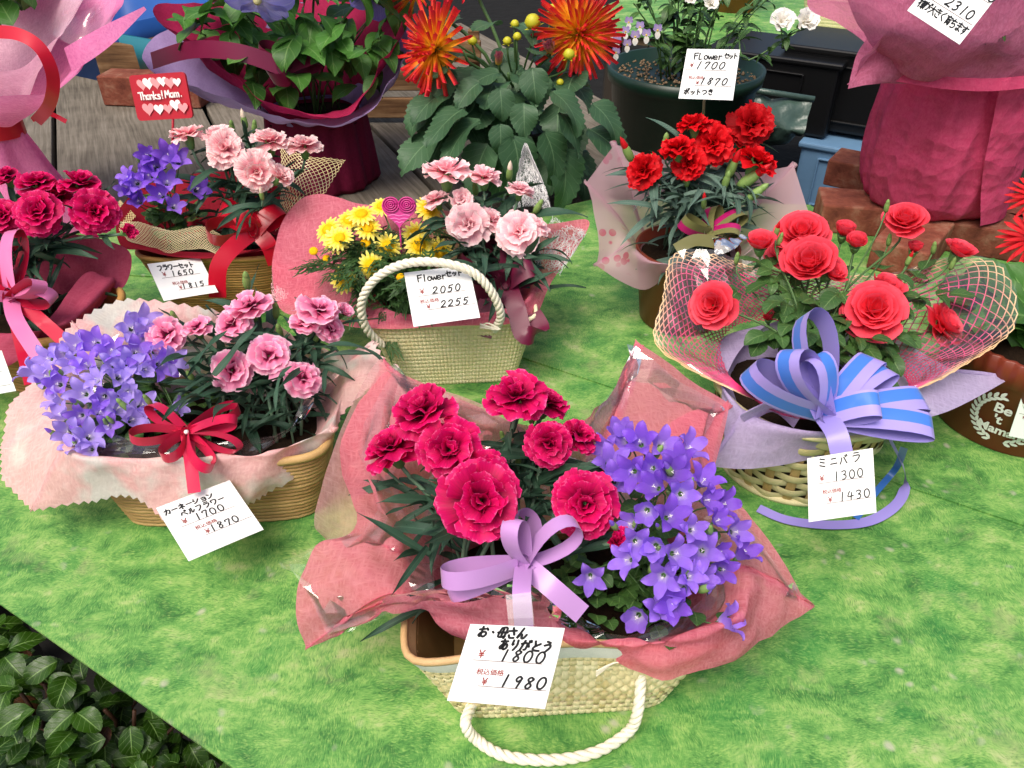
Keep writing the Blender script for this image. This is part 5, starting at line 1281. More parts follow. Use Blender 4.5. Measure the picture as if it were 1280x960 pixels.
# ------------------------------------------------------------------ mini roses in a round bamboo basket
def rose_petal(seed):
    r = random.Random(seed); nu, nv = 9, 8; V = []; rc = r.uniform(.18, .34); ph = r.uniform(0, 6)
    for j in range(nv):
        v = j / (nv - 1); w = .10 + .52 * math.sin(math.pi * min(1, v * .62 + .03)) ** .9
        for i in range(nu):
            u = i / (nu - 1) * 2 - 1; y = v * (1 - .16 * u * u * v) + (.03 * (1 - abs(u)) if j == nv - 1 else 0)
            z = .30 * u * u * (1 - .5 * v) + .16 * math.sin(math.pi * v) * -1 - rc * max(0, v - .6) ** 2 * 3.4 + .03 * v * math.sin(5 * u + ph)
            V.append((u * w, y, z))
    return mesh(V, grid_faces(nu, nv), grid_uv(nu, nv), name='petal')
RP = [rose_petal(i) for i in range(5)]
for m in RP: m.materials.append(M_rose)
RC = calyx_mesh(.30, .5, M_calyx)
def rose(parent, loc, axis, R, open_=1.0, n=26):
    fl = obj('flower', RC, parent, M=TRS(loc, frame(axis, U(0, 6.28)), R))
    for i in range(n):
        t = i / (n - 1); an = math.radians((6 + 84 * t ** 1.15) * open_ + U(-5, 5)); s = (.52 + .42 * t) * U(.93, 1.06)
        M = Matrix.Rotation(i * 2.39996 + U(-.12, .12), 4, 'Z') @ Matrix.Translation((0, .04 + .14 * t * open_, .10 * (1 - t))) @ Matrix.Rotation(math.pi / 2 - an, 4, 'X') @ Matrix.Diagonal((s * 1.06, s, s, 1))
        obj('petal', rnd.choice(RP), fl, M=M)
    return fl
cen6 = Vector((.372, .822, .001))
bk = thing('bamboo_basket', 'round woven bamboo basket holding the coral roses', 'basket', cen6, 'gift baskets')
M_bam = straw_mat('bamboo_strip', '#b3a46c', '#ddd3a4'); M_bam2 = straw_mat('bamboo_stake', '#a4844c', '#c8ac74')
t6 = Tub(.180, .180, .225, .225, .125, 2.0); ns = 22
for r in range(9):
    g = ring_strip(t6, (r + .6) / 9.5, .0115, .0030, ns, math.pi * (r % 2), 200, .001); obj('bamboo_strip', mesh(*g, mats=[M_bam], name='strip'), bk)
for k in range(ns):
    g = stake_strip(t6, (k + .5) / ns, .011, 0.0, 9, 0, 12, .001); obj('stake', mesh(*g, mats=[M_bam2], name='stake'), bk)
for h in (.015, 1.0): rim_roll(bk, t6, h, .0045, M_bam, 'rim' if h > .5 else 'base_ring')
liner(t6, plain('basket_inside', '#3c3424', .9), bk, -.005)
soil_patch('dark soil in the bamboo rose basket', cen6, .10, .10, .105)
M_lav = paper_mat('lavender_paper', '#c6b2e0', '#d8caec', alpha=.93, trans=.4)
wp6 = thing('wrapping_paper', 'lavender paper flaring out of the bamboo rose basket', 'wrapping paper', cen6, 'wrapping papers')
O6 = [G(886, 582, .085), G(905, 552, .11), G(905, 525, .12), G(905, 480, .13), G(930, 430, .145), G(975, 400, .15), G(1060, 400, .15), G(1130, 430, .15), G(1195, 462, .135), G(1264, 473, .12), G(1190, 512, .115), G(1120, 532, .11), G(1085, 545, .11), G(1040, 562, .10), G(1000, 576, .085), G(940, 586, .08)]
O6 = corners(O6, (0, 9))
sheet_obj('paper_sheet', wp6, wrap_rows(cen6, (.07, .07, .08), (.112, .112, .136), O6, 0, sag=.04), M_lav, 150, 20, True, .004, 12, 7.7)
sheet_obj('paper_roll', wp6, [[G(935, 532, .125), G(965, 515, .14), G(992, 535, .13)], [G(925, 520, .145), G(965, 505, .165), G(1000, 522, .15)], [G(938, 512, .155), G(970, 500, .17), G(1005, 515, .155)]], M_lav, 14, 12, False, .001, 12, 1.0)
net_m = NT('pink_gold_netting'); _u, _v, _ = net_m.sep(net_m.uv())
_c = net_m.ramp(net_m.math('ADD', _v, net_m.math('MULTIPLY', net_m.noise(net_m.gen('Object'), 25, 2), .12)), [(.0, '#d82868'), (.80, '#e04880'), (1.0, '#f0c898')])
M_net = net_m.end(net_m.bsdf(_c, .4, None, .4))
nt = thing('decorative_netting', 'pink and gold netting fanned around the coral roses', 'netting', cen6)
ON = [G(960, 508, .14), G(900, 482, .145), G(820, 433, .15), G(828, 375, .18), G(840, 322, .21), G(885, 316, .215), G(930, 330, .20), G(1000, 345, .20), G(1060, 345, .20), G(1115, 345, .20), G(1180, 325, .21), G(1250, 332, .205), G(1270, 405, .185), G(1215, 452, .165), G(1150, 487, .15), G(1080, 496, .14), G(1010, 508, .14)]
rn = wrap_rows(cen6, (.07, .07, .09), (.108, .108, .150), ON, 0, sag=-.02); rn = [r + [r[0]] for r in rn[1:]]
net_obj('net', nt, rn, M_net, 66, 13, .0015, nu=120, nv=40, wr=.005, seed=3)
sheet_obj('cellophane', nt, [[p + UP * .004 for p in r] for r in rn], M_cello, 70, 8, False, .008, 30, 1.2, smooth=False)
L0 = Vector((cen6.x, cen6.y, .105)); rp = thing('rose_plant', 'coral mini roses growing in the bamboo basket', 'plant', L0); paths = []; rkeep = []
for (px, py, z, R, fc, sd, op) in [(1094, 386, .215, 38, .55, 0, 1), (890, 381, .205, 29, .8, -.3, .95), (1012, 326, .24, 36, .5, 0, .7), (1003, 289, .26, 34, .5, 0, 1), (1183, 404, .175, 30, .4, .7, 1), (1132, 273, .27, 28, .4, 0, .85), (1199, 313, .235, 24, .1, .3, .6),
        (950, 305, .25, 19, .2, -.1, .4), (1055, 290, .255, 16, .2, 0, .25), (1070, 304, .25, 16, .3, .1, .3), (1040, 340, .23, 19, .5, .4, .5), (1106, 360, .22, 22, .3, .2, .45), (1143, 311, .235, 13, .1, .2, .2), (961, 396, .19, 12, .3, 0, .15), (985, 312, .235, 26, .5, -.2, .9)]:
    p = G(px, py, z); Rm = R * depth(p) / F * (1.0 if op > .5 else 1.25); ax = facing(p, fc, sd); rose(rp, p - L0 - ax * Rm * .25, ax, Rm, op, 26 if op > .6 else 15)
    path = stem_path(L0 + Vector((U(-.04, .04), U(-.04, .04), 0)), p - ax * Rm * .7, ax, 9); paths.append(path); mb = MB(); mb.tube(path, .0016, 6); mb.obj('stem', rp, mat=M_stem); rkeep.append((p, Rm * .95)); rkeep.append((p + to_cam(p) * Rm * 1.2, Rm * .9))
for (px, py, z) in [(921, 323, .235), (1109, 258, .285), (971, 288, .265), (1168, 310, .235), (974, 300, .25), (1135, 325, .22), (1190, 330, .22), (1112, 300, .24)]:
    p = G(px, py, z); bud(rp, p - L0 - UP * .008, (U(-.2, .2), U(-.2, 0), 1), .016, rnd.choice(('green', 'green', 'red'))); path = stem_path(L0, p - UP * .006, UP, 9); paths.append(path); mb = MB(); mb.tube(path, .0012, 5); mb.obj('stem', rp, mat=M_stem)
for i in range(110):                                     # compound leaves: five leaflets on a stalk
    path = rnd.choice(paths); p = path[rnd.randrange(1, 6)]; a = U(0, 6.28) if i % 2 else U(3.4, 6.0); d = Vector((math.cos(a), math.sin(a), U(-.1, .6))).normalized(); Ls = U(.03, .055); sd_ = d.cross(UP).normalized()
    for (t, s, k) in ((1, 0, 1), (.62, 1, .8), (.62, -1, .8)):
        if any((p + d * Ls * (t + .3) - c).length < r for c, r in rkeep): continue
        put_leaf(rp, rnd.choice(LS_rose), p + d * Ls * t - L0, d + sd_ * s * .9, U(.026, .038) * k, U(-.4, .4))
S_bl = [(0, '#b0a0ea'), (.10, '#4c84e0'), (.58, '#b0a0ea')]
M_bl = satin_mat('satin_blue_lavender', '#a898e2', .35, stripe=S_bl); M_lr = satin_mat('satin_lavender', '#a294e0', .35); M_blr = satin_mat('satin_blue', '#3f78c8', .35); BL = [M_bl, M_lr]
K = G(1030, 518, .165)
bw = thing('ribbon_bow', 'large blue and lavender ribbon bow on the rose basket', 'bow', K, 'ribbon bows')
bowloops(bw, K, .032, [(1014, 390, .03, .026, .55), (935, 462, -.005, .022, .8), (988, 440, -.03, .024, .75), (1092, 448, .03, .012, 1.15), (1110, 462, .02, .014, 1.0), (1100, 505, -.03, .012, 1.1), (1155, 500, .01, .014, 1.05), (1166, 535, -.015, .013, .95), (1020, 445, -.02, .018, -.7)], BL)
knot(bw, K, .011, BL)
ribbon(bw, [K, D(1045, 540, depth(K) - .025), D(1052, 566, depth(K) - .03)], .023, BL, k=14)
ribbon(bw, [D(1110, 545, depth(K)), G(1131, 590, .03), G(1125, 625, .008), G(1090, 650, .005), G(1040, 656, .004), G(985, 650, .004), G(948, 635, .003)], .013, [M_lr, M_lr], k=40, side=(.2, .9, .1)); ribbon(bw, [D(1130, 560, depth(K)), G(1120, 585, .03), G(1095, 615, .01), G(1070, 648, .006)], .008, [M_blr, M_blr], k=20)
it = tag_std([write('ミニ', 17, 3, 15, 17, 2.0, 0, .3), write('バ', 49, 3, 15, 17, 2.0, 0, .3), write('ラ', 68, 2, 15, 17, 2.0, 0, .3)], '1300', '1430', y1=41, y2=72, x1=26, k1=(22, 57), adv=12, h=13.5, inkw=1.8, slant=0)
price_tag('price tag reading 1300 hanging from the blue bow', [(1009, 573), (1091, 560), (1011, 653)], depth(K) - .05, -28, it, TAGM, curl=.05, Hn=95)

# ------------------------------------------------------------------ brown pot with a wreath emblem, red gerbera
cen7 = Vector((.715, .915, .001))
pot = thing('flower_pot', 'brown fluted rim pot with a white laurel wreath emblem', 'pot', cen7, 'brown plastic pots')
M_brown2 = plain('brown_plastic_satin', '#74301c', .42, .4, 30, .08)
flt = lambda a, z: .018 * math.cos(44 * a) * max(0, min(1, (z - .112) / .01))
m_ = MB(); m_.lathe([(.001, 0), (.098, 0), (.102, .004), (.116, .108), (.121, .112), (.124, .128), (.127, .150), (.123, .152), (.116, .12), (.001, .115)], 180, c=tuple(cen7), wave=flt); m_.obj('pot_wall', pot, mat=M_brown2)
soil_patch('dark soil in the wreath pot', cen7, .112, .112, .122)
M_embl = plain('emblem_white', '#d9dcd4', .5)
ea = math.atan2(-(cen7.y - .0), -(cen7.x - .02)) + .06       # the side of the pot turned to the viewer
def on_pot(s, h): a = ea + s / .110; r = .102 + .014 * h / .108 + .0009; return Vector((cen7.x + r * math.cos(a), cen7.y + r * math.sin(a), cen7.z + h))
m_ = MB(); ec = (-.006, .058); er = .038
for k in range(26):
    t = -math.pi / 2 + .22 + (k // 2) * (2 * math.pi - .9) / 13 * .5 * 1.0
    for sgn in (1, -1):
        ca, sa = math.cos(t) * sgn, math.sin(t); cx, cy = ec[0] + er * ca, ec[1] + er * sa; tang = math.atan2(math.cos(t), -math.sin(t) * sgn) + (.55 if k % 2 else -.55)
        pts = [(cx + .011 * (q * math.cos(tang)) - w_ * math.sin(tang), cy + .011 * q * math.sin(tang) + w_ * math.cos(tang)) for q, w_ in ((0, 0), (.4, .0024), (.8, .0018), (1, 0), (.8, -.0018), (.4, -.0024))]
        m_.add([on_pot(*p) for p in pts], [tuple(range(6))])
m_.obj('laurel_wreath', pot, mat=M_embl, smooth=False)
for s_, x, y, sz in (('Be', -.024, .068, .021), ("'t", -.020, .050, .020), ('Maman', -.036, .033, .019)):
    V, Fc = font_mesh(s_, sz, .0006); m_ = MB(); m_.add([on_pot(x + vx, y + vy) for vx, vy, _ in V], Fc); m_.obj('lettering', pot, mat=M_embl, smooth=False)
price_tag('pale green price tag cut off at the right edge', [(1277, 497), (1345, 512), (1261, 545)], depth(on_pot(0, .07)) - .02, 20, [('lettering', 'print', kakaku(12, 45, 8)), ('ruled_line', 'line', line2(5, 35, 90, 35, .8))], TAGG)
M_ger = petal_mat('petal_gerbera', [(0.0, '#8a0612'), (.5, '#d0141e'), (1.0, '#e62a34')], trans=.3, vary=.12)
def ray_petal(w): 
    V = [];
    for j in range(7):
        t = j / 6; ww = w * math.sin(math.pi * min(1, t * .82 + .1)) ** .6 * (1 if j < 6 else .4)
        for u in (-1, 0, 1): V.append((u * ww, .15 + .85 * t, .04 * (u * u) + .10 * t - .2 * t * t))
    return mesh(V, grid_faces(3, 7), grid_uv(3, 7), name='petal')
GP = ray_petal(.075); GP.materials.append(M_ger)
L0 = Vector((cen7.x, cen7.y, .12)); gp = thing('gerbera_plant', 'red gerbera in the brown pot cut off by the right edge', 'plant', L0)
M_gdisc = plain('gerbera_disc', '#7a1418', .8, .2, 600, .4, .001); b = MB(); b.lathe([(.24, .0), (.22, .05), (.12, .08), (.001, .06)], 16); GD = b.mesh([M_gdisc], name='disc')
for (px, py, z, R, fc, sd) in [(1292, 300, .215, 42, .6, .1), (1296, 248, .245, 36, .5, 0)]:
    p = G(px, py, z); Rm = R * depth(p) / F; ax = facing(p, fc, sd); fl = obj('flower', GD, gp, M=TRS(p - L0, frame(ax), Rm))
    for ring, (n, t, s) in enumerate(((20, 88, 1.0), (18, 72, .88))):
        for k in range(n): obj('petal', GP, fl, M=Matrix.Rotation(2 * math.pi * (k + .5 * ring) / n + U(-.04, .04), 4, 'Z') @ Matrix.Rotation(math.radians(90 - t + U(-4, 4)), 4, 'X') @ Matrix.Diagonal((s, s, s, 1)))
    path = stem_path(L0, p - ax * .004, ax); mb = MB(); mb.tube(path, .003, 7); mb.obj('stem', gp, mat=M_stem)
LS_ger = leaf_set(M_leaf_clem, 3, lambda i: leaf_mesh(ovate(.20, .6), .8 + .4 * i, .12, 9, 19, i, .03, wav=.05))
for i in range(22):
    a = U(0, 6.28) if i > 8 else U(1.6, 4.2); put_leaf(gp, rnd.choice(LS_ger), (U(-.03, .03), U(-.03, .03), 0), (math.cos(a), math.sin(a), U(.9, 1.8)), U(.10, .16), U(-.3, .3))
# ------------------------------------------------------------------ big magenta wrapped pot, top right
for i, (px, py, z, rz, lb) in enumerate([(1095, 275, .002, -.2, 'worn brick at the left of the magenta wrapped pot'), (1150, 312, .002, .9, 'brick in front of the magenta wrapped pot behind the roses'), (1235, 300, .002, -.4, 'brick under the right side of the magenta wrapped pot'), (1075, 262, .062, .1, 'upper brick near the back edge of the green sheet'), (1290, 290, .002, -.9, 'brick at the right edge behind the gerbera')]):
    if i == 3: p = G(1090, 262, .002); p.y += .12; p.x += .05; p.z = .002; brick(lb, p, -.6)
    else: brick(lb, G(px, py, .03) + Vector((0, .03, -.028)), rz)
cen8 = Vector((.84, 1.545, .065))
M_magw = paper_mat('magenta_wrap', '#c03a64', '#d65c80', alpha=1, trans=.2, crumple=3.0); M_magw2 = paper_mat('pink_tulle_wrap', '#c8648a', '#dc8cac', alpha=.92, trans=.4, crumple=2.0)
mw = thing('wrapped_pot', 'tall potted plant wrapped in magenta paper at the upper right', 'wrapped pot', cen8, 'wrapped pots')
fold = lambda a, z: .060 * (1 - 2 * abs(math.sin(3.5 * a + .4 + 2.2 * z))) * (.5 + 3.0 * z) + .026 * (1 - 2 * abs(math.sin(8.5 * a - 5 * z))) + .012 * mnoise.noise(Vector((3 * math.cos(a), 3 * math.sin(a), 14 * z)))
m_ = MB(); m_.lathe([(.001, 0), (.112, 0), (.122, .008), (.130, .03), (.137, .06), (.140, .09), (.142, .12), (.142, .15), (.140, .18), (.136, .21), (.128, .24), (.118, .262), (.108, .28)], 200, c=tuple(cen8), wave=fold); m_.obj('paper_body', mw, mat=M_magw)
sheet_obj('paper_flap', mw, [[cen8 + Vector((r_ * math.sin(t), -r_ * math.cos(t), h)) for t, r_ in ((tl, .150), (tl + .45, .151), (tl + .9, .149), (1.5, .144))] for h, tl in ((.27, -.10), (.18, -.02), (.09, .10), (.004, .30))], M_magw, 30, 24, False, .003, 16, 3.0, pin0=False)
def flare(parent, name, c, r0, z0, outer, mat, wr=.008, seed=1., mid=.5, sag=.1, nu=110, nv=18):
    rows = wrap_rows(c, (r0, r0, z0), (r0 * 1.12, r0 * 1.12, z0 + .02), outer, 0, sag=sag, midk=mid); return sheet_obj(name, parent, rows, mat, nu, nv, True, wr, 12, seed)
ym = cen8.y
O8 = [Yp(1060, 108, 1.42), Yp(1085, 60, 1.45), Yp(1010, 5, 1.50), Yp(1060, -40, 1.6), Yp(1140, -60, 1.72), Yp(1240, -50, 1.72), Yp(1330, -10, 1.65), Yp(1340, 60, 1.5), Yp(1290, 85, 1.40), Yp(1240, 60, 1.36), Yp(1200, 48, 1.35), Yp(1120, 40, 1.36), Yp(1085, 70, 1.38)]
flare(mw, 'paper_collar', cen8, .105, .315, O8, M_magw2, .010, 2.2)
sheet_obj('paper_tail', mw, [[Yp(1090, 40, 1.42), Yp(1130, 62, 1.40), Yp(1165, 95, 1.40)], [Yp(1070, 70, 1.41), Yp(1095, 90, 1.39), Yp(1135, 105, 1.40)], [Yp(1060, 111, 1.40), Yp(1085, 106, 1.385), Yp(1112, 106, 1.40)]], M_magw2, 18, 14, False, .004, 14, 3.0)
sheet_obj('paper_front', mw, [[Yp(1050, -30, 1.40), Yp(1130, -20, 1.36), Yp(1210, -10, 1.34), Yp(1290, 0, 1.36)], [Yp(1070, 30, 1.39), Yp(1130, 50, 1.345), Yp(1200, 50, 1.335), Yp(1290, 50, 1.36)], [Yp(1105, 80, 1.40), Yp(1140, 100, 1.38), Yp(1190, 105, 1.375), Yp(1290, 100, 1.38)]], M_magw2, 40, 24, False, .012, 11, 6.0)
ribbon(mw, [Yp(1112, 92, 1.405), Yp(1180, 103, 1.375), Yp(1240, 106, 1.372), Yp(1300, 100, 1.38)], .02, [M_magw, M_magw], 'band', k=16)
it = [('lettering', 'ink', write('2100', 48, 14, 17, 14, 2.6, .1, .4)), ('ruled_line', 'line', line2(10, 33, 97, 33, .8)), ('lettering', 'print', kakaku(14, 50, 8)), ('lettering', 'print', write('Y', 22, 54, 8, 8, 1.4)), ('lettering', 'ink', write('2310', 40, 52, 15, 13, 2.4, .1, .4)),
      ('ruled_line', 'line', line2(18, 70, 97, 70, .8)), ('lettering', 'ink', write('様が大きく育ちます', 6, 74, 14, 10, 2.0, 0, .4))]
price_tag('price tag reading 2310 at the top on the magenta wrapped pot', [(1192, -57), (1257, -18), (1134, 13)], depth(Yp(1190, 0, 1.24)), -30, it, TAGM, Hn=100)
L0 = cen8 + UP * .30; fp = thing('leafy_plant', 'dark feathery foliage growing out of the magenta wrapped pot', 'plant', L0)
for i in range(130):
    a = U(0, 6.28); q = U(0, .16); p = Vector((math.cos(a) * q + .06, math.sin(a) * q, U(.02, .22))); put_leaf(fp, rnd.choice(LS_daisy), p, (math.cos(a), math.sin(a), U(.0, 1.)), U(.05, .09), U(-.5, .5))

# ------------------------------------------------------------------ clematis in burgundy and lavender wrap
cen9 = Vector((-.45, 1.86, -.018)); M_burgp = paper_mat('burgundy_wrap', '#6e1034', '#8a1c46', alpha=1, trans=.15); M_crimp = paper_mat('crimson_wrap', '#a81c4c', '#c83460', alpha=1, trans=.3); M_lavp = paper_mat('lavender_wrap_back', '#a890c8', '#c0aedc', alpha=1, trans=.3)
mw = thing('wrapped_pot', 'clematis pot wrapped in crimson and lavender paper at the back', 'wrapped pot', cen9, 'wrapped pots')
m_ = MB(); m_.lathe([(.001, 0), (.120, 0), (.128, .012), (.120, .09), (.112, .16), (.118, .17)], 110, c=tuple(cen9), wave=lambda a, z: .04 * math.cos(9 * a + z * 6) + .02 * math.cos(21 * a)); m_.obj('paper_body', mw, mat=M_burgp)
O9 = [Yp(398, 146, 1.66), Yp(330, 130, 1.68), Yp(285, 90, 1.74), Yp(190, 15, 1.86), Yp(260, 5, 2.0), Yp(400, 0, 2.1), Yp(480, 10, 2.0), Yp(505, 35, 1.84), Yp(478, 80, 1.75), Yp(440, 140, 1.68)]
flare(mw, 'paper_collar', cen9, .10, .15, O9, M_crimp, .012, 4.5, sag=-.08)
O9b = [Yp(395, 158, 1.655), Yp(320, 138, 1.66), Yp(240, 110, 1.72), Yp(180, 82, 1.84), Yp(200, 42, 1.93), Yp(300, 10, 2.04), Yp(440, 5, 2.1), Yp(515, 32, 1.88), Yp(500, 90, 1.77), Yp(450, 146, 1.67)]
flare(mw, 'paper_collar', cen9, .105, .14, O9b, M_lavp, .012, 1.5, sag=-.12)
K = Yp(355, 85, 1.74); M_brr = satin_mat('satin_wine', '#7a1840', .35); WR = [M_brr, M_brr]
bw = thing('ribbon_bow', 'wine coloured ribbon inside the clematis wrapping', 'bow', K, 'ribbon bows')
ribbon(bw, [Yp(190, 76, 1.80), Yp(240, 62, 1.74), Yp(300, 66, 1.72), Yp(355, 85, 1.73)], .034, WR, k=18, side=(.1, .3, 1)); bowloops(bw, K, .036, [(330, 60, .04, .03, .8), (365, 50, .02, .03, .9), (400, 75, .03, .02, 1.0), (345, 100, -.01, .03, .8)], WR); knot(bw, K, .02, WR)
soil_patch('dark soil in the clematis pot', cen9, .105, .105, .13)
M_clem = petal_mat('petal_clematis', [(0.0, '#e0d4f8'), (.4, '#aaa2ec'), (1.0, '#8c80e0')], ('#ccc4f6', .4), vein=10, vary=.06)
CLP = [leaf_mesh(ovate(.36, .55), b_, .10, 7, 11, i, wav=.04) for i, b_ in ((1, .5), (2, 1.0))]
for m in CLP: m.materials.append(M_clem)
L0 = cen9 + UP * .15; cp = thing('clematis_plant', 'clematis with large violet flowers at the back left', 'plant', L0)
b = MB(); b.lathe([(.001, -.03), (.10, .0), (.12, .08), (.08, .16), (.001, .18)], 12); CLC = b.mesh([plain('clematis_eye', '#d8d098', .7)], name='centre')
for (px, py, y, R, ax) in [(322, -2, 1.70, 46, (-.05, -.65, -.55)), (470, -20, 1.9, 42, (.3, -.6, .4)), (390, -50, 1.9, 45, (0, -.7, .5))]:
    p = Yp(px, py, y); Rm = R * depth(p) / F; fl = obj('flower', CLC, cp, M=TRS(p - L0, frame(ax, U(0, 6)), Rm))
    for k in range(7): obj('petal', CLP[k % 2], fl, M=Matrix.Rotation(2 * math.pi * k / 7 + U(-.08, .08), 4, 'Z') @ Matrix.Translation((0, .06, .01 * (k % 2))) @ Matrix.Rotation(.12 + U(-.08, .08), 4, 'X') @ Matrix.Diagonal((1.1, 1, 1, 1)))
    path = stem_path(L0, p, ax); mb = MB(); mb.tube(path, .003, 6); mb.obj('stem', cp, mat=M_stem)
for i in range(150):
    px, py = (U(255, 500), U(-60, 70)) if i > 12 else [(255, 25), (275, 45), (285, 40), (395, 30), (370, 45), (420, 60), (440, 40), (480, 40), (455, 70), (410, 75), (300, 30), (250, 20), (230, 22)][i]
    p = Yp(px, py, U(1.76, 1.98)); put_leaf(cp, rnd.choice(LS_clem), p - L0, (U(-.8, .8), U(-.9, .1), U(-.7, .4)), U(.055, .10), U(-.4, .4))
for i in range(34): p = Yp(U(300, 480), U(45, 112), U(1.74, 1.88)); put_leaf(cp, rnd.choice(LS_clem), p - L0, (U(-.8, .8), U(-.9, .1), U(-.6, .3)), U(.05, .085), U(-.4, .4))
for i in range(9): path = stem_path(L0 + Vector((U(-.05, .05), U(-.05, .05), 0)), Yp(U(270, 500), U(-30, 40), U(1.8, 1.95)), (0, -.3, .8)); mb = MB(); mb.tube(path, .002, 5); mb.obj('stem', cp, mat=M_stem)

# ------------------------------------------------------------------ dahlia
cenA = Vector((.01, 1.84, -.018)); M_darkpot = plain('dark_pot', '#1c1a19', .6)
dp = thing('flower_pot', 'dark nursery pot under the dahlia leaves', 'pot', cenA); m_ = MB(); m_.lathe([(.001, 0), (.075, 0), (.095, .14), (.10, .145), (.095, .13), (.001, .12)], 40, c=tuple(cenA)); m_.obj('pot_wall', dp, mat=M_darkpot)
L0 = cenA + UP * .12; da = thing('dahlia_plant', 'dahlia with spiky red and yellow flowers and big toothed leaves', 'plant', L0)
M_dah = petal_mat('petal_dahlia', [(0.0, '#f8e040'), (.55, '#f8b02c'), (.74, '#ee5030'), (1.0, '#e02040')], vary=.15, vein=8)
def quill(seed):
    r = random.Random(seed); V = []; bn = r.uniform(-.5, .5)
    for j in range(7):
        t = j / 6; w = .085 * (1 - .7 * t) * (1 if j else .5) + .004
        for u in (-1, 0, 1): V.append((u * w + .10 * bn * t * t, t, .05 * u * u * (1 + t) + bn * .16 * t * t))
    return mesh(V, grid_faces(3, 7), grid_uv(3, 7), name='petal')
DQ = [quill(i) for i in range(4)]
for m in DQ: m.materials.append(M_dah)
b = MB(); b.lathe([(.001, -.12), (.14, -.08), (.16, 0), (.001, .10)], 12); DCX = b.mesh([M_bud], name='calyx')
for (px, py, y, R, ax, n) in [(722, 42, 1.76, 58, (.25, -.85, .25), 120), (545, 62, 1.70, 58, (-.75, -.45, .3), 100), (590, -35, 1.9, 45, (0, -.3, .9), 70), (520, -10, 1.85, 42, (-.3, -.4, .8), 60)]:
    p = Yp(px, py, y); Rm = R * depth(p) / F; fl = obj('flower', DCX, da, M=TRS(p - L0, frame(ax, U(0, 6)), Rm))
    for k in range(n):
        t = (k + .5) / n; an = math.radians(8 + 102 * t ** .8 + U(-6, 6)); s = (.45 + .55 * min(1, t * 1.8)) * U(.9, 1.1)
        obj('petal', rnd.choice(DQ), fl, M=Matrix.Rotation(k * 2.39996, 4, 'Z') @ Matrix.Rotation(math.pi / 2 - an, 4, 'X') @ Matrix.Rotation(U(-.5, .5), 4, 'Y') @ Matrix.Diagonal((s, s, s, 1)))
    path = stem_path(L0, p, ax); mb = MB(); mb.tube(path, .004, 7); mb.obj('stem', da, mat=M_stem)
M_dah2 = petal_mat('petal_dahlia_opening', [(0.0, '#d8c040'), (.4, '#d89a70'), (1.0, '#b86078')], vary=.2, vein=8); DQ2 = [quill(i + 20) for i in range(3)]
for m in DQ2: m.materials.append(M_dah2)
M_ybud = plain('dahlia_bud_yellow', '#b8b428', .5, nscale=40); b = MB(); b.lathe([(.001, -.1), (.5, .0), (.85, .35), (.9, .8), (.6, 1.25), (.25, 1.45), (.001, 1.5)], 14)
for k in range(5):
    a = k * 1.2566; c_, s_ = math.cos(a), math.sin(a); b.add([(c_ * .4 - s_ * .3, s_ * .4 + c_ * .3, 0), (c_ * .4 + s_ * .3, s_ * .4 - c_ * .3, 0), (c_ * 1.3, s_ * 1.3, .25)], [(0, 1, 2)])
DBUD = b.mesh([M_ybud], name='bud')
for (px, py, R, y) in [(590, 50, 7, 1.74), (646, 45, 6, 1.75), (634, 50, 6, 1.74), (643, 29, 6, 1.78), (667, 25, 11, 1.75), (700, 102, 5, 1.70), (712, 66, 8, 1.68), (550, 18, 7, 1.76), (690, 10, 7, 1.8)]:
    p = Yp(px, py, y); Rm = R * depth(p) / F; obj('bud', DBUD, da, M=TRS(p - L0 - UP * Rm * .7, frame((U(-.3, .3), U(-.5, .1), 1)), Rm)); path = stem_path(L0, p - UP * Rm * .7, UP); mb = MB(); mb.tube(path, .0022, 6); mb.obj('stem', da, mat=M_stem)
for (px, py, y, R, ax) in [(623, 78, 1.68, 16, (0, -.5, .7)), (688, 62, 1.70, 20, (-.2, -.7, .5))]:
    p = Yp(px, py, y); Rm = R * depth(p) / F; fl = obj('half_open_flower', DCX, da, M=TRS(p - L0, frame(ax), Rm))
    for k in range(40): an = math.radians(-14 + 20 * k / 40 + U(-4, 4)); obj('petal', rnd.choice(DQ2), fl, M=Matrix.Rotation(k * 2.39996, 4, 'Z') @ Matrix.Translation((0, .30 * (k / 40) ** .5, 0)) @ Matrix.Rotation(math.pi / 2 - an, 4, 'X') @ Matrix.Diagonal((1.7, 1, 1, 1)))
    path = stem_path(L0, p, ax); mb = MB(); mb.tube(path, .003, 6); mb.obj('stem', da, mat=M_stem)
DL = [(575, 65, -.6, -.4, 44, 1.70), (600, 150, -.9, -.5, 66, 1.60), (580, 135, -.7, -.5, 62, 1.62), (625, 110, .1, -1, 38, 1.63), (655, 128, 0, -1, 40, 1.62), (690, 115, .8, -.4, 60, 1.62), (740, 130, .8, -.5, 55, 1.66), (665, 85, .1, -.9, 42, 1.68), (600, 103, -.7, -.4, 40, 1.65), (625, 155, .1, -1, 36, 1.58), (640, 170, .3, -.9, 70, 1.58),
      (680, 165, .5, -1, 62, 1.58), (700, 185, .3, -1, 70, 1.60), (610, 180, -.4, -.9, 60, 1.60), (560, 115, -.9, -.2, 55, 1.68), (545, 170, -.8, -.6, 60, 1.66), (735, 160, .9, -.6, 66, 1.66), (650, 30, .3, .2, 40, 1.8), (620, 30, -.4, .3, 44, 1.8), (575, 20, -.7, .1, 46, 1.85), (700, 140, .6, -.8, 55, 1.6), (540, 130, -.8, -.5, 50, 1.7), (660, 60, .6, .1, 34, 1.76), (630, 185, 0, -1, 60, 1.62)]
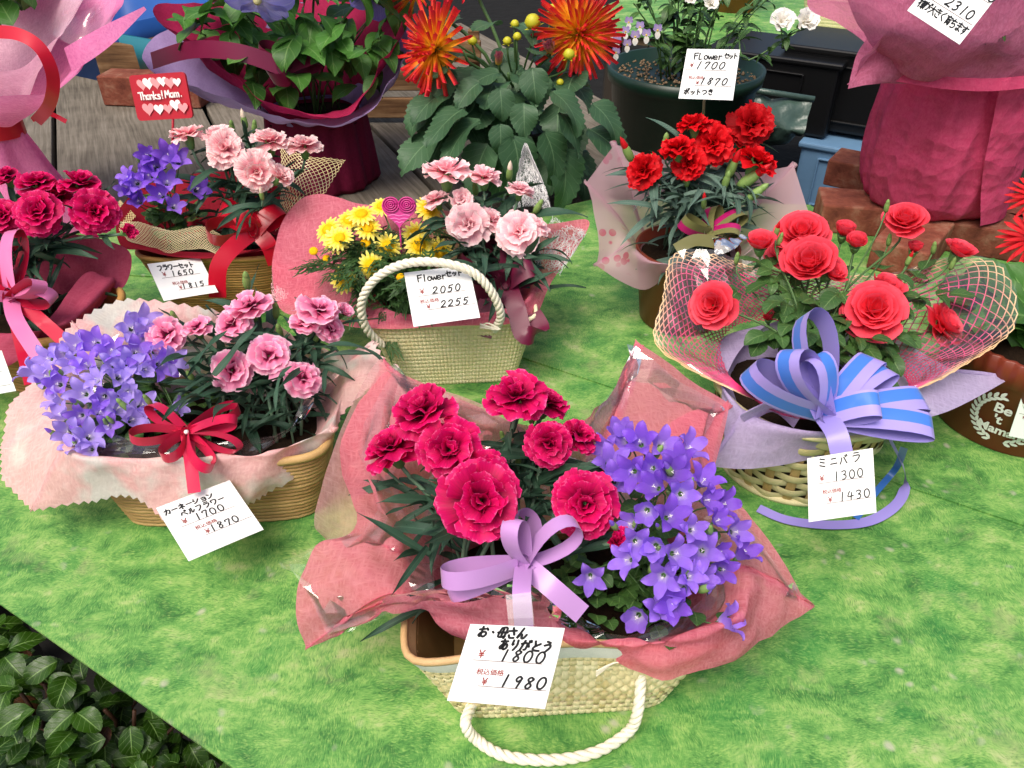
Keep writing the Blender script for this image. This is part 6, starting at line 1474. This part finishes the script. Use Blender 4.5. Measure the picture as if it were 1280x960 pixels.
for (px, py, dx, dz, Lp, y) in DL + [(U(540, 730), U(60, 200), U(-.9, .9), U(-.9, .2), U(40, 60), U(1.70, 1.86)) for _ in range(60)]:
    p = Yp(px, py, y); put_leaf(da, rnd.choice(LS_dahlia), p - L0, (dx, -.55, dz * .55), Lp * depth(p) / F * 1.15, U(-.3, .3), wid=1.15)
for i in range(8): path = stem_path(L0 + Vector((U(-.03, .03), U(-.03, .03), 0)), Yp(U(560, 720), U(60, 170), 1.72), (0, -.3, .8)); mb = MB(); mb.tube(path, .003, 6); mb.obj('stem', da, mat=M_stem)

# ------------------------------------------------------------------ dark green pot with small white and purple flowers
cenB = Vector((.44, 2.12, -.30)); M_gpot = plain('dark_green_plastic', '#0e2a1e', .4, .45, 20, .1)
pg = thing('flower_pot', 'large dark green pot behind the red carnations', 'pot', cenB); m_ = MB(); m_.lathe([(.001, 0), (.14, 0), (.145, .01), (.185, .44), (.195, .445), (.198, .475), (.188, .475), (.182, .45), (.001, .445)], 64, c=tuple(cenB)); m_.obj('pot_wall', pg, mat=M_gpot)
gr = MB()
for i in range(420):
    a = U(0, 6.28); q = math.sqrt(U(0, 1)) * .18; r_ = U(.003, .006); gr.lathe([(.0005, -r_ * .7), (r_, 0), (.0005, r_ * .7)], 5, c=(cenB.x + q * math.cos(a), cenB.y + q * math.sin(a), cenB.z + .448 + U(0, .004)))
o = gr.obj('gravel', pg, mat=plain('pumice_gravel', '#7a6650', .9, .2, 300, .6)); o['kind'] = 'stuff'
cr = thing('plastic_crate', 'black crate lying under the dark green pot', 'crate', (.44, 2.12, -.78)); box_obj('crate_body', cr, (.5, .4, .47), Matrix.Translation((0, 0, .24)), plain('black_plastic', '#0b0b0c', .45), .01)
L0 = Vector((cenB.x, cenB.y, cenB.z + .45)); np_ = thing('nemesia_plant', 'bushy plant with small white and mauve flowers in the green pot', 'plant', L0)
LS_small = leaf_set(M_leaf_rose, 3, lambda i: leaf_mesh(ovate(.17, .45), .6 + .3 * i, .2, 5, 9, i, .012))
npaths = []
for i in range(34):
    a = U(0, 6.28); q = U(0, .2); e = L0 + Vector((math.cos(a) * q * 1.15, math.sin(a) * q, U(.08, .26))); path = stem_path(L0 + Vector((math.cos(a) * q * .5, math.sin(a) * q * .5, 0)), e, (math.cos(a) * .4, math.sin(a) * .4, .8)); npaths.append(path); mb = MB(); mb.tube(path, .0018, 5); mb.obj('stem', np_, mat=M_stem)
for i in range(260):
    path = rnd.choice(npaths); p = path[rnd.randrange(1, 7)]; a = U(0, 6.28); put_leaf(np_, rnd.choice(LS_small), p - L0, (math.cos(a), math.sin(a), U(-.2, .7)), U(.035, .06), U(-.4, .4))
M_wp = petal_mat('petal_white', [(0, '#f0e8d8'), (1, '#fbfaf6')], vary=.05); M_mv = petal_mat('petal_mauve', [(0, '#c8b8d8'), (1, '#8a70b4')]); M_lip = plain('yellow_lip', '#e0b830', .6)
def snap_mesh():
    b = MB()
    for k, (a, L, w, mi) in enumerate([(60, .8, .34, 0), (120, .8, .34, 0), (20, .6, .26, 0), (160, .6, .26, 0), (270, 1.0, .42, 1)]):
        a = math.radians(a); V = []
        for j in range(5):
            t = j / 4; ww = w * math.sin(math.pi * min(1, .15 + t * .75)); rr = .12 + L * t
            for u in (-1, 0, 1): V.append((math.cos(a) * rr - math.sin(a) * ww * u, math.sin(a) * rr + math.cos(a) * ww * u, .25 * t - .3 * t * t + .05 * u * u))
        b.add(V, grid_faces(3, 5), [(i / 2, j / 4) for j in range(5) for i in range(3)], mi)
    b.lathe([(.001, .14), (.12, .1), (.14, 0), (.001, -.3)], 8, mi=2); return b
NM = snap_mesh().mesh([M_mv, M_wp, M_lip], name='flower'); WM = snap_mesh().mesh([M_wp, M_wp, M_lip], name='flower')
for (px, py, y, R, me) in [(771, 52, 1.90, 9, NM), (782, 40, 1.92, 8, NM), (794, 46, 1.90, 9, NM), (808, 44, 1.90, 9, NM), (822, 38, 1.92, 9, NM), (784, 56, 1.88, 8, NM), (770, 66, 1.88, 8, NM), (800, 34, 1.94, 8, NM), (786, 28, 1.94, 8, NM), (765, 42, 1.92, 8, NM), (888, 5, 2.0, 12, WM), (865, 0, 2.0, 10, WM),
        (977, 28, 1.95, 17, WM), (1006, 28, 1.94, 18, WM)]:
    p = Yp(px, py, y); Rm = R * depth(p) / F; obj('flower', me, np_, M=TRS(p - L0, frame((U(-.2, .2), -.9, .25)), Rm)) if me is NM else carnation(np_, p - L0, (U(-.5, .5), -.6, .5), Rm, 'white', M_wp, M_bud, .62, False, 1.0, [(5, 92, 1.0), (4, 60, .8), (3, 25, .6)])
path = [Vector(v) for v in catmull([L0 + Vector((.1, -.08, .12)), Yp(930, 75, 1.94), Yp(965, 60, 1.95), Yp(990, 42, 1.95), Yp(1006, 36, 1.955)], 14)]; mb = MB(); mb.tube(path, .002, 5); mb.obj('stem', np_, mat=M_stem)
mb = MB(); mb.tube([path[8], Yp(977, 45, 1.955), Yp(977, 36, 1.955)], .0016, 5); mb.obj('stem', np_, mat=M_stem)
for k in range(16): p = path[rnd.randrange(1, 11)]; put_leaf(np_, rnd.choice(LS_small), p - L0, (U(-1, 1), U(-.6, .2), U(-.6, .5)), U(.03, .05), U(-.4, .4))

# ------------------------------------------------------------------ pink bouquet wrap, top left
M_bpink = paper_mat('bubblegum_wrap', '#ea7ab4', '#f4a4cc', alpha=.98, trans=.35); M_bpale = paper_mat('pale_tissue', '#e6b8cc', '#f4dce4', alpha=.85, trans=.4)
K = Yp(14, 168, 1.50); bq = thing('bouquet', 'bouquet in glossy pink paper tied with red ribbon at upper left', 'bouquet', G(0, 260, -.018) + Vector((0, .12, 0)))
cb = Vector((K.x - .05, 1.58, 0))
Ob = [Yp(60, 118, 1.42), Yp(95, 90, 1.44), Yp(135, 30, 1.52), Yp(152, -10, 1.62), Yp(110, -40, 1.75), Yp(20, -40, 1.80), Yp(-120, -20, 1.75), Yp(-180, 60, 1.6), Yp(-80, 130, 1.44), Yp(-10, 120, 1.40)]
rowsb = [[Vector((cb.x + .035 * math.cos(a), cb.y - .03 + .03 * math.sin(a), K.z)) for a in [math.atan2(p.y - cb.y, p.x - cb.x) for p in Ob]], [p.lerp(Vector((cb.x, cb.y, K.z)), .45) + Vector((0, 0, -.01)) for p in Ob], Ob]
sheet_obj('paper_cone', bq, rowsb, M_bpink, 110, 22, True, .006, 9, 2.8)
Oi = [p.lerp(cb + UP * (K.z + .12), .25) + UP * .03 for p in Ob]; sheet_obj('inner_tissue', bq, [rowsb[0], [p.lerp(Vector((cb.x, cb.y, K.z)), .45) for p in Oi], Oi], M_bpale, 90, 16, True, .010, 12, 5.1)
sheet_obj('paper_tip', bq, [[Yp(80, 60, 1.45), Yp(90, 90, 1.44)], [Yp(125, 35, 1.48), Yp(135, 60, 1.46)], [Yp(180, 8, 1.52), Yp(183, 12, 1.52)]], M_bpink, 10, 14, False, .003, 9, 1.0)
zs = Vector((cb.x, cb.y - .03, K.z)); foot = Vector((cb.x, cb.y - .02, -.018)); V = []; nU = 60
rs = []
for h in (1.0, .75, .4, 0.0):
    rs.append([Vector((foot.x + (zs.x - foot.x) * h + (.035 + .075 * (1 - h)) * (1 + .18 * math.cos(5 * a + 1)) * math.cos(a), foot.y + (zs.y - foot.y) * h + (.03 + .06 * (1 - h)) * (1 + .18 * math.cos(5 * a + 1)) * math.sin(a), foot.z + (zs.z - foot.z) * h)) for a in np.linspace(0, 2 * math.pi, 30, endpoint=False)])
sheet_obj('paper_skirt', bq, rs, M_bpink, 90, 14, True, .004, 12, 2.0)
M_redb = satin_mat('satin_bright_red', '#dc1c3a', .3); RB = [M_redb, M_redb]
mb = MB(); a_ = np.linspace(0, 2 * math.pi, 30); strip_geo([zs + Vector((.045 * math.cos(a), .040 * math.sin(a), 0)) for a in a_], (0, 0, 1), .035, mb); mb.obj('ribbon_band', bq, mats=RB)
ribbon(bq, [Yp(-20, 40, 1.40), Yp(20, 42, 1.385), Yp(50, 60, 1.38), Yp(66, 95, 1.385), Yp(62, 130, 1.40), Yp(45, 152, 1.45)], .020, RB, 'ribbon_loop', k=30)
ribbon(bq, [Yp(40, 150, 1.46), Yp(60, 142, 1.44), Yp(83, 152, 1.44)], .008, RB, 'ribbon_end', k=10)
for k in range(26):
    p = cb + Vector((U(-.12, .14), U(-.05, .12), U(.0, .08))); p.z += K.z + .16; put_leaf(bq, rnd.choice(LS_clem), Vector(wmesh(bq, [p])[0]), (U(-.6, .6), U(-.4, .4), U(.4, 1)), U(.07, .12), U(-.4, .4))
sheet_obj('clear_wrap', bq, [[Yp(60, 40, 1.5), Yp(100, 60, 1.5), Yp(130, 50, 1.5)], [Yp(80, 0, 1.52), Yp(110, 20, 1.53), Yp(148, 0, 1.52)], [Yp(90, -40, 1.55), Yp(130, -30, 1.55), Yp(155, -40, 1.53)]], M_cello, 20, 16, False, .012, 22, 2.0)

# ------------------------------------------------------------------ behind: bricks, crates, far table
brick('long weathered wooden block behind the pick sign', G(205, 118, -.018) + Vector((.02, .12, 0)), -.12, (.44, .18, .135), M_plank2)
o = [x for x in bpy.data.objects if x.name.startswith('brick')][-1]; o.name = 'wood_block'; o['category'] = 'block'; del o['group']
brick('reddish brick under the front of the wooden block by the sign', G(190, 136, -.018) + Vector((0, .06, 0)), -.1, (.30, .09, .085))
M_bluep = plain('blue_plastic', '#1d4f96', .45, .4, 10, .15); M_teal = plain('teal_plastic', '#1f6a78', .45, .4)
def bin_(name, label, c, w, d, h, mat, cat, rim=.012, group=None, rz=-.54):
    th = thing(name, label, cat, c, group, rz); tub = Tub(w * .9, d * .88, w, d, h, 8); N = 64
    m_ = MB(); V = []
    for hh, off in ((0, 0), (.9, 0), (.9, rim), (1, rim), (1, -.004), (.05, -.004)): V += [tub.pt(i / N, hh, off)[0] for i in range(N)]
    m_.add(V, grid_faces(N, 6, True)); m_.add([tub.pt(i / N, .02, -.002)[0] for i in range(N)], [tuple(range(N))]); m_.obj('bin_wall', th, mat=mat, world=False); return th, tub
p = Yp(150, 10, 2.9); bin_('storage_bin', 'blue plastic bin far behind the pink bouquet', (p.x, p.y, -.78), .5, .4, .95, M_bluep, 'bin')
p = Yp(225, 20, 2.7); bin_('storage_bin', 'teal plastic bin behind the clematis at the top left', (p.x, p.y, -.78), .32, .3, .92, M_teal, 'bin')
p = Yp(180, 30, 2.6); box_obj('cardboard_box', None, (.16, .12, .80), TRS((p.x, p.y, -.38), Matrix.Rotation(.2, 4, 'Z')), plain('cardboard', '#b88a68', .85, .2, 14, .2), .004); tag(bpy.data.objects['cardboard_box'], 'tan cardboard box between the blue and teal bins', 'box')
# far table with the same sheeting
ft = thing('display_table', 'far display table covered in grass print sheeting at the top', 'table', T(-1.4, 3.0, -.75))
f0 = G(920, 60); eb = E2.dot(f0)
slab('grass_sheet', ft, [T(-1.6, eb), T(1.6, eb), T(1.6, eb + 1.1), T(-1.6, eb + 1.1)], -.006, 0, M_cloth); slab('board', ft, [T(-1.58, eb + .02), T(1.58, eb + .02), T(1.58, eb + 1.08), T(-1.58, eb + 1.08)], -.04, -.007, M_ply)
for a, b in ((-1.4, .1), (.1, .1), (1.4, .1)): m_ = MB(); m_.box((-.03, -.03, -.78), (.03, .03, -.04), Matrix.Translation(T(a, eb + b))); m_.obj('leg', ft, mat=M_leg, smooth=False)
M_blk = plain('black_crate_plastic', '#09090a', .4, .4); M_gb = plain('blue_grey_crate', '#5d7f9e', .5, .4, 20, .12); M_bag = plain('grey_green_bag', '#3c5048', .35, .5, 9, .3, .02)
def crate(label, px, py, y, w, h, z, mat, panel=True):
    c = Yp(px, py, y); th = thing('plastic_crate', label, 'crate', (c.x, c.y, z), 'crates under the far table', math.radians(-31)); d = .3
    box_obj('crate_body', th, (w, d, h), Matrix.Translation((0, d / 2, h / 2)), mat, .012)
    box_obj('rim', th, (w + .02, d + .02, .02), Matrix.Translation((0, d / 2, h - .005)), mat, .006)
    if panel:
        for (x, z_, sx, sz) in ((0, h * .15, w * .5, .006), (0, h * .82, w * .5, .006), (-w * .25, h * .485, .006, h * .68), (w * .25, h * .485, .006, h * .68)): box_obj('raised_rib', th, (sx, .012, sz), Matrix.Translation((x, -.003, z_)), mat, .002)
    return th
crate('blue grey plastic crate showing beside the magenta wrapped pot', 1055, 175, 2.62, .26, .24, -.46, M_gb)
crate('plastic crate end partly hidden by the magenta wrapped pot', 1112, 190, 2.50, .12, .22, -.46, M_gb, True)
crate('black crate stacked above the blue grey crate', 1060, 110, 2.72, .46, .26, -.20, M_blk)
crate('black crate under the far table behind the red carnations', 960, 105, 2.80, .44, .24, -.21, M_blk)
crate('low black crate below the blue grey crate', 1040, 250, 2.55, .6, .26, -.76, M_blk, False)
bg_ = thing('plastic_bag', 'grey green plastic bag sagging from a crate behind red carnations', 'bag', Yp(970, 150, 2.55)); sheet_obj('bag_film', bg_, [[Yp(915, 110, 2.58), Yp(960, 117, 2.55), Yp(1016, 125, 2.52)], [Yp(918, 150, 2.50), Yp(965, 160, 2.46), Yp(1005, 165, 2.46)], [Yp(930, 185, 2.54), Yp(970, 188, 2.52), Yp(990, 178, 2.52)]], M_bag, 30, 24, False, .03, 9, 2.2, pin0=False)
m_ = MB(); m_.tube([Yp(910, 108, 2.575), Yp(960, 115, 2.545), Yp(1018, 124, 2.515)], .009, 8); m_.obj('bag_rim', bg_, mat=M_bag)
p = G(925, 15); tub = thing('flower_pot', 'terracotta pot on the far table', 'pot', p + Vector((-.02, .06, 0))); m_ = MB(); m_.lathe([(.001, 0), (.09, 0), (.12, .2), (.128, .2), (.128, .23), (.118, .23)], 40, c=tuple(p + Vector((-.02, .06, 0)))); m_.obj('pot_wall', tub, mat=plain('terracotta', '#a0603c', .8, .2, 20, .2))
p = G(1045, 45) + Vector((.03, .08, 0)); th = thing('woven_basket', 'straw basket on the far table behind the pink tulle', 'basket', p, 'gift baskets', -.45); tf = Tub(.22, .14, .28, .18, .12, 6); woven_basket(th, tf, 10, 60, M_straw4, False, M_straw_in); rim_roll(th, tf, 1.0, .004, M_straw4)
crt = thing('wooden_crate', 'slatted wooden crate behind the dahlia leaves', 'crate', G(505, 170, -.018) + Vector((0, .12, 0))); cl = Vector(crt.location)
for k in range(3): box_obj('slat', crt, (.42, .018, .055), TRS((.0, 0, .04 + .075 * k)), M_plank2, .003); box_obj('slat', crt, (.018, .26, .055), TRS((-.205, .14, .04 + .075 * k)), M_plank2, .003)
for sx in (-.19, .19): box_obj('corner_post', crt, (.03, .03, .24), TRS((sx, .026, .12)), M_plank2, .003)

# ------------------------------------------------------------------ glossy shrub below the table edge, lower left
bu = thing('shrub', 'glossy dark green shrub below the table at the lower left', 'shrub', (-.55, .42, -.78)); BL0 = Vector((-.55, .42, -.78))
sp_ = []
for i in range(30):
    e = G(U(-60, 290), U(800, 1010), U(-.24, -.10)); path = stem_path(BL0 + Vector((U(-.12, .12), U(-.06, .1), .3)), e, (U(-.4, .4), U(-.4, .2), .9), 9); sp_.append(path); mb = MB(); mb.tube(path, .0024, 6); mb.obj('branch', bu, mat=plain('shrub_stem', '#4a3020', .6) if i == 0 else bpy.data.materials['shrub_stem'])
M_leaf_red = leaf_mat('leaf_bronze', '#3a2018', '#5a3a22', .35, '#806040', .05, veins=34); LS_red = leaf_set(M_leaf_red, 2, lambda i: leaf_mesh(ovate(.33, .5), .4 + .2 * i, .2, 7, 15, i, .02))
nl = 0
while nl < 290:
    px, py = U(-40, 300), U(765, 1000); z = U(-.26, -.07)
    if py < 770 + (px / 300) * 190 + 6: continue
    p = G(px, py, z)
    if E2.dot(p) > .23 and z > -.12: continue
    nl += 1; put_leaf(bu, rnd.choice(LS_red if U(0, 1) < .04 else LS_dark), p - BL0, (U(-1, 1), U(-1, .6), U(-.25, .35)), U(.024, .042), U(-.4, .4), wid=1.05)
for k in range(2): m_ = MB(); m_.tube([BL0 + Vector((.05 * k, 0, 0)), BL0 + Vector((.03 * k, .02, .2)), BL0 + Vector((.02, .01, .38))], [.012, .010, .006], 8); m_.obj('trunk', bu, mat=bpy.data.materials['shrub_stem'])
